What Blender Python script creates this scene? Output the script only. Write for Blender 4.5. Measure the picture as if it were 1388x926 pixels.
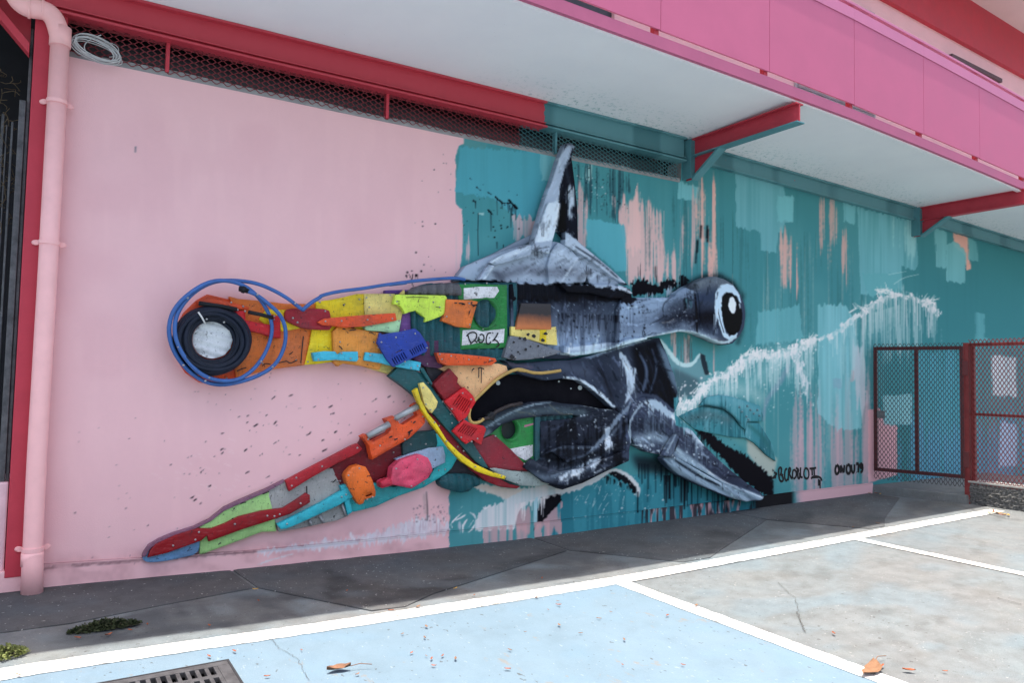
import bpy, bmesh, math, random
import numpy as np
from mathutils import Vector, Matrix

for _o in list(bpy.data.objects): bpy.data.objects.remove(_o)
SC = bpy.context.scene
COL = SC.collection
RNG = np.random.default_rng(7)
random.seed(7)

# ------------------------------------------------------------------ camera
YAW, PIT, ROL, FPX = math.radians(32.68), math.radians(2.97), math.radians(1.17), 980.0
CAMY, CAMZ = -6.248, 1.6
_d = np.array([math.sin(YAW)*math.cos(PIT), math.cos(YAW)*math.cos(PIT), math.sin(PIT)])
_r = np.array([math.cos(YAW), -math.sin(YAW), 0.0]); _u = np.cross(_r, _d)
_c, _s = math.cos(ROL), math.sin(ROL)
CR, CU, CD = _c*_r + _s*_u, -_s*_r + _c*_u, _d
cam = bpy.data.cameras.new('camera'); camo = bpy.data.objects.new('camera', cam); COL.objects.link(camo)
cam.sensor_fit = 'HORIZONTAL'; cam.sensor_width = 36.0; cam.lens = 36.0*FPX/1388.0
cam.clip_start = 0.05; cam.clip_end = 2000
camo.matrix_world = Matrix(((CR[0], CU[0], -CD[0], 0), (CR[1], CU[1], -CD[1], CAMY), (CR[2], CU[2], -CD[2], CAMZ), (0, 0, 0, 1)))
SC.camera = camo

# ------------------------------------------------------------------ light
SUN_TY, SUN_TX = 2.1, 3.0            # degrees the sun leans off the zenith: to the street, to the left
sdir = Vector((-math.tan(math.radians(SUN_TX)), -math.tan(math.radians(SUN_TY)), 1)).normalized()
sun = bpy.data.lights.new('sun', 'SUN'); suno = bpy.data.objects.new('sun', sun); COL.objects.link(suno)
sun.energy = 3.8; sun.angle = math.radians(0.53); sun.color = (1.0, 0.94, 0.84)
suno.rotation_euler = sdir.to_track_quat('Z', 'Y').to_euler(); suno.location = (0, -3, 14)
world = bpy.data.worlds.new('World'); SC.world = world; world.use_nodes = True
wn = world.node_tree.nodes; wl = world.node_tree.links
sky = wn.new('ShaderNodeTexSky'); sky.sky_type = 'NISHITA'; sky.sun_disc = False
sky.sun_elevation = math.asin(sdir.z); sky.sun_rotation = math.atan2(sdir.x, sdir.y)
sky.air_density = 1.0; sky.dust_density = 6.0; sky.ozone_density = 0.3
bgn = wn['Background']; bgn.inputs['Strength'].default_value = 0.15
wl.new(sky.outputs[0], bgn.inputs['Color'])
SC.view_settings.view_transform = 'Standard'; SC.view_settings.look = 'None'
SC.view_settings.gamma = 1.0; SC.view_settings.use_curve_mapping = False
SC.view_settings.exposure = 1.37
SC.cycles.max_bounces = 8; SC.cycles.diffuse_bounces = 5

# ------------------------------------------------------------------ photo pixel <-> place
def ray(px, py):
    px = np.asarray(px, float); py = np.asarray(py, float)
    a = (px-694)/FPX; b = -(py-463)/FPX
    return a[..., None]*CR + b[..., None]*CU + CD
def W(px, py, y=0.0):
    r = ray(px, py); t = (y-CAMY)/r[..., 1]
    return np.stack([r[..., 0]*t, np.zeros_like(t)+y, r[..., 2]*t+CAMZ], -1)
def XP(px, py, x):                     # on a plane of constant x
    r = ray(px, py); t = x/r[..., 0]
    return np.stack([np.zeros_like(t)+x, r[..., 1]*t+CAMY, r[..., 2]*t+CAMZ], -1)
def proj(P):
    P = np.asarray(P, float) - np.array([0, CAMY, CAMZ])
    z = P@CD
    return 694+FPX*(P@CR)/z, 463-FPX*(P@CU)/z
_gx = np.array([-40, -3, -0.6, 0.1, 1.5, 2.8, 4.1, 6.3, 8.6, 10.4, 14, 60.])
_gz = np.array([.045, .045, .042, .036, -.004, -.028, -.040, -.026, -.004, .010, .014, .014])
_xs = np.linspace(-40, 60, 4001); _zs = np.interp(_xs, _gx, _gz)
_k = np.ones(25)/25
_zs = np.convolve(np.pad(_zs, 12, 'edge'), _k, 'valid')
def gz(x): return np.interp(x, _xs, _zs)
def G(px, py, dz=0.0):
    r = ray(px, py); z = 0.0
    for _ in range(12):
        t = (z+dz-CAMZ)/r[..., 2]; z = gz(r[..., 0]*t)
    return np.stack([r[..., 0]*t, r[..., 1]*t+CAMY, r[..., 2]*t+CAMZ], -1)
def crop(x0, y0, s):
    return lambda pts: [(x0+a*s, y0+b*s) for a, b in pts]

def s2l(c):
    c = np.asarray(c, float)/255.0
    return np.where(c <= 0.04045, c/12.92, ((c+0.055)/1.055)**2.4)

# ------------------------------------------------------------------ materials
def nodes(name):
    m = bpy.data.materials.new(name); m.use_nodes = True
    nt = m.node_tree; b = nt.nodes['Principled BSDF']
    return m, nt, b
def N(nt, t, **k):
    n = nt.nodes.new(t)
    for a, v in k.items():
        if a in n.inputs: n.inputs[a].default_value = v
        else: setattr(n, a, v)
    return n
def mixc(nt, fac, a, b, blend='MIX'):
    n = nt.nodes.new('ShaderNodeMix'); n.data_type = 'RGBA'; n.blend_type = blend; n.clamp_result = True
    for sock, v in ((n.inputs[0], fac), (n.inputs[6], a), (n.inputs[7], b)):
        if hasattr(v, 'is_linked') or isinstance(v, bpy.types.NodeSocket): nt.links.new(v, sock)
        elif isinstance(v, (int, float)): sock.default_value = v
        else: sock.default_value = (v[0], v[1], v[2], 1)
    return n.outputs[2]
def ramp(nt, src, stops):
    n = nt.nodes.new('ShaderNodeValToRGB'); e = n.color_ramp.elements
    while len(e) < len(stops): e.new(0.5)
    for i, (p, c) in enumerate(stops):
        e[i].position = p; e[i].color = (c, c, c, 1) if isinstance(c, (int, float)) else (*c, 1)
    nt.links.new(src, n.inputs[0]); return n.outputs[0]
def noise(nt, scale, detail=4, rough=.6, vec=None, dist=0.0):
    n = N(nt, 'ShaderNodeTexNoise'); n.inputs['Scale'].default_value = scale
    n.inputs['Detail'].default_value = detail; n.inputs['Roughness'].default_value = rough
    n.inputs['Distortion'].default_value = dist
    if vec is not None: nt.links.new(vec, n.inputs['Vector'])
    return n.outputs[0]
def pos(nt, sc=(1, 1, 1)):
    g = nt.nodes.new('ShaderNodeNewGeometry'); m = nt.nodes.new('ShaderNodeMapping')
    m.inputs['Scale'].default_value = sc; nt.links.new(g.outputs['Position'], m.inputs['Vector'])
    return m.outputs[0]
def bump(nt, b, h, strength, dist=.01):
    n = nt.nodes.new('ShaderNodeBump'); n.inputs['Strength'].default_value = strength
    n.inputs['Distance'].default_value = dist
    nt.links.new(h, n.inputs['Height']); nt.links.new(n.outputs[0], b.inputs['Normal'])
MATS = {}
def paintmat(name, col, rough=.55, var=.12, bmp=.15, scale=6, spec=.35, metal=0.0, specks=0.0, speckcol=(.02, .02, .025)):
    """plain painted or plastic surface: slight mottling, wear and fine relief; col is linear"""
    if name in MATS: return MATS[name]
    m, nt, b = nodes(name); v = pos(nt)
    col = np.asarray(col, float)
    n1 = noise(nt, scale, 6, .65, v); n2 = noise(nt, scale*9, 3, .6, v)
    c = mixc(nt, ramp(nt, n1, [(.3, 0.0), (.7, 1.0)]), tuple(np.clip(col*(1-var), 0, 1)), tuple(np.clip(col*(1+var*.8)+.004, 0, 1)))
    if specks:
        sp = noise(nt, 30, 5, .72, v, .8)
        c = mixc(nt, ramp(nt, sp, [(.635-.02*specks, 0.0), (.648-.02*specks, .9)]), c, speckcol)
        dr = noise(nt, 3.2, 5, .7, v)
        c = mixc(nt, ramp(nt, dr, [(.46, 0.0), (.72, .55*specks)]), c, (.06, .055, .06))
        sc = noise(nt, 7, 4, .65, pos(nt, (2.2, 2.2, 11)), .4)
        c = mixc(nt, ramp(nt, sc, [(.575, 0.0), (.64, .35*specks)]), c, tuple(np.clip(col*1.25+.10, 0, .9)))
        sd = noise(nt, 9, 4, .65, pos(nt, (9, 9, 1.6)), .3)
        c = mixc(nt, ramp(nt, sd, [(.555, 0.0), (.66, .45*specks)]), c, tuple(col*.35+.01))
    nt.links.new(c, b.inputs['Base Color'])
    rr = nt.nodes.new('ShaderNodeMapRange'); rr.inputs['To Min'].default_value = max(rough-.12, .05); rr.inputs['To Max'].default_value = min(rough+.15, 1)
    nt.links.new(n1, rr.inputs['Value']); nt.links.new(rr.outputs[0], b.inputs['Roughness'])
    b.inputs['Specular IOR Level'].default_value = spec; b.inputs['Metallic'].default_value = metal
    if bmp: bump(nt, b, n2, bmp, .004)
    MATS[name] = m; return m
def attrmat(name, rough=.6, bmp=.25, bscale=60, var=.10, spec=.3, specks=0.0):
    """surface that carries its paint in the colour attribute 'paint'"""
    if name in MATS: return MATS[name]
    m, nt, b = nodes(name); v = pos(nt)
    a = nt.nodes.new('ShaderNodeAttribute'); a.attribute_name = 'paint'
    n1 = noise(nt, 2.3, 6, .65, v); n2 = noise(nt, bscale, 4, .6, v); n3 = noise(nt, 24, 3, .6, v)
    f = nt.nodes.new('ShaderNodeMapRange'); f.inputs['To Min'].default_value = 1-var; f.inputs['To Max'].default_value = 1+var
    nt.links.new(n1, f.inputs['Value'])
    f2 = nt.nodes.new('ShaderNodeMapRange'); f2.inputs['To Min'].default_value = 1-var*.5; f2.inputs['To Max'].default_value = 1+var*.5
    nt.links.new(n3, f2.inputs['Value'])
    mu = nt.nodes.new('ShaderNodeMath'); mu.operation = 'MULTIPLY'; nt.links.new(f.outputs[0], mu.inputs[0]); nt.links.new(f2.outputs[0], mu.inputs[1])
    c = mixc(nt, 1.0, a.outputs['Color'], mu.outputs[0], 'MULTIPLY')
    if specks:
        sp = noise(nt, 45, 2, .5, v)
        c = mixc(nt, ramp(nt, sp, [(.70, 0.0), (.715, .85*specks)]), c, (.55, .6, .64))
    nt.links.new(c, b.inputs['Base Color'])
    b.inputs['Roughness'].default_value = rough; b.inputs['Specular IOR Level'].default_value = spec
    bump(nt, b, n2, bmp, .004)
    MATS[name] = m; return m
def flat(name, col, rough=.6, spec=.3, metal=0.0, **k): return paintmat(name, col, rough, spec=spec, metal=metal, **k)

# ------------------------------------------------------------------ objects
def tag(o, label=None, cat=None, group=None, kind=None):
    for k, v in (('label', label), ('category', cat), ('group', group), ('kind', kind)):
        if v: o[k] = v
    return o
def adopt(o, parent):
    if parent is not None:
        o.parent = parent
        q = parent; off = Vector((0, 0, 0))
        # parts keep their world coordinates
        o.matrix_parent_inverse = Matrix.Translation(-Vector(parent['_base'])) if '_base' in parent else Matrix.Identity(4)
    return o
def empty(name, loc, label, cat, group=None):
    o = bpy.data.objects.new(name, None); COL.objects.link(o); o.location = loc; o['_base'] = tuple(float(a) for a in loc)
    o.empty_display_size = .1
    return tag(o, label, cat, group)
def mk(name, verts, faces, mat, parent=None, smooth=False, label=None, kind=None):
    me = bpy.data.meshes.new(name); me.from_pydata([tuple(map(float, v)) for v in verts], [], faces); me.update()
    if mat: me.materials.append(mat)
    if smooth: me.polygons.foreach_set('use_smooth', [True]*len(me.polygons))
    o = bpy.data.objects.new(name, me); COL.objects.link(o); adopt(o, parent)
    return tag(o, label, kind=kind)
def frombm(name, bm, mat, parent=None, label=None, kind=None):
    me = bpy.data.meshes.new(name); bm.to_mesh(me); bm.free()
    if mat: me.materials.append(mat)
    o = bpy.data.objects.new(name, me); COL.objects.link(o); adopt(o, parent)
    return tag(o, label, kind=kind)
def hexa(name, c8, mat, parent=None, bev=0.0, label=None, kind=None):
    """box from 8 corners: 4 of the bottom, 4 of the top in the same order"""
    bm = bmesh.new(); v = [bm.verts.new(tuple(map(float, p))) for p in c8]
    for f in ((3, 2, 1, 0), (4, 5, 6, 7), (0, 1, 5, 4), (1, 2, 6, 5), (2, 3, 7, 6), (3, 0, 4, 7)): bm.faces.new([v[i] for i in f])
    bmesh.ops.recalc_face_normals(bm, faces=bm.faces)
    if bev: bmesh.ops.bevel(bm, geom=bm.edges[:], offset=bev, segments=2, affect='EDGES', profile=.6)
    return frombm(name, bm, mat, parent, label, kind)
def box(name, x0, x1, y0, y1, z0, z1, mat, parent=None, bev=.004, label=None, kind=None):
    return hexa(name, [(x0, y0, z0), (x1, y0, z0), (x1, y1, z0), (x0, y1, z0), (x0, y0, z1), (x1, y0, z1), (x1, y1, z1), (x0, y1, z1)], mat, parent, bev, label, kind)
def chaikin(p, n, closed=True):
    p = np.asarray(p, float)
    for _ in range(n):
        q = np.roll(p, -1, 0) if closed else p[1:]
        a = p if closed else p[:-1]
        r = np.empty((2*len(a), p.shape[1])); r[0::2] = .75*a+.25*q; r[1::2] = .25*a+.75*q
        if not closed: r = np.vstack([p[:1], r, p[-1:]])
        p = r
    return p
def tubedata(pts, r, n=8, closed=False, caps=True):
    P = np.asarray(pts, float); m = len(P); rr = np.broadcast_to(np.asarray(r, float), (m,))
    T = np.empty_like(P)
    if closed: T = np.roll(P, -1, 0)-np.roll(P, 1, 0)
    else: T[1:-1] = P[2:]-P[:-2]; T[0] = P[1]-P[0]; T[-1] = P[-1]-P[-2]
    T /= np.linalg.norm(T, axis=1)[:, None]+1e-12
    u = np.cross(T[0], [0, 1, 0.01]); u = u/np.linalg.norm(u) if np.linalg.norm(u) > 1e-3 else np.array([1., 0, 0])
    V = []; F = []
    for i in range(m):
        u = u-T[i]*(u@T[i]); u /= np.linalg.norm(u); w = np.cross(T[i], u)
        for k in range(n):
            a = 2*math.pi*k/n; V.append(P[i]+rr[i]*(math.cos(a)*u+math.sin(a)*w))
    L = m if closed else m-1
    for i in range(L):
        j = (i+1) % m
        for k in range(n):
            k2 = (k+1) % n; F.append((i*n+k, i*n+k2, j*n+k2, j*n+k))
    if caps and not closed: F.append(tuple(range(n))[::-1]); F.append(tuple((m-1)*n+k for k in range(n)))
    return V, F
def tube(name, pts, r, mat, parent=None, n=8, closed=False, label=None, kind=None):
    V, F = tubedata(pts, r, n, closed)
    return mk(name, V, F, mat, parent, True, label, kind)
def gridmesh(name, X, Y, Z, mat, parent=None, label=None, kind=None, paint=None, smooth=True):
    """sheet from 2-D coordinate arrays, optional colour per vertex"""
    h, w = X.shape
    me = bpy.data.meshes.new(name); nv = h*w; nf = (h-1)*(w-1)
    co = np.stack([X, Y, Z], -1).reshape(-1).astype(np.float32)
    idx = np.arange(nv).reshape(h, w)
    q = np.stack([idx[:-1, :-1], idx[:-1, 1:], idx[1:, 1:], idx[1:, :-1]], -1).reshape(-1).astype(np.int32)
    me.vertices.add(nv); me.vertices.foreach_set('co', co)
    me.loops.add(nf*4); me.loops.foreach_set('vertex_index', q)
    me.polygons.add(nf); me.polygons.foreach_set('loop_start', np.arange(0, nf*4, 4, dtype=np.int32))
    me.polygons.foreach_set('loop_total', np.full(nf, 4, np.int32))
    me.update(calc_edges=True)
    me.polygons.foreach_set('use_smooth', np.full(nf, smooth))
    setpaint(me, paint)
    if mat: me.materials.append(mat)
    o = bpy.data.objects.new(name, me); COL.objects.link(o); adopt(o, parent)
    return tag(o, label, kind=kind)
def setpaint(me, rgb):
    if rgb is None: return
    a = me.attributes.new('paint', 'FLOAT_COLOR', 'POINT')
    rgb = np.asarray(rgb, np.float32).reshape(-1, 3)
    a.data.foreach_set('color', np.concatenate([rgb, np.ones((len(rgb), 1), np.float32)], 1).reshape(-1))

# ------------------------------------------------------------------ paint on the mural (albedo only), laid out in photo pixels
CH, CWD = 926, 1400
YY, XX = np.mgrid[0:CH, 0:CWD].astype(np.float32)
_nc = {}
def vnoise(sx, sy, seed=0):
    key = (sx, sy, seed)
    if key in _nc: return _nc[key]
    r = np.random.default_rng(1000+seed)
    gh, gw = int(CH/sy)+4, int(CWD/sx)+4
    g = r.random((gh, gw)).astype(np.float32)
    fy = np.arange(CH)/sy; fx = np.arange(CWD)/sx
    iy = fy.astype(int); ix = fx.astype(int); ty = (fy-iy); tx = (fx-ix)
    ty = (ty*ty*(3-2*ty))[:, None]; tx = (tx*tx*(3-2*tx))[None]
    a = g[iy][:, ix]; b = g[iy][:, ix+1]; c = g[iy+1][:, ix]; d = g[iy+1][:, ix+1]
    o = ((a*(1-tx)+b*tx)*(1-ty)+(c*(1-tx)+d*tx)*ty).astype(np.float32)
    _nc[key] = o; return o
def boxblur1(m, r, ax):
    if r < 1: return m
    r = int(r); p = [(0, 0), (0, 0)]; p[ax] = (r+1, r)
    c = np.cumsum(np.pad(m, p, 'edge'), ax, dtype=np.float64)
    n = m.shape[ax]
    hi = np.take(c, np.arange(2*r+1, 2*r+1+n), ax); lo = np.take(c, np.arange(0, n), ax)
    return ((hi-lo)/(2*r+1)).astype(np.float32)
def blur(m, rx, ry=None):
    ry = rx if ry is None else ry
    for _ in range(2): m = boxblur1(boxblur1(m, rx, 1), ry, 0)
    return m
def sstep(a, b, x):
    t = np.clip((x-a)/(b-a), 0, 1); return t*t*(3-2*t)
def inpoly(x, y, pts):
    r = np.zeros(x.shape, bool); n = len(pts)
    for i in range(n):
        x1, y1 = pts[i]; x2, y2 = pts[(i+1) % n]
        if y1 == y2: continue
        c = ((y1 > y) != (y2 > y)) & (x < (x2-x1)*(y-y1)/(y2-y1)+x1)
        r ^= c
    return r
def poly(pts, jx=.6, jy=.8, nx=3, ny=3, seed=0, soft=0, sm=0):
    pts = chaikin(pts, sm) if sm else np.asarray(pts, float)
    m = 14+int(max(jx, jy)*2)
    x0 = max(int(pts[:, 0].min())-m, 0); x1 = min(int(pts[:, 0].max())+m, CWD)
    y0 = max(int(pts[:, 1].min())-m, 0); y1 = min(int(pts[:, 1].max())+m, CH)
    out = np.zeros((CH, CWD), np.float32)
    if x1 <= x0 or y1 <= y0: return out
    sl = (slice(y0, y1), slice(x0, x1))
    xx = XX[sl]+(vnoise(nx, ny, seed % 2)[sl]-.5)*2*jx; yy = YY[sl]+(vnoise(nx, ny, seed % 2+50)[sl]-.5)*2*jy
    acc = np.zeros(xx.shape, np.float32)
    for dx, dy in ((-.25, -.25), (.25, -.25), (-.25, .25), (.25, .25)): acc += inpoly(xx+dx, yy+dy, pts)
    out[sl] = acc/4
    return blur(out, soft) if soft else out
class Canvas:
    def __init__(s, col): s.a = np.empty((CH, CWD, 3), np.float32); s.a[:] = col
    def lay(s, m, col, al=1.0):
        r = np.flatnonzero(m.any(1)); c = np.flatnonzero(m.any(0))
        if not len(r): return
        sl = (slice(r[0], r[-1]+1), slice(c[0], c[-1]+1))
        s.a[sl] += (np.asarray(col, np.float32)-s.a[sl])*(m[sl]*al)[..., None]
    def fill(s, pts, col, al=1.0, **k): s.lay(poly(pts, **k), col, al)
    def brush(s, pts, col, al=.95, rag=4, streak=.35, seed=0, sm=0):
        m = poly(pts, 1.2, rag, 2.2, 14, seed, sm=sm)
        st = 1-streak*vnoise(2, 70, 3)*vnoise(9, 120, 5)*2
        s.lay(m*np.clip(st, 0, 1), col, al)
    def streaks(s, pts, col, dens=.5, al=.9, seed=0, w=2.2, ln=70, soft=7):
        m = poly(pts, 3, 12, 3, 20, seed); m = blur(m, 2, soft)
        n = .34*vnoise(w*.6, ln*1.2, seed % 3)+.34*vnoise(w*1.4, ln*1.6, seed % 3+4)+.32*vnoise(w*4, ln*2, seed % 3+8)+.08*(vnoise(2, 3, 9)-.5)
        n = np.clip((n-.5)*1.75+.5, 0, 1)
        s.lay(sstep(1-dens-.16+(1-m)*.6, 1-dens+.12+(1-m)*.6, n)*(m > .02), col, al)
    def _seg(s, p, q, pad):
        x0 = max(int(min(p[0], q[0])-pad), 0); x1 = min(int(max(p[0], q[0])+pad)+2, CWD)
        y0 = max(int(min(p[1], q[1])-pad), 0); y1 = min(int(max(p[1], q[1])+pad)+2, CH)
        if x1 <= x0 or y1 <= y0: return None
        sl = (slice(y0, y1), slice(x0, x1)); dx, dy = q[0]-p[0], q[1]-p[1]; L = dx*dx+dy*dy+1e-9
        t = np.clip(((XX[sl]-p[0])*dx+(YY[sl]-p[1])*dy)/L, 0, 1)
        return sl, np.hypot(XX[sl]-p[0]-t*dx, YY[sl]-p[1]-t*dy), t
    def stroke(s, pts, w, col, al=1.0, soft=.8, jit=0.0, seed=0, sm=0):
        pts = chaikin(pts, sm or (2 if len(pts) > 2 else 0), False) if (sm or len(pts) > 2) else np.asarray(pts, float)
        n = len(pts); ws = np.interp(np.linspace(0, 1, n), np.linspace(0, 1, np.size(w)), np.atleast_1d(w))
        m = np.zeros((CH, CWD), np.float32); mx = ws.max()
        for i in range(n-1):
            r = s._seg(pts[i], pts[i+1], mx+soft*3+jit+3)
            if r is None: continue
            sl, d, t = r; ww = (ws[i]*(1-t)+ws[i+1]*t)/2
            if jit: d = d+(vnoise(2, 5, seed)[sl]-.5)*2*jit
            m[sl] = np.maximum(m[sl], np.clip((ww-d)/soft+.5, 0, 1))
        if jit > 2.4: m *= .30+.70*sstep(.30, .62, .6*vnoise(3, 5, 2)+.4*vnoise(1.5, 2.5, 3))
        s.lay(m, col, al); return m
    def spray(s, pts, w, col, al=.8):
        pts = np.asarray(pts, float); m = np.zeros((CH, CWD), np.float32)
        if len(pts) == 1: pts = np.vstack([pts, pts+.01])
        for p, q in zip(pts[:-1], pts[1:]):
            r = s._seg(p, q, w*2.2)
            if r is None: continue
            sl, d, t = r; m[sl] = np.maximum(m[sl], np.exp(-(d/w)**2*1.6))
        s.lay(m*(.85+.3*(vnoise(2, 2, 3)-.5)), col, al)
    def drips(s, pts, n, lmin, lmax, col, w=(.8, 1.8), al=.85, seed=0):
        r = np.random.default_rng(seed+99); pts = np.asarray(pts, float)
        c = np.r_[0, np.cumsum(np.hypot(*np.diff(pts, axis=0).T))]
        for t in r.random(n)*c[-1]:
            x = np.interp(t, c, pts[:, 0]); y = np.interp(t, c, pts[:, 1]); L = lmin+(lmax-lmin)*r.random()**2
            ww = r.uniform(*w); a = al*r.uniform(.5, 1)
            q = s._seg((x, y), (x+r.uniform(-.4, .4), y+L), 4)
            if q is None: continue
            sl, d, tt = q; m = np.clip((ww*(1-.35*tt)/2-d)/.8+.5, 0, 1)*a
            s.a[sl] += (np.asarray(col, np.float32)-s.a[sl])*m[..., None]
    def dots(s, pts, n, rmin, rmax, col, al=.95, seed=0, ang=None, el=1.0):
        """paint spatter inside a polygon; ang stretches the drops into flicks"""
        r = np.random.default_rng(seed+499); P = np.asarray(pts, float); lo, hi = P.min(0), P.max(0); k = 0
        while k < n:
            x, y = r.uniform(lo, hi)
            if not inpoly(np.array([x]), np.array([y]), P)[0]: k += .2; continue
            k += 1; rad = rmin+(rmax-rmin)*r.random()**3
            if ang is None: q = s._seg((x, y), (x+.01, y+.01), rad+2)
            else:
                L = rad*el*r.uniform(.5, 1.5); a = math.radians(ang+r.uniform(-15, 15))
                q = s._seg((x, y), (x+L*math.cos(a), y-L*math.sin(a)), rad+2)
            if q is None: continue
            sl, d, t = q; m = np.clip((rad-d)/.8+.5, 0, 1)*al
            s.a[sl] += (np.asarray(col, np.float32)-s.a[sl])*m[..., None]
    def dabs(s, pts, n, L, wd, ang, lo, hi, seed=0, al=.8, tint=(0, 0, 0)):
        """short dry brush marks, lighter or darker than the paint they cross"""
        r = np.random.default_rng(seed+777); P = np.asarray(pts, float); a0, a1 = P.min(0), P.max(0); k = 0
        while k < n:
            x, y = r.uniform(a0, a1)
            if not inpoly(np.array([x]), np.array([y]), P)[0]: k += .2; continue
            k += 1; a = math.radians(ang+r.normal(0, 14)); l = L*r.uniform(.4, 1.6); w_ = wd*r.uniform(.5, 1.5)
            c = np.clip(s.a[int(min(y, CH-1)), int(min(x, CWD-1))]*r.uniform(lo, hi)+np.asarray(tint)*r.random()+r.uniform(-8, 14), 8, 228)
            q = s._seg((x, y), (x+l*math.cos(a), y-l*math.sin(a)), w_+4)
            if q is None: continue
            sl, d, t = q; d = d+(vnoise(2, 2, 1)[sl]-.5)*w_*.9; m = np.clip((w_*(1-.6*t)/2-d)/.7+.5, 0, 1)*al*r.uniform(.4, 1)
            s.a[sl] += (np.asarray(c, np.float32)-s.a[sl])*m[..., None]
    def sample(s, P, gain, deep=.012):
        u, v = proj(P); u = np.clip(u, 0, CWD-2.01); v = np.clip(v, 0, CH-2.01)
        iu = u.astype(int); iv = v.astype(int); fu = (u-iu)[..., None]; fv = (v-iv)[..., None]
        a = s.a
        c = (a[iv, iu]*(1-fu)+a[iv, iu+1]*fu)*(1-fv)+(a[iv+1, iu]*(1-fu)+a[iv+1, iu+1]*fu)*fv
        l = s2l(c); return np.clip(l*gain*((l+.002)/(l+deep)), 0.003, .86)

GAIN = np.array([1.29, 1.165, 1.045])
PINK = (212, 178, 189); TEAL = (66, 130, 141); LTEAL = (108, 174, 187); BTEAL = (74, 148, 168); BLACK = (20, 20, 27); WHITE = (205, 213, 224)
cA = crop(600, 180, .2375); c9 = crop(900, 180, .3516); cR = crop(1000, 370, .3563); cT = crop(840, 450, .27)
cB = crop(560, 600, .1512); cF = crop(760, 200, .216); cP = crop(840, 520, .1943); cE = crop(840, 360, .1511)
c6 = crop(350, 620, .3305); cL = crop(560, 560, .245); cS = crop(1035, 615, .10807)
wallc = Canvas(PINK)
def paint_wall():
    w = wallc
    w.lay(sstep(.5, .9, vnoise(70, 45, 5)), (206, 169, 181), .45); w.lay(sstep(.55, .9, vnoise(12, 60, 6)), (218, 186, 195), .22)
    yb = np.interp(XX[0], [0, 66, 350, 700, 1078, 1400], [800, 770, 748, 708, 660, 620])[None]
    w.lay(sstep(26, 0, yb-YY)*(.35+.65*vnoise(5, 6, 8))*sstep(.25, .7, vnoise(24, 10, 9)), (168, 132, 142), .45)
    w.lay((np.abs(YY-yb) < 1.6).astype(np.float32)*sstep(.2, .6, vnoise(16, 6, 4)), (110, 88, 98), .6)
    # --- teal field, its ragged left edge
    T = [(629, 176), (629, 196), (622, 198), (618, 209), (617, 277), (626, 284), (627, 335), (622, 380), (640, 500), (609, 640), (609, 760), (1400, 760), (1400, 150), (629, 150)]
    w.lay(poly(T, 1.5, 3, 3, 9, 1), TEAL)
    w.lay(sstep(1120, 1300, XX)*poly(T), (58, 122, 132), .8)
    w.lay(poly(T)*sstep(.45, .8, vnoise(30, 70, 11))*.5, (86, 148, 157), .6)
    w.lay(poly(T)*sstep(.6, .95, vnoise(4, 130, 12))*.5, (54, 114, 124), .35)
    # --- left block
    w.brush(cA([(95, 75), (555, 110), (700, 125), (560, 500), (400, 470), (300, 375), (70, 340), (95, 120)]), BTEAL, .95, 3, .2, 21)
    w.brush(cA([(118, 5), (260, 40), (240, 95), (118, 75)]), (78, 132, 140), .9, 3, .3, 22)
    w.brush(cA([(555, 95), (690, 120), (640, 265), (565, 275)]), (112, 172, 184), .9, 3, .3, 23)
    w.brush(cA([(398, 465), (440, 480), (545, 500), (515, 570), (470, 600), (408, 625)]), PINK, .9, 8, .6, 24)
    w.streaks(cA([(70, 560), (150, 600), (165, 700), (80, 840)]), (200, 178, 188), .5, .8, 25)
    w.fill(cA([(205, 455), (238, 455), (236, 470), (206, 466)]), (150, 185, 190), .8)
    for a, b, wd in (((300, 365), (340, 402), 7), ((340, 400), (385, 402), 4), ((380, 385), (420, 432), 8), ((395, 400), (424, 430), 7), ((258, 440), (286, 466), 5), ((196, 310), (216, 328), 4), ((250, 335), (275, 350), 3), ((176, 385), (192, 402), 3)):
        p, q = cA([a, b]); w.stroke([p, q], [wd*.3, wd*.55, wd*.3], BLACK, 1, .8, .8, 5)
    w.drips(cA([(305, 375), (420, 430)]), 9, 6, 22, BLACK, (.7, 1.5), .9, 1)
    for x, y0, y1 in ((202, 460, 700), (276, 450, 560), (310, 625, 660), (346, 640, 665), (390, 430, 540), (188, 390, 430)):
        w.stroke(cA([(x, y0), (x, y1)]), [1.3, .8], BLACK, .8)
    w.dots(cA([(150, 200), (450, 350), (450, 660), (100, 660)]), 40, .4, 1.2, BLACK, .9, 2)
    # --- right of the fin: streaked black, white and bare pink
    w.streaks(cF([(75, 55), (420, 130), (440, 260), (330, 470), (110, 420), (90, 200)]), (42, 72, 84), .50, .85, 31, 1.6, 50)
    w.streaks(cF([(75, 55), (300, 110), (300, 190), (100, 230)]), (150, 195, 200), .34, .9, 32, 1.4, 40)
    w.streaks(cF([(100, 210), (165, 240), (168, 660), (105, 640)]), (190, 168, 176), .62, .9, 33, 2, 60)
    w.streaks(cF([(250, 300), (340, 330), (345, 490), (290, 480)]), BLACK, .4, .8, 34, 1.8, 60)
    w.streaks(cF([(335, 360), (440, 330), (480, 290), (620, 380), (640, 560), (720, 650), (730, 850), (430, 850), (400, 600)]), (206, 178, 182), .74, .95, 35, 2.4, 60)
    w.streaks(cF([(430, 330), (490, 280), (500, 660), (410, 640)]), (214, 184, 187), .75, .95, 36, 3, 80)
    w.brush(cF([(163, 450), (240, 452), (300, 470), (407, 490), (420, 772), (340, 772), (165, 620)]), (84, 158, 176), .97, 2, .12, 37)
    w.dots(cF([(80, 60), (420, 130), (420, 420), (100, 400)]), 70, .3, .9, BLACK, .8, 3)
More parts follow.
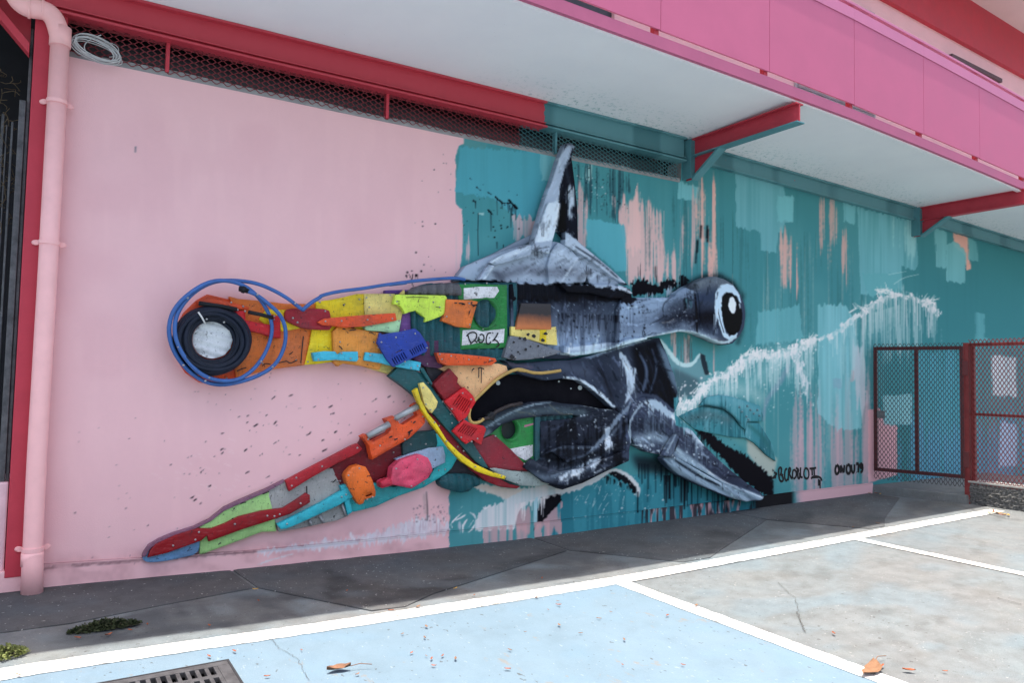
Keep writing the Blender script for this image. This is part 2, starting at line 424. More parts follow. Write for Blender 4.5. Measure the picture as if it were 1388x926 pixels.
    w.dots(cF([(80, 160), (300, 160), (280, 400), (100, 400)]), 30, .3, 1.0, WHITE, .8, 4)
    for x in (755, 792, 820, 850):
        w.streaks(cF([(x-7, 330), (x+7, 330), (x+9, 860), (x-9, 860)]), (196, 172, 176), .5, .8, 40+x % 7, 1.2, 60, 12)
    # black scrubbed cloud over the head
    w.streaks(cE([(70, 60), (520, 10), (520, 170), (100, 190)]), (40, 45, 52), .36, .85, 43, 1.6, 16)
    w.fill(cE([(95, 185), (150, 135), (220, 120), (300, 185), (380, 150), (430, 122), (510, 150), (520, 205), (440, 215), (380, 245), (250, 262), (120, 275)]), BLACK, 1, jx=2.5, jy=4, nx=2, ny=4)
    w.fill(cE([(540, 100), (575, 85), (600, 110), (625, 130), (600, 190), (530, 215)]), BLACK, 1, jx=2, jy=3, nx=2, ny=4)
    w.streaks(cE([(130, 255), (250, 262), (380, 240), (500, 205), (480, 285), (150, 290)]), (165, 185, 205), .7, .9, 44, 1.8, 12, 2)
    w.spray(cE([(500, 230), (640, 160), (780, 95), (900, 95), (1010, 160), (1090, 270)]), 6, BLACK, .75)
    w.spray(cE([(1090, 300), (1110, 430), (1090, 590), (1060, 690)]), 5, (25, 40, 46), .6)
    w.streaks(cE([(400, 620), (520, 600), (650, 612), (665, 880), (570, 905), (470, 760)]), (182, 166, 170), .52, .85, 2, 1.6, 60, 4)
    w.streaks(cE([(400, 620), (520, 600), (650, 612), (665, 880), (570, 905), (470, 760)]), (60, 84, 90), .42, .8, 1, 1.6, 60, 4)
    w.streaks(cE([(830, 700), (900, 720), (890, 960), (830, 960)]), (186, 168, 172), .5, .8, 0, 1.6, 60, 6)
    w.streaks([(870, 245), (1010, 280), (1020, 400), (940, 380), (870, 390)], (50, 98, 106), .27, .6, 1, 1.8, 70, 16)
    w.streaks([(985, 290), (1180, 320), (1180, 470), (1010, 480)], (54, 106, 114), .2, .5, 2, 2.2, 90, 20)
    w.streaks([(1010, 300), (1170, 320), (1170, 640), (1020, 640)], (150, 170, 172), .15, .45, 0, 1.4, 90, 20)
    # --- upper right patches
    w.brush(cF([(738, 210), (862, 240), (860, 345), (738, 315)]), LTEAL, .95, 3, .2, 51)
    w.streaks(c9([(130, 170), (205, 190), (205, 560), (150, 560)]), (214, 176, 172), .72, .95, 52, 2.2, 80, 14)
    w.streaks(c9([(80, 230), (130, 230), (130, 500), (60, 520)]), (196, 172, 176), .38, .85, 53, 1.6, 80, 12)
    for a, b in ((143, 385), (167, 385), (130, 440), (170, 400)):
        w.spray(c9([(a, b-25), (a-2, b+18)]), 2.0, BLACK, .95)
    w.spray(c9([(128, 420), (122, 500)]), 1.8, (25, 30, 38), .8)
    B = [(276, 150), (465, 200), (465, 240), (500, 246), (498, 346), (465, 348), (462, 386), (438, 390), (436, 462), (376, 456), (372, 380), (276, 366)]
    w.brush(c9(B), (104, 166, 180), .95, 3, .25, 54); w.brush(c9([(436, 238), (500, 246), (498, 346), (436, 338)]), (108, 178, 190), .8, 3, .2, 55)
    w.streaks(c9([(440, 380), (520, 345), (522, 620), (450, 600)]), (208, 172, 170), .62, .92, 56, 2.4, 80, 14)
    for x, y0, y1, d in ((597, 235, 500, .55), (655, 255, 470, .5), (690, 400, 560, .6), (640, 400, 560, .35), (330, 390, 600, .3), (250, 480, 620, .3)):
        w.streaks(c9([(x-16, y0), (x+16, y0), (x+18, y1), (x-18, y1)]), (204, 170, 168), d, .85, 60+x % 9, 1.8, 80, 12)
    w.brush(c9([(690, 262), (740, 282), (738, 350), (690, 342)]), LTEAL, .9, 3, .2, 61)
    w.brush(c9([(745, 285), (975, 345), (976, 526), (915, 518), (920, 600), (800, 632), (757, 622)]), (108, 172, 186), .92, 4, .4, 62)
    w.streaks(c9([(860, 315), (975, 345), (975, 500), (870, 480)]), (140, 192, 200), .45, .7, 63, 2.5, 60)
    w.brush(c9([(1045, 368), (1090, 384), (1088, 526), (1048, 512)]), (110, 174, 185), .95, 2, .2, 64)
    w.fill(c9([(1114, 387), (1172, 402), (1175, 480), (1185, 525), (1166, 532), (1160, 470), (1120, 440)]), (222, 172, 162), .97)
    w.brush(c9([(1090, 430), (1120, 418), (1150, 440), (1166, 470), (1160, 582), (1090, 572)]), (110, 174, 185), .95, 2, .2, 65)
    w.brush(c9([(1172, 404), (1205, 416), (1211, 496), (1176, 492)]), (96, 160, 170), .95, 2, .2, 66)
    w.brush(c9([(1200, 690), (1235, 700), (1235, 790), (1270, 800), (1200, 812)]), (92, 158, 170), .9, 2, .3, 67)
    # --- lower right: patches, pink showing below
    w.brush(cR([(76, 148), (165, 140), (235, 120), (240, 215), (256, 250), (200, 262), (70, 275)]), (98, 164, 177), .9, 4, .3, 71)
    w.brush(cR([(470, 0), (626, 0), (620, 85), (500, 85)]), (92, 160, 172), .8, 3, .3, 72)
    w.streaks(cR([(190, 430), (500, 430), (505, 860), (190, 870)]), (196, 168, 182), .5, .55, 73, 3.2, 160, 34)
    w.streaks(cR([(230, 620), (510, 560), (510, 860), (210, 880)]), (196, 166, 182), .66, .62, 74, 4, 160, 40)
    w.streaks(cR([(290, 480), (360, 480), (360, 860), (300, 860)]), (84, 146, 158), .55, .6, 75, 3, 160, 30)
    w.brush(cR([(305, 122), (400, 118), (440, 160), (462, 330), (472, 595), (380, 598), (305, 540)]), (122, 184, 198), .93, 4, .4, 76)
    w.streaks(cR([(430, 260), (492, 330), (500, 520), (470, 560), (440, 420)]), (178, 190, 204), .6, .8, 77, 2, 80)
    w.brush(cR([(360, 400), (398, 405), (398, 440), (362, 438)]), (120, 150, 175), .5, 2, .3, 78)
    w.brush(cR([(428, 370), (445, 372), (445, 412), (428, 412)]), (190, 165, 175), .6, 2, .3, 79)
    # behind the gate and the fence
    w.brush(cR([(500, 330), (560, 330), (560, 470), (500, 480)]), (72, 132, 142), .8, 3, .2, 80)
    w.fill(cR([(496, 520), (540, 515), (560, 575), (606, 580), (606, 770), (496, 800)]), (200, 160, 172), .95)
    w.brush(cR([(548, 468), (662, 462), (664, 582), (556, 578)]), (122, 176, 188), .95, 2, .2, 81)
    w.fill(cR([(606, 580), (666, 578), (670, 790), (606, 790)]), (60, 120, 130), .95)
    w.brush(cR([(676, 300), (900, 290), (900, 790), (670, 790)]), (78, 146, 166), .85, 6, .4, 82)
    w.streaks(cR([(600, 600), (1100, 560), (1100, 900), (600, 900)]), (86, 140, 172), .5, .7, 83, 4, 120, 20)
    w.brush(cR([(965, 314), (1056, 320), (1062, 472), (970, 466)]), (182, 200, 212), .95, 2, .2, 84)
    w.brush(cR([(1000, 566), (1060, 578), (1062, 735), (994, 738)]), (150, 178, 205), .9, 2, .3, 85)
    w.fill(cR([(900, 480), (1100, 480), (1100, 560), (900, 552)]), (64, 124, 136), .7)
    # --- tail, painted
    w.spray(cT([(480, 300), (600, 270), (700, 240), (760, 170), (830, 100)]), 16, (110, 165, 175), .75)
    w.spray(cT([(560, 290), (660, 300), (700, 330)]), 12, (150, 185, 192), .55)
    w.stroke(cT([(850, 170), (800, 260), (730, 350), (722, 440)]), [5, 7, 5, 2], (120, 140, 165), .55, 4, 1, 3)
    w.fill(cT([(270, 420), (420, 360), (640, 430), (790, 640), (790, 690), (700, 640), (560, 540), (400, 500), (320, 460)]), (84, 140, 145), .8, soft=2)
    w.fill(cT([(640, 520), (720, 560), (790, 640), (770, 740), (700, 680), (640, 610)]), (176, 185, 180), .8, soft=1)
    w.fill([(745, 655), (900, 640), (1030, 668), (1060, 690), (1060, 720), (745, 760)], (56, 126, 144), .95)
    w.streaks([(745, 655), (1030, 650), (1060, 720), (745, 760)], (42, 104, 122), .45, .7, 91, 4, 60)
    # black wedge behind the right fin, dripping
    wedge = cT([(375, 488), (450, 505), (540, 575), (640, 625), (722, 690), (762, 735), (772, 840), (690, 800), (600, 730), (520, 640), (440, 560)])
    w.fill(wedge, BLACK, 1, jx=2, jy=3, nx=2, ny=4)
    w.drips(cT([(380, 492), (640, 640)]), 34, 6, 26, BLACK, (.8, 2), .95, 8)
    w.dots(cT([(370, 470), (560, 540), (780, 700), (640, 760), (420, 560)]), 60, .4, 1.3, BLACK, .9, 9)
    w.drips(cT([(640, 640), (770, 750)]), 22, 10, 26, BLACK, (1, 2.6), .9, 10)
    # second fin of the far side
    w.fill(cT([(200, 30), (235, 70), (270, 130), (330, 175), (380, 160), (405, 105), (430, 120), (450, 210), (420, 260), (300, 220), (240, 160)]), (96, 140, 152), .95, soft=1)
    w.fill(cT([(405, 104), (428, 118), (452, 215), (425, 215), (410, 160)]), (38, 48, 58), .95)
    w.stroke(cT([(205, 40), (240, 90), (285, 150), (325, 172), (370, 160), (402, 112)]), [2, 5, 6, 6, 5, 2], (172, 205, 214), .95, 1.2, .6, 1, 1)
    w.fill(cT([(270, 180), (400, 240), (380, 320), (260, 350)]), (70, 96, 108), .9, soft=2)
    w.dots(cT([(280, 250), (420, 230), (400, 380), (270, 400)]), 60, .4, 1.6, WHITE, .9, 11)
    # --- white splash running to the right
    cur = [(905, 548), (950, 532), (1018, 482), (1106, 460)]
    w.streaks(cur+[(1106, 520), (1018, 535), (960, 565), (915, 575)], (176, 204, 212), .52, .6, 4, 1.5, 40, 14)
    w.streaks([(1123, 458), (1163, 426), (1166, 500), (1125, 520)], (150, 194, 204), .55, .5, 5, 1.5, 60, 16)
    w.streaks([(1168, 425), (1203, 398), (1236, 400), (1272, 426), (1276, 470), (1236, 470), (1200, 500), (1168, 500)], (166, 196, 204), .5, .6, 3, 1.5, 50, 14)
    sp = [(905, 548), (918, 545), (935, 550), (950, 532), (968, 512), (985, 508), (1003, 495), (1018, 482), (1040, 480), (1062, 480), (1086, 470), (1106, 460)]
    w.stroke(sp, [5, 9, 12, 10, 10, 12, 15, 16, 13, 14, 15, 7], (220, 228, 235), .98, 1, 5, 13)
    r = np.random.default_rng(5)
    for (xa, ya), (xb, yb_) in zip(sp[:-1], sp[1:]):
        for _ in range(26):
            t = r.random(); x = xa+(xb-xa)*t+r.normal(0, 5); y = ya+(yb_-ya)*t+r.normal(2, 8); w.dots([(x-.6, y-.6), (x+.6, y-.6), (x+.6, y+.6), (x-.6, y+.6)], 1, .25, 1.3, (216, 226, 233), .85, int(x*9+y))
    w.drips(sp, 220, 4, 30, (205, 218, 226), (.7, 1.8), .9, 14)
    w.drips([(1010, 490), (1110, 465)], 40, 10, 50, (150, 190, 200), (.7, 1.4), .6, 15)
    for (x, y), n in (((1018, 480), 14), ((950, 530), 12), ((1100, 462), 12), ((1165, 420), 10), ((1200, 395), 16), ((1262, 408), 14)):
        r = np.random.default_rng(int(x))
        for _ in range(n):
            a = r.uniform(-.4, 3.5); L = r.uniform(3, 13); w.stroke([(x+r.uniform(-14, 14), y+r.uniform(-3, 5)), (x+L*math.cos(a), y-L*math.sin(a))], [1.6, .4], (216, 226, 232), .85, .8)
    w.stroke([(1078, 480), (1086, 500), (1092, 518), (1090, 534)], [8, 10, 9, 3], (208, 218, 228), .9, 1.2, 4, 16)
    w.drips([(1080, 490), (1096, 520)], 30, 4, 34, (196, 212, 222), (.7, 1.4), .8, 17)
    w.stroke([(1100, 464), (1112, 458), (1126, 455)], [6, 3, 4], (200, 216, 224), .85, 1.2, 3, 19)
    w.stroke([(1158, 430), (1170, 424)], [4, 4], (200, 216, 224), .85, 1.2, 2.5, 19)
    sp2 = [(1123, 458), (1135, 450), (1150, 437), (1163, 426)]
    w.stroke(sp2, [3, 6, 9, 5], (208, 222, 230), .95, 1, 3, 18); w.drips(sp2, 26, 6, 30, (190, 212, 220), (.7, 1.4), .7, 19)
    sp3 = [(1168, 428), (1176, 418), (1190, 408), (1203, 400), (1220, 399), (1236, 403), (1250, 408), (1262, 414), (1272, 426)]
    w.stroke(sp3, [4, 9, 9, 7, 5, 6, 9, 11, 5], (216, 224, 232), .96, 1, 4, 20)
    w.drips(sp3, 90, 6, 46, (196, 210, 218), (.7, 1.5), .8, 21)
    w.drips([(1168, 430), (1230, 410)], 60, 20, 75, (160, 190, 198), (.7, 1.3), .6, 22)
    w.stroke([(1212, 385), (1225, 376), (1245, 372)], [.9, .6], (190, 214, 220), .7); w.stroke([(1205, 372), (1228, 368)], [.8, .6], (190, 214, 220), .6)
    w.dots(cT([(380, 250), (980, 20), (980, 400), (500, 420)]), 120, .3, 1.1, (200, 216, 224), .8, 23)
    # --- belly and lower edge
    low = [(609, 640), (1060, 640), (1060, 700), (745, 760), (745, 690), (609, 690)]
    w.fill(cB([(600, 640), (1330, 560), (1330, 1000), (600, 1000)]), (60, 118, 130), .0)
    w.streaks(cB([(915, 600), (1120, 640), (1300, 560), (1310, 780), (915, 800)]), (178, 152, 162), .8, .9, 92, 4, 40, 3)
    w.fill(cB([(1085, 790), (1108, 640), (1150, 490), (1323, 455), (1330, 520), (1240, 620), (1165, 705), (1120, 715)]), BLACK, .98, jx=1, jy=1)
    w.brush(cB([(545, 405), (595, 368), (740, 392), (900, 412), (1100, 395), (1323, 330), (1500, 300), (1500, 420), (1323, 460), (1120, 515), (1000, 565), (930, 640), (915, 772), (560, 800), (555, 720), (590, 640), (640, 590), (740, 550), (830, 520), (740, 480), (640, 440)]), (206, 212, 222), .97, 3, .3, 93)
    w.streaks(cB([(780, 600), (830, 600), (850, 740), (790, 740)]), (80, 84, 98), .3, .7, 94, 1.5, 20, 3)
    w.fill(cB([(550, 400), (600, 372), (740, 395), (900, 415), (1000, 420), (830, 510), (740, 475)]), (196, 192, 188), .8, jx=1, jy=1)
    w.drips(cB([(920, 560), (1110, 510), (1200, 490)]), 40, 6, 26, (214, 218, 226), (.9, 2), .95, 24)
    w.drips(cB([(1085, 540), (1110, 500)]), 14, 20, 40, (150, 190, 205), (1, 3), .9, 25)
    for p in ([(330, 745), (350, 715), (400, 665), (435, 635)], [(350, 765), (340, 720)], [(345, 720), (375, 690)], [(410, 605), (440, 575)], [(380, 700), (430, 675), (470, 650)], [(485, 690), (440, 740), (445, 810)], [(510, 630), (550, 650), (560, 690)], [(490, 810), (530, 780), (555, 730)], [(625, 580), (640, 600), (700, 560)], [(500, 760), (540, 700)], [(430, 800), (480, 700)]):
        w.stroke(cB(p), [.6, 2.2, .7], (210, 216, 226), .95, .8, .5, 2)
    w.streaks(cB([(400, 700), (490, 680), (480, 815), (420, 820)]), (170, 182, 200), .5, .8, 95, 2, 20, 3)
    wb = c6([(0, 390), (120, 372), (250, 345), (330, 342), (450, 322), (540, 290), (620, 262), (680, 250), (720, 246), (760, 262), (790, 290), (775, 312), (640, 336), (470, 352), (300, 370), (0, 400)])
    w.brush(wb, (196, 202, 219), .9, 6, .5, 96); w.streaks(wb, (208, 214, 228), .4, .8, 1, 1.2, 10, 1); w.streaks(wb, (176, 160, 178), .3, .6, 2, 1.2, 8, 1)
    w.stroke(c6([(0, 388), (180, 372), (400, 350)]), [2.5, 4, 6], (190, 196, 214), .85, 1, 1, 3)
    for k in range(26):
        r = np.random.default_rng(k); x = r.uniform(120, 620); y = 395-x*.16+r.uniform(-22, 6)
        w.stroke(c6([(x, y), (x+r.uniform(40, 110), y+r.uniform(12, 30))]), [.5, 1.2], (196, 202, 216), .6)
    w.stroke(c6([(0, 440), (60, 420), (140, 398)]), [1.5, 2.5], (196, 204, 218), .8, 1, 1, 4)
    w.stroke([(578, 667), (579.5, 690), (579, 706)], [1, 2.4, 1.4], (86, 84, 92), .8, 1)
    w.spray([(575, 672), (577, 695)], 3, (150, 140, 145), .5)
    w.dots(cB([(0, 560), (310, 560), (310, 720), (0, 720)]), 60, .4, 1.4, (120, 100, 115), .7, 26)
    # arch of the belly
    w.fill(cL([(1020, 330), (1110, 318), (1180, 345), (1240, 410), (1235, 445), (1215, 440), (1190, 400), (1100, 345)]), BLACK, .95, jx=1.4, jy=2, nx=2, ny=4)
    w.drips(cL([(1060, 345), (1235, 430)]), 26, 3, 10, BLACK, (.8, 2), .95, 27)
    w.stroke(cL([(800, 430), (900, 410), (1000, 375), (1060, 335), (1110, 310), (1180, 338), (1235, 395), (1250, 425), (1242, 465)]), [9, 9, 8, 6, 4, 5, 5, 5, 2], (190, 202, 212), .97, 1, 1, 5)
    w.stroke(cL([(1244, 440), (1243, 550)]), [2, 2.6, 2], (16, 28, 38), .9)
    w.dots(cL([(880, 380), (1380, 300), (1388, 560), (880, 620)]), 90, .3, 1.3, (196, 208, 216), .85, 28)
    for k in range(14):
        r = np.random.default_rng(60+k); x, y = r.uniform(880, 1180), r.uniform(400, 560)
        w.stroke(cL([(x, y), (x+r.uniform(5, 22), y-r.uniform(15, 45))]), [.6, 1.3, .6], (190, 206, 214), .8)
    w.fill(cP([(80, 500), (300, 520), (430, 600), (300, 640), (120, 600)]), (26, 30, 38), .8, soft=4)
    w.drips(cP([(120, 560), (330, 580), (560, 700), (760, 790)]), 40, 18, 62, (18, 30, 40), (1, 3.2), .85, 29)
    w.drips(cP([(270, 640), (470, 660)]), 12, 30, 48, BLACK, (1.5, 3), .9, 30)
    # --- spatter on the pink
    fl = [(255, 600), (330, 560), (430, 545), (560, 530), (560, 570), (480, 620), (400, 640), (330, 680), (262, 690)]
    w.dots(fl, 46, .3, .9, BLACK, .92, 31, 32, 5)
    w.dots([(250, 520), (560, 480), (560, 600), (250, 720)], 60, .3, .6, BLACK, .8, 32)
    w.dots([(100, 560), (300, 560), (300, 740), (100, 790)], 40, .3, .8, (60, 50, 60), .8, 33, 30, 2)
    for x, y, a, L in ((369, 541, 45, 5), (371, 575, 40, 6), (416, 590, 30, 6), (371, 602, 35, 8), (392, 537, 20, 5), (258, 676, 30, 7), (272, 641, 45, 7), (361, 648, 30, 5), (504, 545, 35, 7), (471, 590, 30, 6), (333, 642, 30, 5), (448, 562, 20, 5), (545, 570, 40, 5), (352, 618, 35, 5)):
        a = math.radians(a); w.stroke([(x, y), (x+L*math.cos(a), y-L*math.sin(a))], [.8, 2.0, .6], BLACK, .95, .8, .8, 6)
    w.stroke([(555, 372), (560, 388)], [.7, .9], BLACK, .9); w.dots([(550, 365), (575, 365), (575, 378), (550, 378)], 6, .8, 2.2, BLACK, .95, 34)
    w.drips([(552, 372), (566, 372)], 4, 6, 14, BLACK, (.7, 1.1), .9, 35)
    for k in range(34):
        r = np.random.default_rng(200+k); x, y = r.uniform(205, 320), r.uniform(590, 690)
        w.stroke([(x, y), (x+r.uniform(3, 9), y+r.uniform(1, 4))], [.4, 1.0, .4], (226, 212, 220), .6)
    w.stroke([(183.5, 199), (183, 206)], [1.5, 1], (70, 90, 105), .9)
    w.dots([(560, 230), (612, 190), (612, 380), (560, 380)], 18, .4, 1.2, BLACK, .9, 36)
paint_wall()
_t = np.clip((wallc.a[..., 2]-wallc.a[..., 0]-18)/30, 0, 1)[..., None]; wallc.a *= 1+.055*_t

relc = Canvas((54, 58, 68))
def paint_relief():
    w = relc; ge = lambda a, b, y: sstep(a, b, y)
    # head, centre piece
    w.fill([(680, 370), (850, 370), (850, 500), (680, 500)], (98, 106, 122))
    m = poly([(680, 370), (860, 370), (860, 500), (680, 500)])
    w.lay(m*ge(432, 470, YY), (150, 166, 190), .85); w.lay(m*(1-ge(398, 436, YY+6*(vnoise(9, 9, 5)-.5)*2)), (24, 26, 34))
    w.lay(m*poly([(812, 380), (848, 380), (848, 480), (818, 480)], soft=4), (74, 82, 96), .7)
    w.drips([(755, 425), (840, 428)], 46, 6, 34, BLACK, (.6, 1.4), .85, 40)
    w.dots([(690, 385), (845, 385), (845, 425), (760, 430), (690, 420)], 190, .3, .9, (180, 195, 210), .85, 41)
    w.dots([(745, 425), (850, 425), (850, 470), (745, 475)], 80, .4, 1.6, BLACK, .9, 42)
    w.stroke([(755, 390), (765, 395), (760, 402)], [1, .6], WHITE, .8)
    # middle piece of the head
    q = cE([(0, 200), (560, 190), (690, 240), (690, 620), (520, 600), (0, 720)])
    w.fill(q, (146, 162, 184)); m = poly(q)
    w.spray(cE([(60, 560), (380, 470)]), 14, (96, 106, 124), .7)
    w.spray(cE([(440, 500), (560, 440), (680, 470)]), 17, (20, 20, 28), .97); w.spray(cE([(480, 380), (600, 330), (660, 380)]), 14, (62, 68, 80), .9)
    w.spray(cE([(560, 560), (690, 560)]), 6, (90, 98, 112), .6)
    w.fill(cE([(0, 280), (60, 275), (160, 295), (150, 330), (80, 345), (0, 330)]), BLACK, .95, jx=1.5, jy=2)
    w.streaks(cE([(560, 230), (660, 230), (660, 370), (560, 370)]), (24, 26, 34), .5, .85, 101, 1.6, 20)
    w.drips(cE([(590, 300), (650, 300)]), 8, 4, 14, (110, 160, 168), (.7, 1.2), .7, 43)
    w.dots(cE([(0, 350), (250, 300), (250, 640), (0, 650)]), 70, .3, 1.5, BLACK, .9, 44); w.dots(cE([(400, 350), (680, 350), (680, 600), (400, 600)]), 50, .3, .8, WHITE, .8, 45)
    w.stroke(cE([(480, 265), (380, 350), (395, 455)]), [1, 1], (22, 24, 30), .9); w.stroke(cE([(425, 450), (205, 562), (205, 645), (260, 630), (300, 598), (330, 625), (370, 610)]), [.9, .9], (22, 24, 30), .9)
    w.stroke(cE([(380, 512), (455, 508)]), [1.2, .8], (170, 165, 160), .8); w.stroke(cE([(90, 360), (92, 540)]), [.9], (60, 66, 78), .8)
    # nose
    q = cE([(660, 90), (860, 60), (1150, 200), (1150, 740), (700, 640), (672, 600)])
    w.fill(q, (70, 78, 94)); w.spray(cE([(700, 160), (860, 120), (960, 150)]), 14, (120, 126, 132), .95)
    w.spray(cE([(690, 300), (820, 280)]), 9, (58, 68, 88), .8); w.spray(cE([(720, 470), (850, 470)]), 16, (18, 18, 26), .97)
    w.spray(cE([(700, 600), (780, 640), (850, 660)]), 6, (150, 165, 182), .9); w.spray(cE([(850, 670), (930, 680)]), 4, (110, 112, 120), .8)
    w.stroke(cE([(672, 230), (690, 420), (695, 620)]), [2.4, 3, 1.6], BLACK, .95)
    w.fill(cE([(850, 350), (860, 240), (900, 180), (960, 158), (1020, 180), (1072, 262), (1090, 335), (1075, 330), (1060, 290), (1010, 245), (960, 238), (920, 280), (914, 360), (924, 480), (950, 600), (985, 640), (1055, 600), (1050, 640), (985, 668), (930, 640), (890, 520), (855, 440)]), (196, 214, 228), 1, jx=.5, jy=.8)
    w.stroke(cE([(880, 240), (868, 300)]), [2, 1], (60, 66, 80), .8); w.stroke(cE([(885, 420), (905, 510), (935, 600)]), [.8, 1.2], (40, 46, 58), .9)
    w.fill(chaikin(cE([(915, 300), (935, 250), (975, 235), (1030, 262), (1075, 330), (1105, 430), (1090, 560), (1050, 612), (1000, 632), (955, 590), (925, 480), (912, 380)]), 2), (14, 14, 18), 1)
    w.fill(chaikin(cE([(970, 360), (985, 290), (1015, 280), (1040, 310), (1045, 390), (1025, 436), (990, 420)]), 2), (226, 230, 236), 1)
    w.stroke(cE([(1074, 345), (1080, 380)]), [1.5, 1.5], (220, 228, 236), .9)
    w.drips(cE([(840, 440), (870, 440)]), 6, 12, 30, (190, 205, 218), (.8, 1.4), .8, 46)
    # pale lower rim of the head
    w.stroke(cE([(-520, 800), (-300, 790), (-60, 745), (60, 695), (220, 660), (380, 620), (480, 595), (560, 590), (680, 610), (780, 650), (860, 690), (960, 695), (1040, 640)]), [4, 5, 6, 6, 5, 4, 4, 4, 5, 5, 5, 4, 3], (188, 206, 214), .97, 1.2, 1, 7)
    w.drips(cE([(-400, 800), (60, 700), (400, 620), (700, 620), (900, 700)]), 50, 2, 9, (190, 208, 216), (.8, 1.8), .9, 47)
    w.fill(cE([(-490, 770), (-470, 720), (-100, 690), (-60, 715), (-250, 760)]), (192, 204, 218), .95, soft=1)
    # fin
    w.fill([(610, 180), (860, 180), (860, 383), (610, 383)], (138, 146, 160))
    w.fill(cA([(700, 60), (745, 90), (800, 640), (640, 640), (650, 400), (670, 260)]), (34, 36, 46))
    w.fill(cA([(720, 60), (740, 90), (700, 190), (670, 300), (655, 480), (610, 680), (500, 660), (560, 450), (610, 300), (660, 150)]), (172, 182, 198))
    w.fill(cA([(605, 400), (678, 395), (660, 500), (605, 682), (515, 660), (545, 540), (580, 450)]), (212, 220, 230), .97, jx=1.5, jy=3, nx=2, ny=5)
    w.streaks(cA([(560, 430), (620, 400), (600, 560), (520, 640)]), (110, 116, 128), .45, .85, 111, 1.6, 14)
    w.spray(cA([(655, 160), (600, 330)]), 2, (110, 118, 132), .6)
    w.streaks(cA([(700, 320), (765, 310), (765, 460), (705, 480)]), (200, 210, 222), .62, .95, 112, 1.6, 24, 4)
    w.spray(cA([(700, 190), (720, 280)]), 3, (70, 76, 88), .6); w.fill(cA([(675, 380), (705, 400), (700, 600), (655, 540)]), (12, 12, 16), 1, soft=1)
    w.spray(cA([(715, 65), (730, 62)]), 4, (60, 62, 70), .8)
    w.dots(cA([(600, 80), (760, 80), (760, 640), (520, 640)]), 50, .3, .9, (200, 206, 214), .7, 48)
    # mound under the fin
    w.fill(cA([(60, 860), (130, 760), (280, 700), (500, 630), (760, 600), (860, 700), (1080, 930), (60, 930)]), (164, 174, 190))
    w.spray(cA([(320, 820), (460, 780), (600, 800), (740, 790)]), 9, (104, 108, 120), .9); w.spray(cA([(300, 800), (340, 830)]), 6, (80, 84, 96), .8)
    w.spray(cA([(640, 690), (720, 720)]), 9, (188, 198, 212), .8); w.spray(cA([(780, 830), (830, 800)]), 6, (90, 92, 100), .8)
    w.stroke(cA([(280, 735), (500, 650)]), [5, 7], (200, 208, 220), .8, 2); w.stroke(cA([(240, 830), (290, 760)]), [3, 3], (206, 214, 224), .8, 1)
    w.stroke(cA([(680, 850), (770, 715)]), [2, 2.4], (196, 204, 214), .8, 1)
    w.fill(cA([(60, 850), (300, 845), (500, 862), (820, 862), (900, 880), (1100, 900), (1100, 960), (60, 960)]), (24, 26, 34), .97, jx=3, jy=3, nx=4, ny=4)
    w.dots(cA([(480, 650), (880, 650), (980, 860), (480, 860)]), 50, .3, 1.2, BLACK, .85, 49)
    w.drips(cA([(520, 660), (610, 680)]), 8, 4, 12, BLACK, (.7, 1.2), .8, 50); w.drips(cA([(820, 760), (900, 820)]), 10, 4, 12, BLACK, (.7, 1.2), .8, 51)
    w.fill(cA([(700, 560), (760, 610), (1050, 860), (1000, 850), (860, 730), (700, 640)]), (184, 194, 208), .95); w.stroke(cA([(760, 650), (900, 740), (1000, 830)]), [2, 3, 2], (60, 64, 74), .85, 1.5)
    w.stroke(cA([(1010, 880), (1080, 915)]), [5, 3], (210, 216, 226), .9)
    # upper jaw, throat folds
    q = [(684, 482), (740, 478), (800, 486), (850, 470), (900, 455), (935, 520), (935, 570), (850, 600), (830, 560), (690, 530)]
    w.fill(q, (64, 70, 84)); w.spray([(700, 500), (760, 497), (800, 505)], 9, (84, 90, 106), .85); w.spray([(690, 494), (720, 498)], 3, (130, 110, 122), .6)
    w.spray([(810, 500), (830, 530)], 12, (50, 54, 66), .8); w.fill([(855, 470), (900, 458), (930, 560), (870, 560)], (26, 28, 36), .95, soft=3)
    w.stroke([(842, 480), (850, 495), (856, 512), (854, 532), (846, 552)], [5, 9, 10, 7, 2], (196, 208, 222), .9, 1.6, 1.6, 8); w.drips([(840, 490), (862, 500)], 22, 5, 30, (200, 212, 224), (.7, 1.4), .85, 52)
    w.stroke([(866, 478), (878, 500), (874, 525), (862, 548)], [2, 4, 4, 1], (104, 116, 138), .8, 2.5); w.stroke([(884, 474), (892, 500), (880, 535)], [2, 3, 1], (80, 90, 108), .8, 2)
    w.stroke([(815, 500), (822, 520), (832, 545)], [1.5, 3, 1.5], (36, 38, 46), .8, 2); w.stroke([(888, 465), (902, 500), (912, 548)], [2, 2.5, 2], BLACK, .9, 1)
    w.fill([(890, 462), (904, 478), (918, 500), (925, 540), (910, 520), (898, 490)], (120, 140, 158), .8, soft=2)
    w.stroke([(765, 512), (785, 514), (805, 527), (820, 540), (833, 552)], [2.5, 4, 4.5, 4, 3], (206, 216, 226), .95, 1.2, .6, 9)
    w.dots([(700, 485), (900, 470), (900, 560), (700, 515)], 60, .3, .9, BLACK, .8, 53)
    # lower jaw
    q = [(640, 545), (745, 540), (850, 555), (870, 600), (850, 660), (760, 690), (640, 690)]
    w.fill(q, (48, 52, 62)); w.spray([(660, 575), (700, 560), (750, 556), (790, 560)], 8, (92, 104, 110), .85); w.spray([(650, 600), (662, 586)], 6, (130, 145, 150), .8)
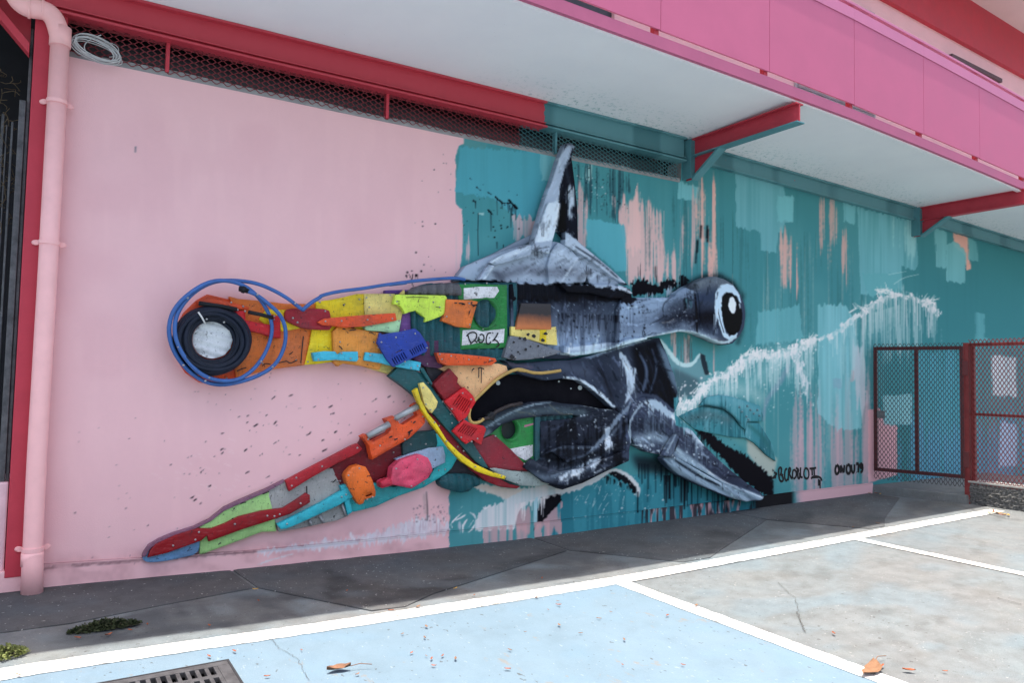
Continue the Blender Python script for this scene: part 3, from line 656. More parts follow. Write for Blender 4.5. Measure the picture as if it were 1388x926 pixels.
    w.stroke([(655, 582), (690, 560), (720, 549), (745, 546)], [1.5, 2.5, 2], (150, 165, 175), .8, 1, .6, 3)
    w.stroke([(785, 548), (805, 552), (830, 556)], [1.4, 1.8, 1], (170, 176, 176), .8, 1, .8, 3); w.stroke([(700, 558), (722, 561), (731, 570)], [.8], (120, 118, 100), .8); w.stroke([(745, 549), (760, 562), (775, 562)], [.8], (130, 124, 104), .8)
    w.spray([(740, 585), (790, 580)], 14, (62, 66, 78), .8); w.stroke([(738, 615), (760, 606), (790, 607), (812, 606)], [1, 4, 3, 1], (96, 104, 116), .8, 2); w.stroke([(770, 625), (800, 615), (830, 590), (852, 560)], [1, 3, 4, 2], (110, 120, 136), .75, 3)
    w.spray([(700, 640), (740, 648), (800, 632)], 7, (120, 132, 146), .8); w.spray([(715, 625), (760, 640)], 5, (84, 88, 98), .7)
    w.stroke([(762, 650), (780, 640), (800, 628), (812, 622)], [9, 10, 9, 4], (206, 214, 224), .95, 1.2, 2.5, 11); w.drips([(765, 652), (812, 625)], 26, 3, 10, (206, 214, 224), (.8, 1.6), .9, 54)
    w.stroke([(822, 582), (826, 600), (822, 610)], [8, 7, 3], (206, 214, 224), .95, 1.2, 2, 12); w.drips([(818, 595), (830, 600)], 12, 5, 24, (206, 214, 224), (.7, 1.5), .9, 55)
    w.stroke([(853, 562), (856, 590), (854, 615)], [7, 6, 3], BLACK, .95, 1.5)
    w.dots([(770, 560), (900, 545), (900, 660), (780, 660)], 150, .3, 1.3, (206, 214, 222), .85, 56)
    w.dots([(640, 545), (780, 545), (780, 640), (690, 640)], 30, .4, 1.1, (190, 196, 200), .8, 57)
    w.fill([(820, 640), (850, 628), (880, 612), (880, 640), (850, 650)], (150, 160, 168), .7, soft=3)
    # right fin
    q = cP([(0, 200), (100, 60), (260, 80), (1080, 780), (1000, 860), (600, 780), (0, 500)])
    w.fill(q, (72, 78, 94)); w.spray(cP([(130, 300), (260, 320)]), 18, (40, 44, 54), .9); w.spray(cP([(480, 380), (620, 560), (800, 680)]), 14, (58, 62, 76), .9); w.spray(cP([(330, 560), (600, 640)]), 0.1, (0, 0, 0), 0)
    w.stroke(cP([(190, 130), (250, 140), (330, 200), (430, 265), (520, 360), (580, 430)]), [7, 11, 9, 7, 6, 2], (178, 194, 208), .92, 2, 2, 13); w.drips(cP([(200, 150), (330, 210), (430, 280), (580, 440)]), 50, 4, 18, (180, 196, 210), (.8, 1.6), .85, 58)
    w.spray(cP([(120, 390), (250, 370), (330, 400)]), 9, (165, 182, 196), .9); w.dots(cP([(80, 420), (320, 430), (300, 520), (120, 480)]), 50, .5, 2.6, (200, 212, 222), .9, 59)
    w.fill(cP([(300, 520), (395, 440), (560, 560), (720, 690), (1010, 790), (1000, 815), (870, 825), (720, 780), (560, 710), (380, 620)]), (140, 158, 172), .95, soft=1)
    w.spray(cP([(400, 470), (560, 600), (700, 700)]), 5, (172, 188, 200), .8); w.stroke(cP([(390, 540), (560, 650), (700, 715)]), [2, 3.5, 2], (36, 40, 50), .9, 1.5); w.stroke(cP([(550, 560), (720, 690), (860, 740), (1000, 800)]), [1, 2, 2, 2], (206, 216, 224), .9, 1.2)
    w.stroke(cP([(715, 700), (720, 740)]), [1.2], BLACK, .9); w.fill(cP([(310, 490), (380, 360), (425, 340), (370, 520)]), (88, 96, 112), .9); w.stroke(cP([(315, 508), (370, 515), (415, 375)]), [1.4], (24, 26, 34), .9); w.stroke(cP([(395, 350), (330, 480)]), [2], (170, 184, 196), .7)
    w.spray(cP([(480, 360), (500, 365)]), 2, BLACK, .9); w.dots(cP([(100, 120), (600, 300), (800, 700), (300, 520)]), 90, .3, 1.0, (196, 208, 218), .8, 60)
    w.spray(cP([(800, 800), (900, 830)]), 4, (150, 165, 176), .8)
    w.dots([(690, 480), (900, 470), (930, 560), (860, 640), (740, 650), (700, 560)], 150, .25, .8, (190, 200, 208), .7, 71)
    w.dots([(860, 545), (1010, 650), (1000, 680), (860, 610)], 90, .3, .9, (24, 26, 32), .7, 72)
    w.dots([(630, 330), (840, 350), (850, 385), (630, 385)], 70, .3, .9, (60, 64, 74), .7, 73)
    w.streaks([(690, 400), (850, 400), (850, 480), (690, 490)], (60, 66, 80), .3, .5, 1, 1.4, 30, 6)
    w.streaks([(855, 400), (940, 395), (940, 460), (855, 470)], (80, 88, 104), .25, .4, 2, 1.4, 30, 6)
    w.streaks([(860, 545), (930, 580), (990, 640), (930, 640), (860, 600)], (120, 134, 150), .3, .5, 0, 1.4, 24, 6)
    w.streaks([(735, 575), (850, 560), (850, 640), (735, 640)], (20, 22, 28), .4, .7, 1, 3, 24, 6)
    w.dabs([(690, 385), (850, 390), (850, 480), (700, 488)], 150, 10, 2.2, 78, .5, 1.35, 1)
    w.dabs([(845, 400), (940, 390), (940, 455), (850, 465)], 110, 9, 2.2, 12, .6, 1.3, 2)
    w.dabs([(945, 385), (980, 380), (972, 462), (945, 455)], 60, 7, 1.8, 80, .6, 1.3, 3)
    w.dabs([(630, 375), (700, 335), (770, 335), (840, 383)], 160, 11, 2.4, 25, .55, 1.25, 4)
    w.dabs([(735, 215), (775, 205), (780, 330), (722, 340)], 90, 12, 1.8, 72, .55, 1.3, 5)
    w.dabs([(690, 490), (800, 488), (905, 465), (925, 550), (840, 555), (770, 510)], 190, 12, 2.2, -62, .45, 1.6, 6)
    w.dabs([(650, 580), (745, 545), (850, 555), (855, 630), (760, 665), (715, 630), (735, 575)], 220, 11, 2.2, 24, .45, 1.7, 7)
    w.dabs([(855, 545), (885, 545), (950, 590), (1040, 672), (1000, 680), (900, 625), (855, 600)], 230, 11, 2.2, -38, .5, 1.5, 8)
    w.dots([(850, 540), (900, 545), (1010, 650), (980, 670), (860, 610)], 60, .4, 1.8, (206, 216, 224), .9, 81)
    w.dots([(735, 560), (860, 550), (850, 640), (740, 650)], 60, .4, 1.5, (206, 214, 222), .9, 82)
    w.stroke([(855, 545), (850, 556), (838, 566), (822, 590), (800, 612)], [3, 5, 6, 5, 1], (150, 164, 180), .7, 1.2, 1.5, 3)
    w.stroke([(870, 548), (858, 562), (852, 580), (856, 602)], [2, 3, 3, 1], (176, 190, 202), .8, 1, 1, 4)
    # tail plates
    q = cT([(270, 330), (560, 300), (740, 360), (800, 640), (780, 680), (600, 560), (280, 470)])
    w.fill(q, (78, 138, 146)); w.spray(cT([(460, 340), (560, 340), (700, 400)]), 8, (112, 164, 174), .8); w.streaks(q, (120, 168, 176), .4, .6, 1, 1.6, 30, 6); w.streaks(q, (48, 92, 100), .35, .6, 2, 1.6, 30, 6); w.spray(cT([(340, 440), (440, 410), (540, 440)]), 9, (92, 112, 116), .7)
    w.spray(cT([(430, 370), (520, 385), (600, 460)]), 3, (40, 62, 68), .8); w.spray(cT([(650, 470), (720, 530), (770, 620)]), 4, (62, 112, 112), .7)
    w.dots(cT([(300, 330), (740, 340), (760, 620), (300, 480)]), 60, .3, 1.1, (200, 214, 220), .8, 61); w.dots(cT([(300, 400), (500, 420), (500, 500), (340, 480)]), 60, .3, .8, BLACK, .8, 62)
paint_relief()

# ------------------------------------------------------------------ flat polygons cut into a fine grid
def fillgrid(pts, s, holes=()):
    """bmesh of a polygon (with holes) in the a-b plane, cut along grid lines s apart"""
    bm = bmesh.new(); es = []
    for loop in (pts, *holes):
        vs = [bm.verts.new((float(a), float(b), 0)) for a, b in loop]
        for i in range(len(vs)): es.append(bm.edges.new((vs[i], vs[(i+1) % len(vs)])))
    bmesh.ops.triangle_fill(bm, edges=es, use_beauty=True, use_dissolve=True, normal=(0, 0, 1))
    P = np.asarray(pts); lo, hi = P.min(0), P.max(0)
    for ax in (0, 1):
        n = np.arange(lo[ax]+s*.5, hi[ax], s); no = (1, 0, 0) if ax == 0 else (0, 1, 0)
        for v in n:
            bmesh.ops.bisect_plane(bm, geom=bm.verts[:]+bm.edges[:]+bm.faces[:], dist=s*.02, plane_co=(v, 0, 0) if ax == 0 else (0, v, 0), plane_no=no)
    return bm
def edgedist(A, loops):
    d = np.full(len(A), 9e9)
    for L in loops:
        L = np.asarray(L, float); Q = np.roll(L, -1, 0)
        for p, q in zip(L, Q):
            e = q-p; t = np.clip(((A-p)@e)/(e@e+1e-12), 0, 1); d = np.minimum(d, np.hypot(*(A-p-t[:, None]*e).T))
    return d
def ripple(A, seed, lo=2.5, hi=9):
    r = np.random.default_rng(seed); o = np.zeros(len(A))
    for _ in range(6):
        k = r.uniform(lo, hi); a = r.uniform(0, 6.28); o += np.sin(k*(A[:, 0]*math.cos(a)+A[:, 1]*math.sin(a))*2+r.uniform(0, 6.28))
    return o/6
def relief(name, bm, tomap, back, mat, parent, loops, label=None, paint=None, kind=None, flat_shade=False):
    """lift a filled polygon into space (tomap) and close its rim backwards (back)"""
    A = np.array([v.co[:2] for v in bm.verts]); P = tomap(A)
    for v, p in zip(bm.verts, P): v.co = p
    be = [e for e in bm.edges if e.is_boundary]
    for f in bm.faces: f.smooth = not flat_shade
    r = bmesh.ops.extrude_edge_only(bm, edges=be)
    for e in be: e.smooth = False
    for v in [g for g in r['geom'] if isinstance(g, bmesh.types.BMVert)]: v.co = back(v.co)
    bm.normal_update()
    C = None
    if paint is not None: C = paint(np.array([v.co[:] for v in bm.verts]))
    o = frombm(name, bm, mat, parent, label, kind)
    setpaint(o.data, C); return o

# ------------------------------------------------------------------ ground
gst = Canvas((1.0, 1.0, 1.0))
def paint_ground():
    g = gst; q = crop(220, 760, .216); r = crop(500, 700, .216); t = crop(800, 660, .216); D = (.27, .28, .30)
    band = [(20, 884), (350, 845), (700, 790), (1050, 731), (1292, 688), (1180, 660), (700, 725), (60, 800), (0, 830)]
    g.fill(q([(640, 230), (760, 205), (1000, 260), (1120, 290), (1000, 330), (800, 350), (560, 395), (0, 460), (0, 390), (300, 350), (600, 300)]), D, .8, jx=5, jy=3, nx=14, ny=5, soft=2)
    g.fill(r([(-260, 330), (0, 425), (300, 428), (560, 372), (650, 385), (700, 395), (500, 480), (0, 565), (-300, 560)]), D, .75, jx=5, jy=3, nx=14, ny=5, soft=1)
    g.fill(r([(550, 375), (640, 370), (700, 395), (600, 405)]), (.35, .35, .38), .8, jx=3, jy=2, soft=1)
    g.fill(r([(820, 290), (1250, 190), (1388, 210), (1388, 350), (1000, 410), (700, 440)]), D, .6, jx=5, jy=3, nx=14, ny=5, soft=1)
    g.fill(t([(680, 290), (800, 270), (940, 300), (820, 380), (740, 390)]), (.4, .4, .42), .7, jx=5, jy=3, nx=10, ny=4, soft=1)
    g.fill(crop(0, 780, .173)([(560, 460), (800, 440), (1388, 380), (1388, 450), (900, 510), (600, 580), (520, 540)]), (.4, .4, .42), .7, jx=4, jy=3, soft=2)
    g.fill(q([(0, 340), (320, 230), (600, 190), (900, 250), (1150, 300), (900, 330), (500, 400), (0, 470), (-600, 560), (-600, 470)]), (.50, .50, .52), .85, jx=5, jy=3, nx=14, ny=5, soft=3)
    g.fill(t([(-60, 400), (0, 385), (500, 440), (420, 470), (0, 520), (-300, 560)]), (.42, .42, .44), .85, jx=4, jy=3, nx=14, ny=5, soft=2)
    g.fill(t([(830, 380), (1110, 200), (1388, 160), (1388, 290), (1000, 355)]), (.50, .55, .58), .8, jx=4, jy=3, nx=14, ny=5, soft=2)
    g.fill([(60, 873), (95, 850), (225, 822), (345, 797), (480, 821), (420, 836), (330, 848), (250, 857), (110, 870)], (.46, .46, .48), .85, jx=5, jy=3, nx=14, ny=5, soft=2)  # ramp triangle fills: stain plus painted shade, stopping at the balcony's shadow edge
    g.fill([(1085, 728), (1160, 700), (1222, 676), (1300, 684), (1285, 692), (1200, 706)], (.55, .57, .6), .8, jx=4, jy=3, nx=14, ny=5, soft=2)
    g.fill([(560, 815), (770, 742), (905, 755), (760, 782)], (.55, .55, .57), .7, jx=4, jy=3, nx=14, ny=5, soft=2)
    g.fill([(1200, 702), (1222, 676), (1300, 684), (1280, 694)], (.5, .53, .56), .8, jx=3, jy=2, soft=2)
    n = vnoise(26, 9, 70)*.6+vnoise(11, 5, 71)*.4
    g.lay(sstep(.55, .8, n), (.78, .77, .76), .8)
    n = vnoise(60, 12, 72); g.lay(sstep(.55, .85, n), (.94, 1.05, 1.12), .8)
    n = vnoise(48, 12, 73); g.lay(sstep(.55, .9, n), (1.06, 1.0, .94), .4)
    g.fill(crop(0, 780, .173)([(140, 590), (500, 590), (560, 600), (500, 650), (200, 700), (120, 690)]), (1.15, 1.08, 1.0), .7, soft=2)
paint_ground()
def stain_shade(P):  # ground tone per vertex: stains together with the painted shade
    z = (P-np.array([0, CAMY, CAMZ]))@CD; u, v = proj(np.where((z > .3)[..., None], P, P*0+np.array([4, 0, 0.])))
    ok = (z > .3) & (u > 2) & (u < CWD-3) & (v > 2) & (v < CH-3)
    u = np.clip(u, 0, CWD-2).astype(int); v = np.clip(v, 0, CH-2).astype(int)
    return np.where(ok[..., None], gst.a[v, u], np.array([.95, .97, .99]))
def groundmat(name, c1, c2, tint, rough=.9, bmp=.5, white=.35, sx=(1, 1, 1), dirt=1.0, wear=0.0):
    m, nt, b = nodes(name); v = pos(nt, sx)
    a = nt.nodes.new('ShaderNodeAttribute'); a.attribute_name = 'paint'
    n1 = noise(nt, 1.1, 8, .62, v, .6); n2 = noise(nt, 7, 6, .7, v); n3 = noise(nt, 160, 3, .7, v); n4 = noise(nt, 42, 2, .5, v); n5 = noise(nt, .5, 5, .6, v, 1.0)
    c = mixc(nt, ramp(nt, n1, [(.32, 0.0), (.68, 1.0)]), c1, c2)
    c = mixc(nt, ramp(nt, n5, [(.42, 0.0), (.62, .75)]), c, tint)
    c = mixc(nt, ramp(nt, n2, [(.35, .45*dirt), (.6, 0.0)]), c, tuple(x*.6 for x in c1))
    c = mixc(nt, ramp(nt, n3, [(.3, .5*dirt), (.55, 0.0)]), c, tuple(x*.55 for x in c1))
    c = mixc(nt, ramp(nt, n4, [(.70, 0.0), (.725, white)]), c, (.62, .62, .6))
    n6 = noise(nt, 33, 2, .5, v); c = mixc(nt, ramp(nt, n6, [(.27, .8), (.30, 0.0)]), c, (.05, .05, .05))
    if wear:
        nw = noise(nt, 5, 9, .72, v, .5); c = mixc(nt, ramp(nt, nw, [(wear, 0.0), (wear+.035, .85)]), c, (.15, .15, .147))
    c = mixc(nt, 1.0, c, a.outputs['Color'], 'MULTIPLY'); nt.nodes[-1].clamp_result = False
    nt.links.new(c, b.inputs['Base Color']); b.inputs['Roughness'].default_value = rough; b.inputs['Specular IOR Level'].default_value = .25
    ad = nt.nodes.new('ShaderNodeMath'); nt.links.new(n3, ad.inputs[0]); nt.links.new(n2, ad.inputs[1]); bump(nt, b, ad.outputs[0], bmp, .006)
    return m
M_lot = groundmat('lot_concrete', white=.18, c1=(.134, .139, .142), c2=(.162, .167, .170), tint=(.140, .168, .182))
M_slab = groundmat('slab_concrete', (.074, .076, .080), (.104, .104, .106), (.075, .086, .093), white=.5)  # same concrete as the lot, darkened in colour to deepen the balcony's shade
M_blue = groundmat('blue_bay_paint', (.117, .173, .221), (.124, .180, .229), (.13, .187, .236), .7, .4, .12, (1, .55, 1), .35, .615)
M_white = groundmat('white_line_paint', (.66, .65, .62), (.74, .73, .70), (.72, .71, .68), .7, .4, .0, wear=.57)
M_dark = flat('dark_crack', (.06, .058, .055), .95)
def sheet(name, xs, ys, dz, mat, parent=None, hole=None, kind=None, label=None):
    X, Y = np.meshgrid(xs, ys); Z = gz(X)+dz; P = np.stack([X, Y, Z], -1)
    o = gridmesh(name, X, Y, Z, mat, parent, label, kind, stain_shade(P), False)
    if hole:
        bm = bmesh.new(); bm.from_mesh(o.data)
        x0, x1, y0, y1 = hole
        bmesh.ops.delete(bm, geom=[f for f in bm.faces if x0 < f.calc_center_median().x < x1 and y0 < f.calc_center_median().y < y1], context='FACES')
        bm.to_mesh(o.data); bm.free()
    return o
GX0, GX1, GY0, GY1 = .15, .90, -2.46, -2.02          # drain opening
def axis(parts): return np.unique(np.round(np.concatenate(parts), 4))
gxs = axis([np.array([-120, -60, -30, -15, -8, -4.]), np.arange(-2, 14, .045), np.array([GX0, GX1, 15, 17, 20, 26, 40, 80, 140.])])
gys = axis([np.array([-140, -80, -40, -20, -12, -8, -6.]), np.arange(-5, .3, .045), np.array([GY0, GY1, .5, .7, 20])])
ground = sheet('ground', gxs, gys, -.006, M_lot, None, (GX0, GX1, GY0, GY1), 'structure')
YL = lambda x: np.interp(x, [-4, 0, 3, 6, 10.4, 14], [-1.60, -1.585, -1.565, -1.565, -1.565, -1.565])   # wall-side edge of the long line
bxs = axis([np.array([-6, -4, -3.]), np.arange(-2, 4.0, .05), np.array([GX0, GX1, 4.0])])
bys = axis([np.array([-14, -8.]), np.arange(-5, -1.66, .05), np.array([GY0, GY1, -1.66])])
bay = sheet('blue_bay', bxs, bys, -.002, M_blue, ground, (GX0, GX1, GY0, GY1), label='light blue painted parking bay')
_a = bay.data.attributes['paint']; _c = np.empty(len(bay.data.vertices)*4, np.float32); _a.data.foreach_get('color', _c); _a.data.foreach_set('color', 1-(1-_c)*.4)
def line_strip(name, A, B, n=160, label=None):
    """painted stripe between two world polylines (same count)"""
    t = np.linspace(0, 1, n); r = np.random.default_rng(len(name))
    A = np.asarray(A, float); B = np.asarray(B, float)
    ip = lambda L: np.stack([np.interp(t, np.linspace(0, 1, len(L)), L[:, k]) for k in (0, 1)], -1)
    a = ip(A); b = ip(B); d = (a-b); d /= np.linalg.norm(d, axis=1)[:, None]
    a = a+d*(r.normal(0, .003, n))[:, None]; b = b+d*(r.normal(0, .003, n))[:, None]
    m = (a+b)/2; X = np.stack([a[:, 0], m[:, 0], b[:, 0]]); Y = np.stack([a[:, 1], m[:, 1], b[:, 1]]); Z = gz(X)+.002
    return gridmesh(name, X, Y, Z, M_white, ground, label, None, stain_shade(np.stack([X, Y, Z], -1)), False)
lx = np.linspace(-3, 10.55, 60); line_strip('parking_line', np.stack([lx, YL(lx)], -1), np.stack([lx, YL(lx)-.175], -1), 300, 'long white line along the pavement')
line_strip('parking_line', [(3.94, -1.735), (3.94, -9)], [(4.085, -1.735), (4.085, -9)], label='white line beside the blue bay')
line_strip('parking_line', [(7.22, -1.735), (7.16, -9)], [(7.35, -1.735), (7.29, -9)], label='thin white line between the bare bays')
# pavement slabs against the wall, joints open between them
pav = bpy.data.objects.new('pavement', None); COL.objects.link(pav); pav['kind'] = 'structure'; pav['_base'] = (0, 0, 0)
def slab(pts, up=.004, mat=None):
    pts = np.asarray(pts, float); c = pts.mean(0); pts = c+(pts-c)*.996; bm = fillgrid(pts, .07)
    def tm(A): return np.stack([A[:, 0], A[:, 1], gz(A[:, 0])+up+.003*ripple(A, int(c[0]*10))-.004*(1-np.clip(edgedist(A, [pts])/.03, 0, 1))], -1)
    return relief('slab', bm, tm, lambda p: Vector((p.x, p.y, p.z-.05)), mat or M_slab, pav, [pts], paint=stain_shade, flat_shade=True)
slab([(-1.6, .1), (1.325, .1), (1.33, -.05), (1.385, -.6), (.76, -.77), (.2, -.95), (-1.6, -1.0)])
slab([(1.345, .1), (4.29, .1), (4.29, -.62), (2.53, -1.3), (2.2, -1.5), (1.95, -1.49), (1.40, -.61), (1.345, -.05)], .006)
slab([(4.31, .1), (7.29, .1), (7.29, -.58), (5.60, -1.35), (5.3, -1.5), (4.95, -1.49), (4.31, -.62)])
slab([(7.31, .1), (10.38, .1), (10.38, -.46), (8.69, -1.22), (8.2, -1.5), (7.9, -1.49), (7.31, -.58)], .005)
slab([(-1.6, -1.02), (.2, -.97), (.76, -.79), (1.375, -.625), (1.93, -1.5), (-1.6, -1.52)], -.002, M_lot)
slab([(2.25, -1.5), (4.29, -.645), (4.92, -1.5)], -.002, M_lot); slab([(5.34, -1.5), (7.29, -.605), (7.88, -1.5)], -.003, M_lot); slab([(8.24, -1.5), (10.36, -.5), (10.36, -1.5)], -.002, M_lot)
def crack(px, w=.005):
    p = np.array([G(a, b) for a, b in px]); p = np.stack([np.interp(np.linspace(0, 1, 40), np.linspace(0, 1, len(p)), p[:, k]) for k in (0, 1)], -1)
    r = np.random.default_rng(len(px)+int(px[0][0])); p += r.normal(0, .006, p.shape); p = chaikin(p, 1, False)
    d = np.gradient(p, axis=0); n = np.stack([-d[:, 1], d[:, 0]], -1); n /= np.linalg.norm(n, axis=1)[:, None]; ww = (w*(.4+r.random(len(p))))[:, None]
    V = [(*q, gz(q[0])+.0035) for q in np.vstack([p+n*ww, p-n*ww])]; m = len(p)
    mk('crack', V, [(i, i+1, m+i+1, m+i) for i in range(m-1)], M_dark, ground)
crack([(1054, 790), (1078, 812), (1084, 830)], .0016); crack([(893, 800), (902, 815), (930, 826)], .0015); crack([(1098, 855), (1145, 858)], .0012); crack([(1352, 811), (1385, 820)], .003)
crack([(368, 868), (380, 880), (405, 895), (418, 924)], .0012); crack([(1290, 684), (1330, 694), (1362, 703), (1388, 706)], .007); crack([(1080, 830), (1092, 858)], .003)

# ------------------------------------------------------------------ the building
bld = empty('building', (4, 0, 0), 'long pink building with painted lower wall, white soffit and pink upper balcony', 'building')
CRIM = (.50, .042, .065); CRIMD = (.42, .033, .05); PNK = tuple(s2l((228, 142, 178))*1.0); LP = tuple(s2l(PINK)*GAIN)
M_crim = paintmat('crimson_steel', CRIM, .5, .10, .12, 5, .35)
M_col = paintmat('crimson_column', (.50, .045, .07), .6, .08, .2, 5, .3)
M_panel = paintmat('balcony_pink', (.505, .112, .215), .5, .05, .08, 2, .35)
M_fasc = paintmat('fascia_pink', (.47, .112, .21), .5, .08, .1, 3, .35)
M_flash = paintmat('flashing_pink', (.53, .16, .29), .45, .06, .08, 3, .35)
M_upw = paintmat('upper_wall_pink', LP, .8, .05, .3, 2, .2)
M_eave = paintmat('eave_cream', (.74, .62, .60), .8, .05, .2, 2, .2)
M_conc = paintmat('raw_concrete', (.30, .30, .30), .9, .2, .5, 7, .2)
M_void = flat('dark_interior', (.018, .018, .022), .9)
def soffitmat():
    m, nt, b = nodes('soffit_white'); v = pos(nt)
    g = nt.nodes.new('ShaderNodeNewGeometry'); sp = nt.nodes.new('ShaderNodeSeparateXYZ'); nt.links.new(g.outputs['Position'], sp.inputs[0])
    n1 = noise(nt, 1.3, 6, .6, v); n2 = noise(nt, 22, 4, .7, v); n3 = noise(nt, 90, 2, .5, v)
    c = mixc(nt, ramp(nt, n1, [(.35, 0.0), (.65, 1.0)]), (.80, .83, .86), (.84, .87, .89))
    near = nt.nodes.new('ShaderNodeMapRange'); near.inputs['From Min'].default_value = -.75; near.inputs['From Max'].default_value = -.12; nt.links.new(sp.outputs['Y'], near.inputs['Value'])
    rx = nt.nodes.new('ShaderNodeMapRange'); rx.inputs['From Min'].default_value = 3.2; rx.inputs['From Max'].default_value = 4.6; nt.links.new(sp.outputs['X'], rx.inputs['Value'])
    m1 = nt.nodes.new('ShaderNodeMath'); m1.operation = 'MULTIPLY'; nt.links.new(near.outputs[0], m1.inputs[0]); nt.links.new(rx.outputs[0], m1.inputs[1])
    sm = ramp(nt, n2, [(.55, 0.0), (.66, 1.0)]); m2 = nt.nodes.new('ShaderNodeMath'); m2.operation = 'MULTIPLY'; nt.links.new(m1.outputs[0], m2.inputs[0]); nt.links.new(sm, m2.inputs[1])
    c = mixc(nt, m2.outputs[0], c, (.28, .46, .47))
    c = mixc(nt, ramp(nt, n3, [(.77, 0.0), (.78, .7)]), c, (.12, .13, .13))
    nt.links.new(c, b.inputs['Base Color']); b.inputs['Roughness'].default_value = .75; bump(nt, b, n1, .1, .01); return m
M_sof = soffitmat()
def beammat(name, edge, chip):
    """crimson steel over-painted teal beyond x = edge, chipped back to red"""
    m, nt, b = nodes(name); v = pos(nt); g = nt.nodes.new('ShaderNodeNewGeometry'); sp = nt.nodes.new('ShaderNodeSeparateXYZ'); nt.links.new(g.outputs['Position'], sp.inputs[0])
    n1 = noise(nt, 9, 4, .7, v); n2 = noise(nt, 1.2, 2, .5, pos(nt, (1.1, .1, .2)))
    a = nt.nodes.new('ShaderNodeMath'); a.operation = 'MULTIPLY_ADD'; nt.links.new(n1, a.inputs[0]); a.inputs[1].default_value = .16; nt.links.new(sp.outputs['X'], a.inputs[2])
    st = nt.nodes.new('ShaderNodeMath'); st.operation = 'GREATER_THAN'; nt.links.new(a.outputs[0], st.inputs[0]); st.inputs[1].default_value = edge+.08
    teal = mixc(nt, ramp(nt, n2, [(.40, 0.0), (.46, 1.0)]), (.055, .185, .21), (.10, .27, .30))
    n3 = noise(nt, 5, 5, .7, pos(nt, (1.0, 3, 3)))
    teal = mixc(nt, ramp(nt, n3, [(chip, 0.0), (chip+.01, 1.0)]), teal, (.48, .05, .06))
    c = mixc(nt, st.outputs[0], CRIM if name != 'vent_mesh_paint' else (.22, .025, .035), teal); nt.links.new(c, b.inputs['Base Color']); b.inputs['Roughness'].default_value = .5; bump(nt, b, n1, .08, .004); return m
M_beam = beammat('overpainted_beam', 4.32, .70); M_brk = beammat('bracket_paint', 90, .9)
M_teal = paintmat('teal_steel', (.085, .245, .275), .5, .15, .12, 5, .35)
zlin = lambda pts, y: (lambda Q: (lambda x: np.interp(x, Q[:, 0], Q[:, 2])))(np.array([W(a, b, y) for a, b in pts]))
BY = -.11                                             # front of the edge beam
zBb = zlin([(90, 18), (350, 81), (700, 162), (922, 216)], BY); zBt = zlin([(194, 0), (350, 38), (700, 126), (927, 184), (960, 199), (1232, 277), (1388, 326)], BY)
zBb2 = zlin([(956, 221), (1234, 296), (1388, 341)], BY+.03)
X1, X2 = 6.42, 11.62                                  # brackets
zWt = lambda x: np.interp(x, [0, 1.4, 3.3, 6.4], [3.965, 3.99, 4.015, 4.07])
# wall, painted
cols = np.concatenate([np.arange(40, 190, 2.6), np.arange(190, 560, 1.5), np.arange(560, 1310, 1.25), np.arange(1310, 1420, 2.0)])
wx = W(cols, np.full(len(cols), 430.0))[:, 0]; wx = np.concatenate([[-.14], wx[(wx > -.13) & (abs(wx-X1) > .012)], [X1-.004, X1+.004, 17.5, 19, 22]]); wx.sort()
top = np.where(wx < X1, zWt(wx), zBb2(wx)+.06); tt = np.linspace(0, 1, 520)[:, None]
WX = np.broadcast_to(wx, (520, len(wx))); WZ = -.08+tt*(top+.08)
r_ = np.random.default_rng(3); WYY = .0025*np.sin(WX*1.7+1)*np.sin(WZ*1.3)
WP = np.stack([WX, WYY, WZ], -1)
M_wall = attrmat('mural_wall', .85, .35, 130, .035, .12)
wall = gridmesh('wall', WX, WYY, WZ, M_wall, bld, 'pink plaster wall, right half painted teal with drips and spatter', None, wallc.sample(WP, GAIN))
box('wall_core', -.14, X1, .012, .24, -.1, 3.95, M_conc, bld, 0); box('wall_core', X1, 22, .012, .24, -.1, 4.3, M_conc, bld, 0)
# plinth
pxs = wx[wx < 10.45]; zt = np.interp(pxs, [0, 1.5, 2.5, 4.1, 7.5, 8.6, 10.4], [.205, .142, .13, .115, .13, .15, .16])
zz = [-.08+0*pxs, zt-.03, zt-.008, zt]; yy = [-.022, -.022, -.020, .002]
prof = np.linspace(0, 1, 22); PXX = np.broadcast_to(pxs, (24, len(pxs))).copy(); PZZ = np.empty_like(PXX); PYY = np.empty_like(PXX)
for i in range(22): PZZ[i] = -.08+(zt+.08-.004)*prof[i]; PYY[i] = -.024
PZZ[22] = zt; PYY[22] = -.018; PZZ[23] = zt+.001; PYY[23] = .004
PP = np.stack([PXX, PYY, PZZ], -1); pc = wallc.sample(PP-np.array([0, 0, .0]), GAIN)
u, v = proj(PP); n = vnoise(3, 60, 41)[np.clip(v, 0, CH-1).astype(int), np.clip(u, 0, CWD-1).astype(int)]
pinkb = s2l((190, 158, 168))*GAIN; k = (sstep(.45, .6, n)*((u > 880) & (u < 1010))*.9)[..., None]; pc = pc*(1-k)+pinkb*k
k = (((u > 655) & (u < 745))*.75*sstep(.2, .6, n))[..., None]; pc = pc*(1-k)+pinkb*k
k = (sstep(.5, .56, n)*((u > 870) & (u < 1030))*.95)[..., None]*sstep(.3, .5, vnoise(2, 60, 44)[np.clip(v, 0, CH-1).astype(int), np.clip(u, 0, CWD-1).astype(int)])[..., None]; pc = pc*(1-k)+np.array([.02, .025, .035])*k
k = (sstep(1012, 1030, u)*(1-sstep(1072, 1080, u)))[..., None]; pc = pc*(1-k)+np.array([.012, .012, .014])*k
k = sstep(1076, 1090, u)[..., None]; pc = pc*(1-k)+s2l((192, 164, 178))*GAIN*k
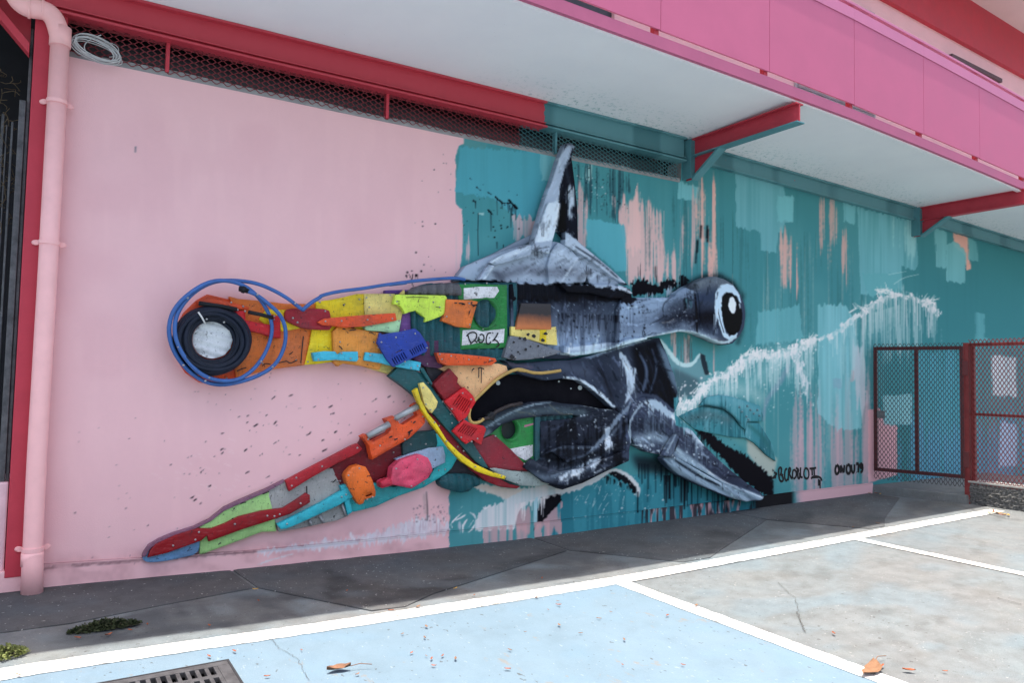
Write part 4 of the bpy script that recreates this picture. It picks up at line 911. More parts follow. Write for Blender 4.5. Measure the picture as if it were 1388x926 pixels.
pc[22:] *= .55; pc[20:22] *= .85
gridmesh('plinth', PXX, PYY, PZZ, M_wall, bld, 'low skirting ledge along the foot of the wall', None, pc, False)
box('plinth', -1.8, -.02, -.05, .3, -.1, .185, paintmat('sill_pink', LP, .8, .1, .5, 6, .2), bld, .01)
# open vent band over the wall: sill, mesh, dark inside
xs = np.linspace(-.1, X1-.03, 30)
def ribbon(name, xs, y0, y1, z0, z1, mat, parent, label=None):
    """bar along x with varying z"""
    V = []; F = []
    for x in xs:
        a, b = float(z0(x)), float(z1(x)); V += [(x, y0, a), (x, y1, a), (x, y1, b), (x, y0, b)]
    for i in range(len(xs)-1):
        for k in range(4): F.append((4*i+k, 4*i+(k+1) % 4, 4*i+4+(k+1) % 4, 4*i+4+k))
    F += [(3, 2, 1, 0), tuple(4*(len(xs)-1)+k for k in range(4))]
    return mk(name, V, F, mat, parent, False, label)
r_ = np.random.default_rng(5); wob = r_.normal(0, .006, 30)
ribbon('vent_sill', xs, -.004, .24, lambda x: zWt(x)-.03, lambda x: zWt(x)+.022+np.interp(x, xs, wob), M_conc, bld)
ribbon('vent_void', xs, .5, .55, lambda x: 3.9+0*x, lambda x: 4.7+0*x, M_void, bld)
box('vent_void', -.12, 6.62, .24, .5, 4.62, 4.66, M_void, bld, 0); box('vent_void', 6.5, 6.55, .02, .52, 3.9, 4.66, M_void, bld, 0); box('vent_void', -.14, -.1, .02, .52, 3.9, 4.66, M_void, bld, 0); ribbon('vent_void', np.linspace(-.1, X1, 3), BY+.08, .25, lambda x: 4.61+0*x, lambda x: 4.63+0*x, M_void, bld)
box('vent_void', -.2, 6.75, .56, .6, 3.8, 4.8, M_void, bld, 0)
M_duct = paintmat('inner_duct', (.07, .07, .08), .5, .1, .05, 3, .4)
dz = np.linspace(0, 2*math.pi, 24); DV = []; 
tube('inner_duct', [(x, .36, 4.14+.012*x) for x in np.linspace(-.1, 6.35, 12)], .135, M_duct, bld, 20)
def hexmesh(name, o, du, dv, nu, nv, cw, chh, r, mat, parent, kind='stuff', flatf=.18, clip=None, label=None):
    """expanded-metal sheet: zig-zag strands; o origin, du / dv unit vectors"""
    o = np.asarray(o, float); du = np.asarray(du, float); dv = np.asarray(dv, float); nn = np.cross(du, dv); V = []; F = []
    for j in range(nv+1):
        pts = []
        for i in range(nu+1):
            t = j*chh+(.5 if (i+j) % 2 else -.5)*chh*.94
            for e in (-flatf, flatf): pts.append((max(0, (i*.5+e*.5)*cw), t))
        for (s0, t0), (s1, t1) in zip(pts[:-1], pts[1:]):
            if clip and not (clip(s0, t0) and clip(s1, t1)): continue
            a = o+du*s0+dv*t0; b = o+du*s1+dv*t1; d = b-a; d /= np.linalg.norm(d)+1e-9; q = np.cross(d, nn); k = len(V)
            for p in (a, b):
                for c1, c2 in ((1, 1), (-1, 1), (-1, -1), (1, -1)): V.append(p+q*r*c1+nn*r*1.3*c2)
            F += [(k, k+1, k+5, k+4), (k+1, k+2, k+6, k+5), (k+2, k+3, k+7, k+6), (k+3, k, k+4, k+7)]
    return mk(name, V, F, mat, parent, False, label, kind)
M_vmesh = beammat('vent_mesh_paint', 4.05, .99)
cw, chh = .088, .0225
hexmesh('vent_mesh', (-.08, -.012, zWt(0)+.0), (1/math.hypot(1, .0165), 0, .0165), (0, 0, 1), int(6.45/cw*2), 15, cw, chh, .0023, M_vmesh, bld, clip=lambda s, t: t < .32, label='expanded metal screen in the vent band')
for a, b in ((227, 75), (524, 138), (752, 184)):
    x = W(a, b)[0]; m = M_crim if x < 4 else M_teal
    box('vent_post', x-.014, x+.014, -.03, .03, float(zWt(x)), float(zBb(x))+.03, m, bld, .003)
# edge beam: web, flanges
xs = np.concatenate([np.linspace(-.12, X1-.02, 14)])
ribbon('beam_web', xs, BY+.05, BY+.07, lambda x: zBb(x)+.01, lambda x: zBt(x)+.03, M_beam, bld, 'crimson steel beam over the vent, painted teal at one end')
ribbon('beam_flange', xs, BY, BY+.16, lambda x: zBb(x), lambda x: zBb(x)+.018, M_beam, bld); ribbon('beam_flange', xs, BY-.005, BY+.05, lambda x: zBt(x)-.022, lambda x: zBt(x)-.002, M_beam, bld)
ribbon('beam_lip', xs, BY+.015, BY+.05, lambda x: zBb(x)+.045, lambda x: zBb(x)+.056, M_beam, bld)
for xa, xb in ((X1+.06, X2-.06), (X2+.06, 20)):
    xs = np.linspace(xa, xb, 14)
    ribbon('beam_web', xs, BY+.05, BY+.08, lambda x: zBb2(x), lambda x: zBt(x)+.03, M_beam, bld); ribbon('beam_flange', xs, BY-.005, BY+.05, lambda x: zBt(x)-.024, lambda x: zBt(x)-.002, M_beam, bld)
    ribbon('beam_flange', xs, BY+.02, BY+.09, lambda x: zBb2(x)-.004, lambda x: zBb2(x)+.014, M_beam, bld)
# balcony
FY = -1.56
sag = lambda x: np.interp(x, [3, 6, 7.5, 9, 10.4, 11.7, 13.2, 16], [0, 0, -.012, -.05, -.095, -.145, -.19, -.2])
J = [-4.4, -2.9, -1.4, .08, 1.56, 3.04, 4.51, 6.02, 7.49, 8.95, 10.35, 11.70, 13.05, 14.4, 15.8]
def seg(name, x0, x1, y0, y1, z0, z1, mat, bev=.004, label=None):
    a, b = float(sag(x0)), float(sag(x1))
    return hexa(name, [(x0, y0, z0+a), (x1, y0, z0+b), (x1, y1, z0+b), (x0, y1, z0+a), (x0, y0, z1+a), (x1, y0, z1+b), (x1, y1, z1+b), (x0, y1, z1+a)], mat, bld, bev, label)
for i in range(len(J)-1):
    a, b = J[i], J[i+1]
    seg('fascia', a, b, FY-.02, FY+.02, 4.605, 4.718, M_fasc, 0)
    seg('balcony_panel', a+.003, b-.003, FY-.032, FY-.012, 4.765+.004*(i % 2), 5.865, M_panel, .003, 'flat hot pink balcony panel' if i == 7 else None)
    seg('panel_flashing', a+.001, b-.001, FY-.040, FY-.033, 5.745, 5.872, M_flash, 0)
    seg('rail', a, b, FY-.035, FY+.03, 5.915, 5.945, M_flash, .004)
    seg('balcony_post', b-.055, b+.0, FY-.006, FY+.045, 4.70, 5.92, M_crim, 0)
    seg('floor_slab', a, b, FY+.025, -.02, 4.655, 4.70, M_eave, 0)
sx = np.linspace(-3, 17, 81); sy = np.linspace(0, 1, 12)
SX = np.broadcast_to(sx, (12, 81)); zA = zBt(sx); zB = 4.605+sag(sx)
SY = BY+.02+(FY+.02-BY-.02)*sy[:, None]+0*SX; SZ = zA*(1-sy[:, None])+zB*sy[:, None]
gridmesh('soffit', SX, SY, SZ, M_sof, bld, 'white soffit under the balcony')
ribbon('soffit_trim', np.linspace(-3, 16, 40), FY+.021, FY+.075, lambda x: 4.585+sag(x), lambda x: 4.612+sag(x), M_sof, bld)
# brackets
def bracket(x, zt, teal_under, lab):
    m = M_crim; e = FY-.03; zb = zt-.20
    o = box('support_beam', x-.008, x+.008, e, BY+.05, zb, zt, m, bld, 0, lab)
    def sub(name, *a): 
        mat = a[-1]; s = box(name, *a[:-1], mat, None, 0); s.parent = o; s.matrix_parent_inverse = Matrix.Identity(4); return s
    sub('top_flange', x-.06, x+.06, e, BY+.05, zt-.012, zt+.002, m); sub('bottom_flange', x-.062, x+.062, e-.012, BY+.05, zb-.013, zb+.001, M_teal if teal_under else m)
    zl = float(zWt(6.4))-.0 if x < 8 else float(zBb2(x))-.28
    zl = 4.075 if x < 8 else 4.02
    sub('wall_plate', x-.075, x-.06, BY-.03, .0, zl, zt, M_teal); sub('wall_stub', x-.061, x+.06, BY-.03, BY-.017, zl, zt, M_teal); sub('stub_web', x-.006, x+.006, BY-.02, .0, zl, zb-.012, m)
    sub('stiffener', x-.05, x+.05, BY-.06, BY-.03, zb-.018, zb-.004, M_teal)
    yb = BY-.40; w_ = .058
    g = mk('gusset', [(x-.004, BY-.02, zb), (x-.004, yb, zb), (x-.004, BY-.02, zl+.03), (x+.004, BY-.02, zb), (x+.004, yb, zb), (x+.004, BY-.02, zl+.03)], [(0, 1, 2), (5, 4, 3), (0, 3, 4, 1), (1, 4, 5, 2), (2, 5, 3, 0)], m); g.parent = o
    b_ = hexa('brace', [(x-w_, BY-.03, zl-.02), (x+w_, BY-.03, zl-.02), (x+w_, yb-.06, zb-.014), (x-w_, yb-.06, zb-.014), (x-w_, BY-.03, zl+.012), (x+w_, BY-.03, zl+.012), (x+w_, yb-.012, zb-.013), (x-w_, yb-.012, zb-.013)], M_teal); b_.parent = o
bracket(X1+.09, float(zBt(X1+.09))-.004, True, 'crimson support beam with teal underside beside the vent')
bracket(X2+.05, float(zBt(X2+.05))-.004, False, 'crimson support beam over the gate')
bracket(16.9, 4.36, False, None)
# upper storey
box('upper_wall', -4, 4.0, .0, .2, 4.70, 9.2, M_upw, bld, 0); box('upper_wall', 5.32, 24, .0, .2, 4.70, 9.2, M_upw, bld, 0); box('upper_wall', 4.0, 5.32, .0, .2, 6.85, 9.2, M_upw, bld, 0)
box('door', 4.0, 5.32, .05, .10, 4.70, 6.85, flat('door_grey', (.05, .05, .06), .4), bld, .005, 'dark door behind the balcony')
zc0 = zlin([(1212, 0), (1388, 105)], -.08); zc1 = zlin([(1331, 0), (1388, 53)], -.08)
ribbon('eave_beam', np.linspace(-4, 24, 20), -.08, .02, lambda x: 7.66-.012*(x-11), lambda x: 8.46-.014*(x-14), M_crim, bld, 'broad crimson band under the eave')
ribbon('eave', np.linspace(-4, 24, 20), -1.50, .2, lambda x: 8.46-.014*(x-14), lambda x: 8.62-.014*(x-14), M_eave, bld)
wf = box('window', 8.6, 10.56, -.03, .03, 5.6, 7.38, flat('window_frame', (.42, .42, .44), .4), bld, .004, 'louvred window above the balcony')
for k in range(30):
    z = 5.64+k*.058
    s = hexa('louvre', [(8.64, -.045, z), (10.50, -.045, z), (10.50, -.032, z), (8.64, -.032, z), (8.64, -.062, z+.036), (10.50, -.062, z+.036), (10.50, -.048, z+.048), (8.64, -.048, z+.048)], flat('louvre_grey', (.36, .37, .40), .35)); s.parent = wf; s.matrix_parent_inverse = Matrix.Translation(-Vector((4, 0, 0))) if False else Matrix.Identity(4)
box('window_hood', 12.75, 14.55, -.10, .01, 7.24, 7.31, flat('hood_dark', (.12, .07, .08), .6), bld, .004)
# crimson column and the dark opening beside the pipe
box('column', -.185, .015, -.055, .18, .14, 4.75, M_col, bld, .006, 'crimson steel column beside the drain pipe')
xo = -2.2
box('opening_back', xo, -.15, .85, .9, .0, 4.8, M_void, bld, 0); box('opening_roof', xo, -.15, .1, .9, 4.45, 4.55, M_void, bld, 0); box('opening_side', -.16, -.15, .18, .9, 0, 4.6, M_void, bld, 0)
box('opening_sill', xo, -.19, -.01, .5, .15, .80, paintmat('sill_pink2', s2l((216, 180, 186))*1.15, .8, .15, .6, 5, .2), bld, .012)
M_zinc = paintmat('dull_metal', (.10, .10, .105), .5, .5, .3, 14, .4, .3)
for x0, x1, y0, z0, z1 in ((-.255, -.215, .02, .78, 3.55), (-.212, -.192, .04, .80, 4.1), (-.30, -.285, .10, .8, 3.4), (-.335, -.325, .2, .8, 3.4), (-.37, -.35, .28, .8, 3.5)):
    box('shutter_rail', x0, x1, y0, y0+.05, z0, z1, M_zinc, bld, .004)
gp = [W(a, b, .03) for a, b in ((-20, -30), (44, -30), (41, 60), (34, 58), (-20, -8))]
mk('gusset_plate', gp+[p+np.array([0, .02, 0]) for p in gp], [(0, 1, 2, 3, 4), (9, 8, 7, 6, 5), (0, 5, 6, 1), (1, 6, 7, 2), (2, 7, 8, 3), (3, 8, 9, 4), (4, 9, 5, 0)], paintmat('crimson_dark', CRIMD, .5, .1, .1, 5, .35), bld)
a, b = W(-25, -12, -.02), W(40, 66, -.02); hexa('diagonal_brace', [a+np.array([0, -.04, -.05]), b+np.array([0, -.04, -.05]), b+np.array([0, .06, -.05]), a+np.array([0, .06, -.05]), a+np.array([0, -.04, .03]), b+np.array([0, -.04, .03]), b+np.array([0, .06, .03]), a+np.array([0, .06, .03])], M_crim, bld, .004)
# lettering on the wall, sprayed
M_ink = flat('spray_black', (.012, .012, .014), .5)
def ink(name, strokes, w, label, y=-.0035):
    V = []; F = []
    for st in strokes:
        p = chaikin(np.asarray(st, float), 2, False); q = W(p[:, 0], p[:, 1], y)[:, [0, 2]]; d = np.gradient(q, axis=0); n = np.stack([-d[:, 1], d[:, 0]], -1); n /= np.linalg.norm(n, axis=1)[:, None]+1e-9
        k = len(V); m = len(q); yj = y-.00012*len(F) % .002
        V += [(*(a+b*w*.5)[:1], yj, (a+b*w*.5)[1]) for a, b in zip(q, n)]+[(*(a-b*w*.5)[:1], yj, (a-b*w*.5)[1]) for a, b in zip(q, n)]
        F += [(k+i, k+i+1, k+m+i+1, k+m+i) for i in range(m-1)]
    return mk(name, V, F, M_ink, bld, False, label)
ink('signature', [cS(p) for p in (
    [(130, 238), (150, 245), (168, 255), (150, 275), (130, 290)], [(105, 315), (125, 298), (158, 290)], [(105, 308), (155, 298)],
    [(188, 205), (190, 260), (200, 330), (225, 355), (250, 340), (240, 280), (205, 262)], [(185, 210), (205, 170), (225, 185), (225, 225), (215, 255), (245, 275)],
    [(295, 200), (280, 188), (265, 230), (265, 310), (285, 350), (300, 320)], [(308, 340), (312, 250), (316, 185), (335, 180), (338, 215), (320, 255), (345, 300), (360, 320)],
    [(365, 318), (362, 250), (372, 205), (400, 210), (415, 250), (405, 300), (375, 320)], [(405, 180), (440, 200), (438, 235), (415, 215)], [(430, 205), (425, 290), (445, 325), (455, 290), (450, 240)],
    [(465, 175), (462, 240), (465, 300), (490, 298)], [(515, 195), (502, 260), (520, 310), (550, 320), (572, 280), (565, 210), (535, 180), (515, 195)],
    [(575, 190), (620, 188), (660, 180)], [(605, 192), (612, 275)], [(630, 190), (638, 272)], [(595, 318), (615, 292), (660, 285), (700, 295), (725, 315), (732, 345)], [(600, 300), (690, 295)], [(708, 330), (710, 465)], [(690, 320), (692, 405)])], .030, 'black spray signature low on the wall')
ink('date_lettering', [cS(p) for p in (
    [(915, 145), (897, 200), (905, 250), (930, 258), (948, 220), (942, 165), (918, 142)], [(970, 245), (968, 200), (966, 150)], [(966, 150), (985, 195), (1004, 240)], [(1004, 240), (1008, 195), (1014, 145)], [(1050, 140), (1035, 200), (1050, 252), (1080, 250), (1092, 200), (1080, 145), (1052, 140)],
    [(1100, 140), (1105, 220), (1125, 245), (1142, 215), (1140, 135)], [(1160, 238), (1163, 244)], [(1160, 130), (1175, 129), (1192, 128)], [(1192, 128), (1190, 185), (1188, 240)], [(1240, 160), (1225, 120), (1210, 150), (1220, 185), (1245, 175), (1240, 130)], [(1245, 170), (1240, 220), (1215, 240)])], .045, 'thick black spray lettering beside the gate', -.0045)

# ------------------------------------------------------------------ the shark relief, screwed together from scrap
shark = empty('shark_relief', (4.2, 0, .15), 'hammerhead shark relief of colourful and spray painted scrap on the wall', 'sculpture')
c1 = crop(200, 350, .216); c2 = crop(380, 370, .162); c3 = crop(500, 370, .162); c4 = crop(500, 480, .216); c5 = crop(180, 600, .1943); c6b = crop(340, 540, .216); c7 = crop(560, 380, .1296); c8 = crop(680, 380, .1511); cJ = crop(680, 480, .1727)
_scr = None
M_screw = paintmat('screw_zinc', (.42, .42, .42), .4, .2, .1, 20, .5, .4)
def screwmesh():
    global _scr
    if _scr is None:
        V = [(0, -.012, 0)]; n = 8
        for r, y in ((.005, -.009), (.0085, -.004), (.0085, .004)): V += [(r*math.cos(6.283*k/n), y, r*math.sin(6.283*k/n)) for k in range(n)]
        F = [(0, 1+k, 1+(k+1) % n) for k in range(n)]
        for q in (0, 1): F += [(1+q*n+k, 1+(q+1)*n+k, 1+(q+1)*n+(k+1) % n, 1+q*n+(k+1) % n) for k in range(n)]
        _scr = bpy.data.meshes.new('screw'); _scr.from_pydata(V, [], F); _scr.materials.append(M_screw)
    return _scr
def plasticmat(name, rgb, gain=1.12, rough=.5, spec=.22):
    return paintmat('plastic_'+name, np.clip(s2l(rgb)*np.array([1.16, 1.1, 1.0])*gain/1.1, 0, .85), rough, .10, .18, 5, spec, specks=.75)
M_rel = attrmat('sprayed_scrap', .65, .2, 70, .08, .10)
PLN = [0]
def plate(name, pts, mat, depth, thick=.05, s=.019, r=.007, amp=.003, smooth=0, holes=(), fn=None, label=None, screws=(), bulge=0.0, tilt=(0, 0), paint=False, parent=None):
    """a scrap piece: photo outline at its own distance off the wall, domed and dented, rim turned back to the layer below"""
    PLN[0] += 1; seed = PLN[0]
    P = np.asarray(pts, float)
    if smooth: P = chaikin(P, smooth)
    q = W(P[:, 0], P[:, 1], -depth)[:, [0, 2]]; H = []
    for h in holes: h = np.asarray(h, float); H.append(W(h[:, 0], h[:, 1], -depth)[:, [0, 2]])
    c = q.mean(0); ext = max(np.ptp(q, axis=0).max(), .05)
    bm = fillgrid(q, s, H)
    def hgt(A):
        d = edgedist(A, [q]+H); t = 1-np.clip(d/r, 0, 1)
        y = depth-r*(1-np.sqrt(np.clip(1-t*t, 0, 1)))+amp*ripple(A, seed, 2, 7)*np.clip(d/.04, 0, 1)+tilt[0]*(A[:, 0]-c[0])+tilt[1]*(A[:, 1]-c[1])
        if bulge: y = y+(.35 if paint else .6)*bulge*(1-np.exp(-d/(ext*.16)))
        if not paint and seed % 2 and ext > .2: y = y-.0045*np.exp(-((d-.026)/.008)**2)
        if fn is not None:
            P3 = np.stack([A[:, 0], -np.full(len(A), depth), A[:, 1]], -1); u, v = proj(P3); y = y+fn(A, u, v, d)
        return y
    tm = lambda A: np.stack([A[:, 0], -hgt(A), A[:, 1]], -1)
    back = lambda p: Vector((p.x, min(p.y+thick, -.001), p.z))
    o = relief(name, bm, tm, back, M_rel if paint else mat, parent or shark, [q]+H, label, (lambda Q: relc.sample(Q, np.array([1.10, 1.17, 1.17]), .045)) if paint else None)
    if parent is not None: o.matrix_parent_inverse = Matrix.Identity(4)
    for a, b in screws:
        w = W(a, b, -depth)[[0, 2]]; yy = hgt(w[None])[0]
        k = bpy.data.objects.new('screw', screwmesh()); COL.objects.link(k); k.parent = o; k.location = (w[0], -yy, w[1]); k.rotation_euler = (0, random.uniform(0, 1), 0)
    return o
def autoscrews(pts, n, inset=.16):
    P = np.asarray(pts, float); c = P.mean(0); k = np.linspace(0, len(P), n, endpoint=False).astype(int); return [tuple(P[i]+(c-P[i])*inset) for i in k]
def ell(cx, cy, rx, ry, n=28, a0=0): return [(cx+rx*math.cos(a0+6.28318*k/n), cy+ry*math.sin(a0+6.28318*k/n)) for k in range(n)]
def bars(p0, p1, q0, q1, n, w=.45):
    """n slots between two lines, as hole outlines"""
    H = []
    for k in range(n):
        t = k/(n-1) if n > 1 else 0; e = w/(n if n > 1 else 1)
        L = lambda a, b, t: (a[0]+(b[0]-a[0])*t, a[1]+(b[1]-a[1])*t)
        H.append([L(p0, p1, t-e/2), L(p0, p1, t+e/2), L(q0, q1, t+e/2), L(q0, q1, t-e/2)])
    return H
pm = plasticmat
ORG, ORR, RED, DRED, YEL, PYEL = (208, 112, 52), (204, 78, 42), (178, 32, 42), (140, 32, 46), (228, 198, 34), (218, 204, 124)
# ---- left wing of the head
plate('backing_disc', c1([(172, 500), (185, 420), (230, 340), (310, 262), (375, 226), (520, 260), (640, 312), (640, 480), (600, 600), (552, 768), (440, 792), (330, 782), (240, 720), (172, 610)]), pm('orange_red', ORR), .05, .05, r=.01, screws=c1([(496, 755), (525, 278), (600, 305)]), label='orange red curved plastic backing round the eye')
def crease(x0, x1, w=2.5, h=.012): return lambda A, u, v, d: h*np.exp(-(((u-(x0+(x1-x0)*(v-380)/140))/w)**2))
plate('drum_panel', c1([(515, 240), (570, 255), (720, 268), (860, 285), (1055, 288), (1050, 380), (1030, 460), (1005, 600), (985, 672), (860, 688), (740, 705), (640, 735), (560, 772), (548, 690), (600, 500)]), pm('orange', ORG), .075, .06, amp=.008, fn=lambda A, u, v, d: crease(358, 352)(A, u, v, d)+crease(373, 371)(A, u, v, d)+crease(420, 408, 3, .016)(A, u, v, d), screws=c1([(932, 640), (1010, 300), (720, 660)]), label='scuffed orange panel cut from a drum')
plate('eye_disc', ell(*c1([(408, 512)])[0], 27, 25.5), pm('white', (206, 214, 226)), .12, .05, s=.02, r=.006, amp=0, fn=lambda A, u, v, d: .012*np.sin((v-.28*(u-288)-440)*.55), label='white ribbed disc forming the eye')
plate('yellow_offcut', c1([(700, 385), (745, 320), (870, 325), (900, 380), (960, 440), (850, 460), (760, 430)]), pm('yellow', YEL), .10, .05, screws=())
tool = plate('tool_handle', c1([(548, 330), (615, 330), (617, 388), (700, 405), (778, 418), (778, 352), (836, 365), (838, 502), (795, 500), (715, 472), (615, 452), (560, 390)]), pm('red', RED), .15, .07, r=.012, screws=c1([(612, 333), (793, 385), (795, 365), (565, 325)]), label='red plastic tool handle beside the eye')
plate('tool_guard', c1([(308, 268), (380, 248), (520, 275), (640, 308), (636, 322), (560, 322), (330, 290)]), pm('orange_red', ORR), .13, .06, r=.012, screws=c1([(525, 278), (600, 303)]))
M_blk = paintmat('black_rubber', (.014, .015, .018), .5, .2, .15, 9, .2)
tube('black_rod', W(*np.array(c1([(322, 283), (440, 300), (560, 322)])).T, -.17), .018, M_blk, shark); tube('black_rod', W(*np.array(c1([(632, 338), (700, 352), (785, 374)])).T, -.18), .016, M_blk, shark)
M_navy = paintmat('navy_hose', (.010, .015, .030), .5, .3, .1, 9, .2)
hc = W(*c1([(407, 519)])[0], -.13); coil = []
for k, (rr, dy, tl) in enumerate(((.172, 0, 0), (.205, .012, .1), (.238, 0, -.05), (.27, .006, .12), (.19, .045, .2), (.222, .05, -.1), (.255, .048, .15), (.21, .085, -.2), (.242, .088, .1))):
    n = 40; r_ = np.random.default_rng(k); ph = r_.uniform(0, 6.28)
    a = np.linspace(0, 2*math.pi, n, endpoint=False); q = rr*(1+.02*np.sin(2*a+ph)+.012*np.sin(3*a+ph*2))
    V, F = tubedata(np.stack([hc[0]+q*np.cos(a)*1.02, hc[1]-dy-.008*np.sin(a+ph), hc[2]+q*np.sin(a)*.98], -1), .0195, 8, True); b0 = len(coil)
    coil.append((V, F))
V = []; F = []
for v, f in coil: F += [tuple(i+len(V) for i in q) for q in f]; V += v
hose = mk('coiled_hose', V, F, M_navy, shark, True, 'coil of thick navy hose round the eye')
tie = tube('cable_tie', W(*np.array(c1([(318, 338), (340, 370), (362, 412)])).T, -.245), .007, paintmat('tie_white', (.7, .7, .68), .5), None, 6); tie.parent = hose
# blue hose looping round the eye
loopA = c1([(628, 207), (690, 232), (765, 292), (830, 350), (866, 430), (868, 520), (840, 610), (790, 682), (700, 738), (590, 776), (470, 800), (360, 780), (270, 722), (200, 645), (150, 555), (130, 450), (150, 350), (205, 270), (290, 200), (370, 155), (450, 137), (550, 148), (640, 190), (710, 260), (765, 350), (785, 440), (768, 530), (722, 630), (650, 715), (560, 770), (440, 772), (340, 735), (260, 660), (200, 570), (168, 470), (175, 370), (225, 280), (300, 205), (390, 155), (480, 138), (590, 142), (690, 158), (790, 200), (880, 252), (940, 300), (975, 325)])
loopB = c1([(975, 325), (1000, 300), (1040, 270), (1085, 245)])+c2([(340, 190), (480, 155), (700, 130), (900, 95), (1111, 75)])+c3([(120, 106), (300, 76), (480, 58), (640, 46), (730, 42), (800, 57)])
bl = np.array(loopA+loopB); bl = chaikin(bl, 2, False); n = len(bl)
dep = .19+.03*np.sin(np.linspace(0, 26, n)); dep[int(n*.80):] = np.linspace(dep[int(n*.80)], .12, n-int(n*.80))
M_bh = paintmat('blue_hose', (.035, .12, .36), .4, .2, .08, 9, .45)
hz = tube('garden_hose', np.array([W(a, b, -d) for (a, b), d in zip(bl, dep)]), .0165, M_bh, shark, 8, label='thin blue hose looped round the eye and over the head')
nz = tube('nozzle', np.array([W(a, b, -.19) for a, b in c1([(574, 192), (590, 194), (592, 194), (612, 200), (614, 201), (632, 208)])]), [.02, .024, .03, .03, .022, .02], M_blk, None, 10); nz.parent = hz
for a, b in c1([(252, 250), (192, 558), (225, 672), (363, 771), (388, 751), (713, 648), (785, 683), (690, 228), (927, 283), (453, 707), (480, 402), (370, 383), (372, 615)]):
    k = bpy.data.objects.new('screw', screwmesh()); COL.objects.link(k); k.parent = hz; k.location = W(a, b, -.225)
# ---- neck of the wing
plate('yellow_panel', c2([(300, 240), (420, 225), (520, 205), (640, 175), (702, 175), (702, 300), (760, 430), (700, 480), (450, 480), (440, 745), (320, 762), (205, 770), (245, 600), (265, 470), (300, 320)]), pm('yellow', YEL), .095, .06, amp=.009, fn=crease(462, 460, 1.6, -.01), screws=c2([(330, 245), (660, 222), (530, 268), (230, 745)]), label='yellow plastic panel behind the orange blade')
plate('pale_yellow_panel', c2([(704, 174), (960, 174), (1000, 260), (1026, 330), (1005, 420), (720, 440), (704, 300)]), pm('pale_yellow', PYEL), .11, .06, fn=crease(499, 499, 1.5, .012), screws=c2([(720, 208), (742, 288), (920, 185)]), label='pale yellow plastic panel')
plate('pale_yellow_offcut', c2([(720, 790), (850, 760), (985, 785), (980, 858), (900, 845)]), pm('pale_yellow', PYEL), .07, .05, screws=c2([(935, 812), (965, 822)]))
plate('purple_rail', c3([(140, 145), (300, 140), (362, 146), (362, 182), (140, 178)]), pm('purple', (92, 62, 146)), .06, .05)
plate('purple_panel', c3([(290, 330), (400, 316), (430, 340), (448, 520), (430, 600), (255, 560), (262, 440)]), pm('violet', (118, 78, 154)), .10, .06, amp=.008, screws=c3([(300, 480)]))
plate('red_plate', c2([(42, 320), (80, 297), (200, 300), (300, 297), (400, 304), (422, 350), (440, 478), (320, 476), (200, 465), (110, 430), (55, 402), (42, 385)]), pm('dark_red', DRED), .155, .06, smooth=1, fn=lambda A, u, v, d: .01*np.exp(-((u-446)/1.8)**2)-.008*np.exp(-((u-392)/1.8)**2), screws=c2([(375, 320), (104, 378), (143, 414)]), label='dark red rounded plate under the blue hose')
plate('orange_blade', c2([(312, 412), (370, 382), (520, 366), (700, 352), (965, 335), (976, 398), (860, 420), (700, 448), (560, 456), (430, 442), (360, 438)]), pm('orange_red', ORR), .19, .05, s=.025, screws=c2([(378, 405), (512, 402), (730, 392), (938, 384)]), label='long orange red blade across yellow panels')
plate('mint_strip', c2([(703, 440), (740, 432), (850, 425), (920, 396), (1012, 395), (992, 512), (940, 510), (860, 490), (720, 480)]), pm('mint', (162, 208, 168)), .16, .06, s=.025, screws=c2([(762, 448), (995, 402), (965, 512)]), label='pale mint plastic strip')
def pfn(A, u, v, d):
    cx, cy = c2([(662, 614)])[0]; rr = np.hypot(u-cx, (v-cy)*.95); return .012*np.exp(-((rr-8.6)/1.3)**2)+.012*np.exp(-((u-456)/2)**2)-.006*np.exp(-((rr)/1.2)**2)
plate('drum_side', c2([(440, 490), (482, 448), (600, 462), (720, 482), (840, 498), (858, 560), (868, 660), (850, 770), (830, 812), (790, 800), (660, 775), (530, 758), (485, 782), (450, 745), (445, 600)]), pm('tan_orange', (208, 138, 62)), .14, .07, amp=.007, fn=pfn, screws=c2([(498, 578), (820, 625), (784, 580)]), label='tan orange drum side with an embossed ring')
plate('cyan_bar', c2([(270, 668), (370, 655), (460, 658), (480, 684), (520, 660), (650, 658), (656, 720), (640, 742), (470, 728), (290, 740)]), pm('cyan', (62, 172, 204)), .185, .05, s=.02, fn=lambda A, u, v, d: -.008*np.exp(-((v-(370+.162*700))/1.2)**2), screws=c2([(512, 672), (318, 724), (588, 716)]), label='short cyan plastic bar')
plate('cyan_bar', [(496, 477.5), (528, 481), (550, 487), (571.5, 491.5), (569, 503), (540, 498), (515, 492), (494, 488.5)], pm('cyan', (62, 172, 204)), .18, .05, s=.02, fn=lambda A, u, v, d: -.008*np.exp(-((v-(484+.13*(u-496)))/1.2)**2), screws=[(502, 481.5), (566, 496), (557, 499)], label='long cyan bar behind the vented blue cover')
bc = c3([(72, 585), (95, 500), (118, 518), (150, 508), (270, 490), (388, 464), (430, 500), (470, 560), (502, 622), (482, 662), (350, 722), (208, 788), (150, 720), (110, 650)])
hs = bars(*c3([(195, 715), (290, 665), (225, 765), (318, 715)]), 6, .5)+bars(*c3([(345, 645), (450, 590), (372, 690), (470, 635)]), 7, .5)+[c3([(225, 665), (280, 640), (283, 648), (228, 673)])]
plate('vent_cover', bc, pm('blue', (36, 62, 156)), .215, .03, s=.03, holes=hs, screws=c3([(104, 580), (225, 540), (386, 508), (486, 628), (304, 744)]), label='vented royal blue machine cover')
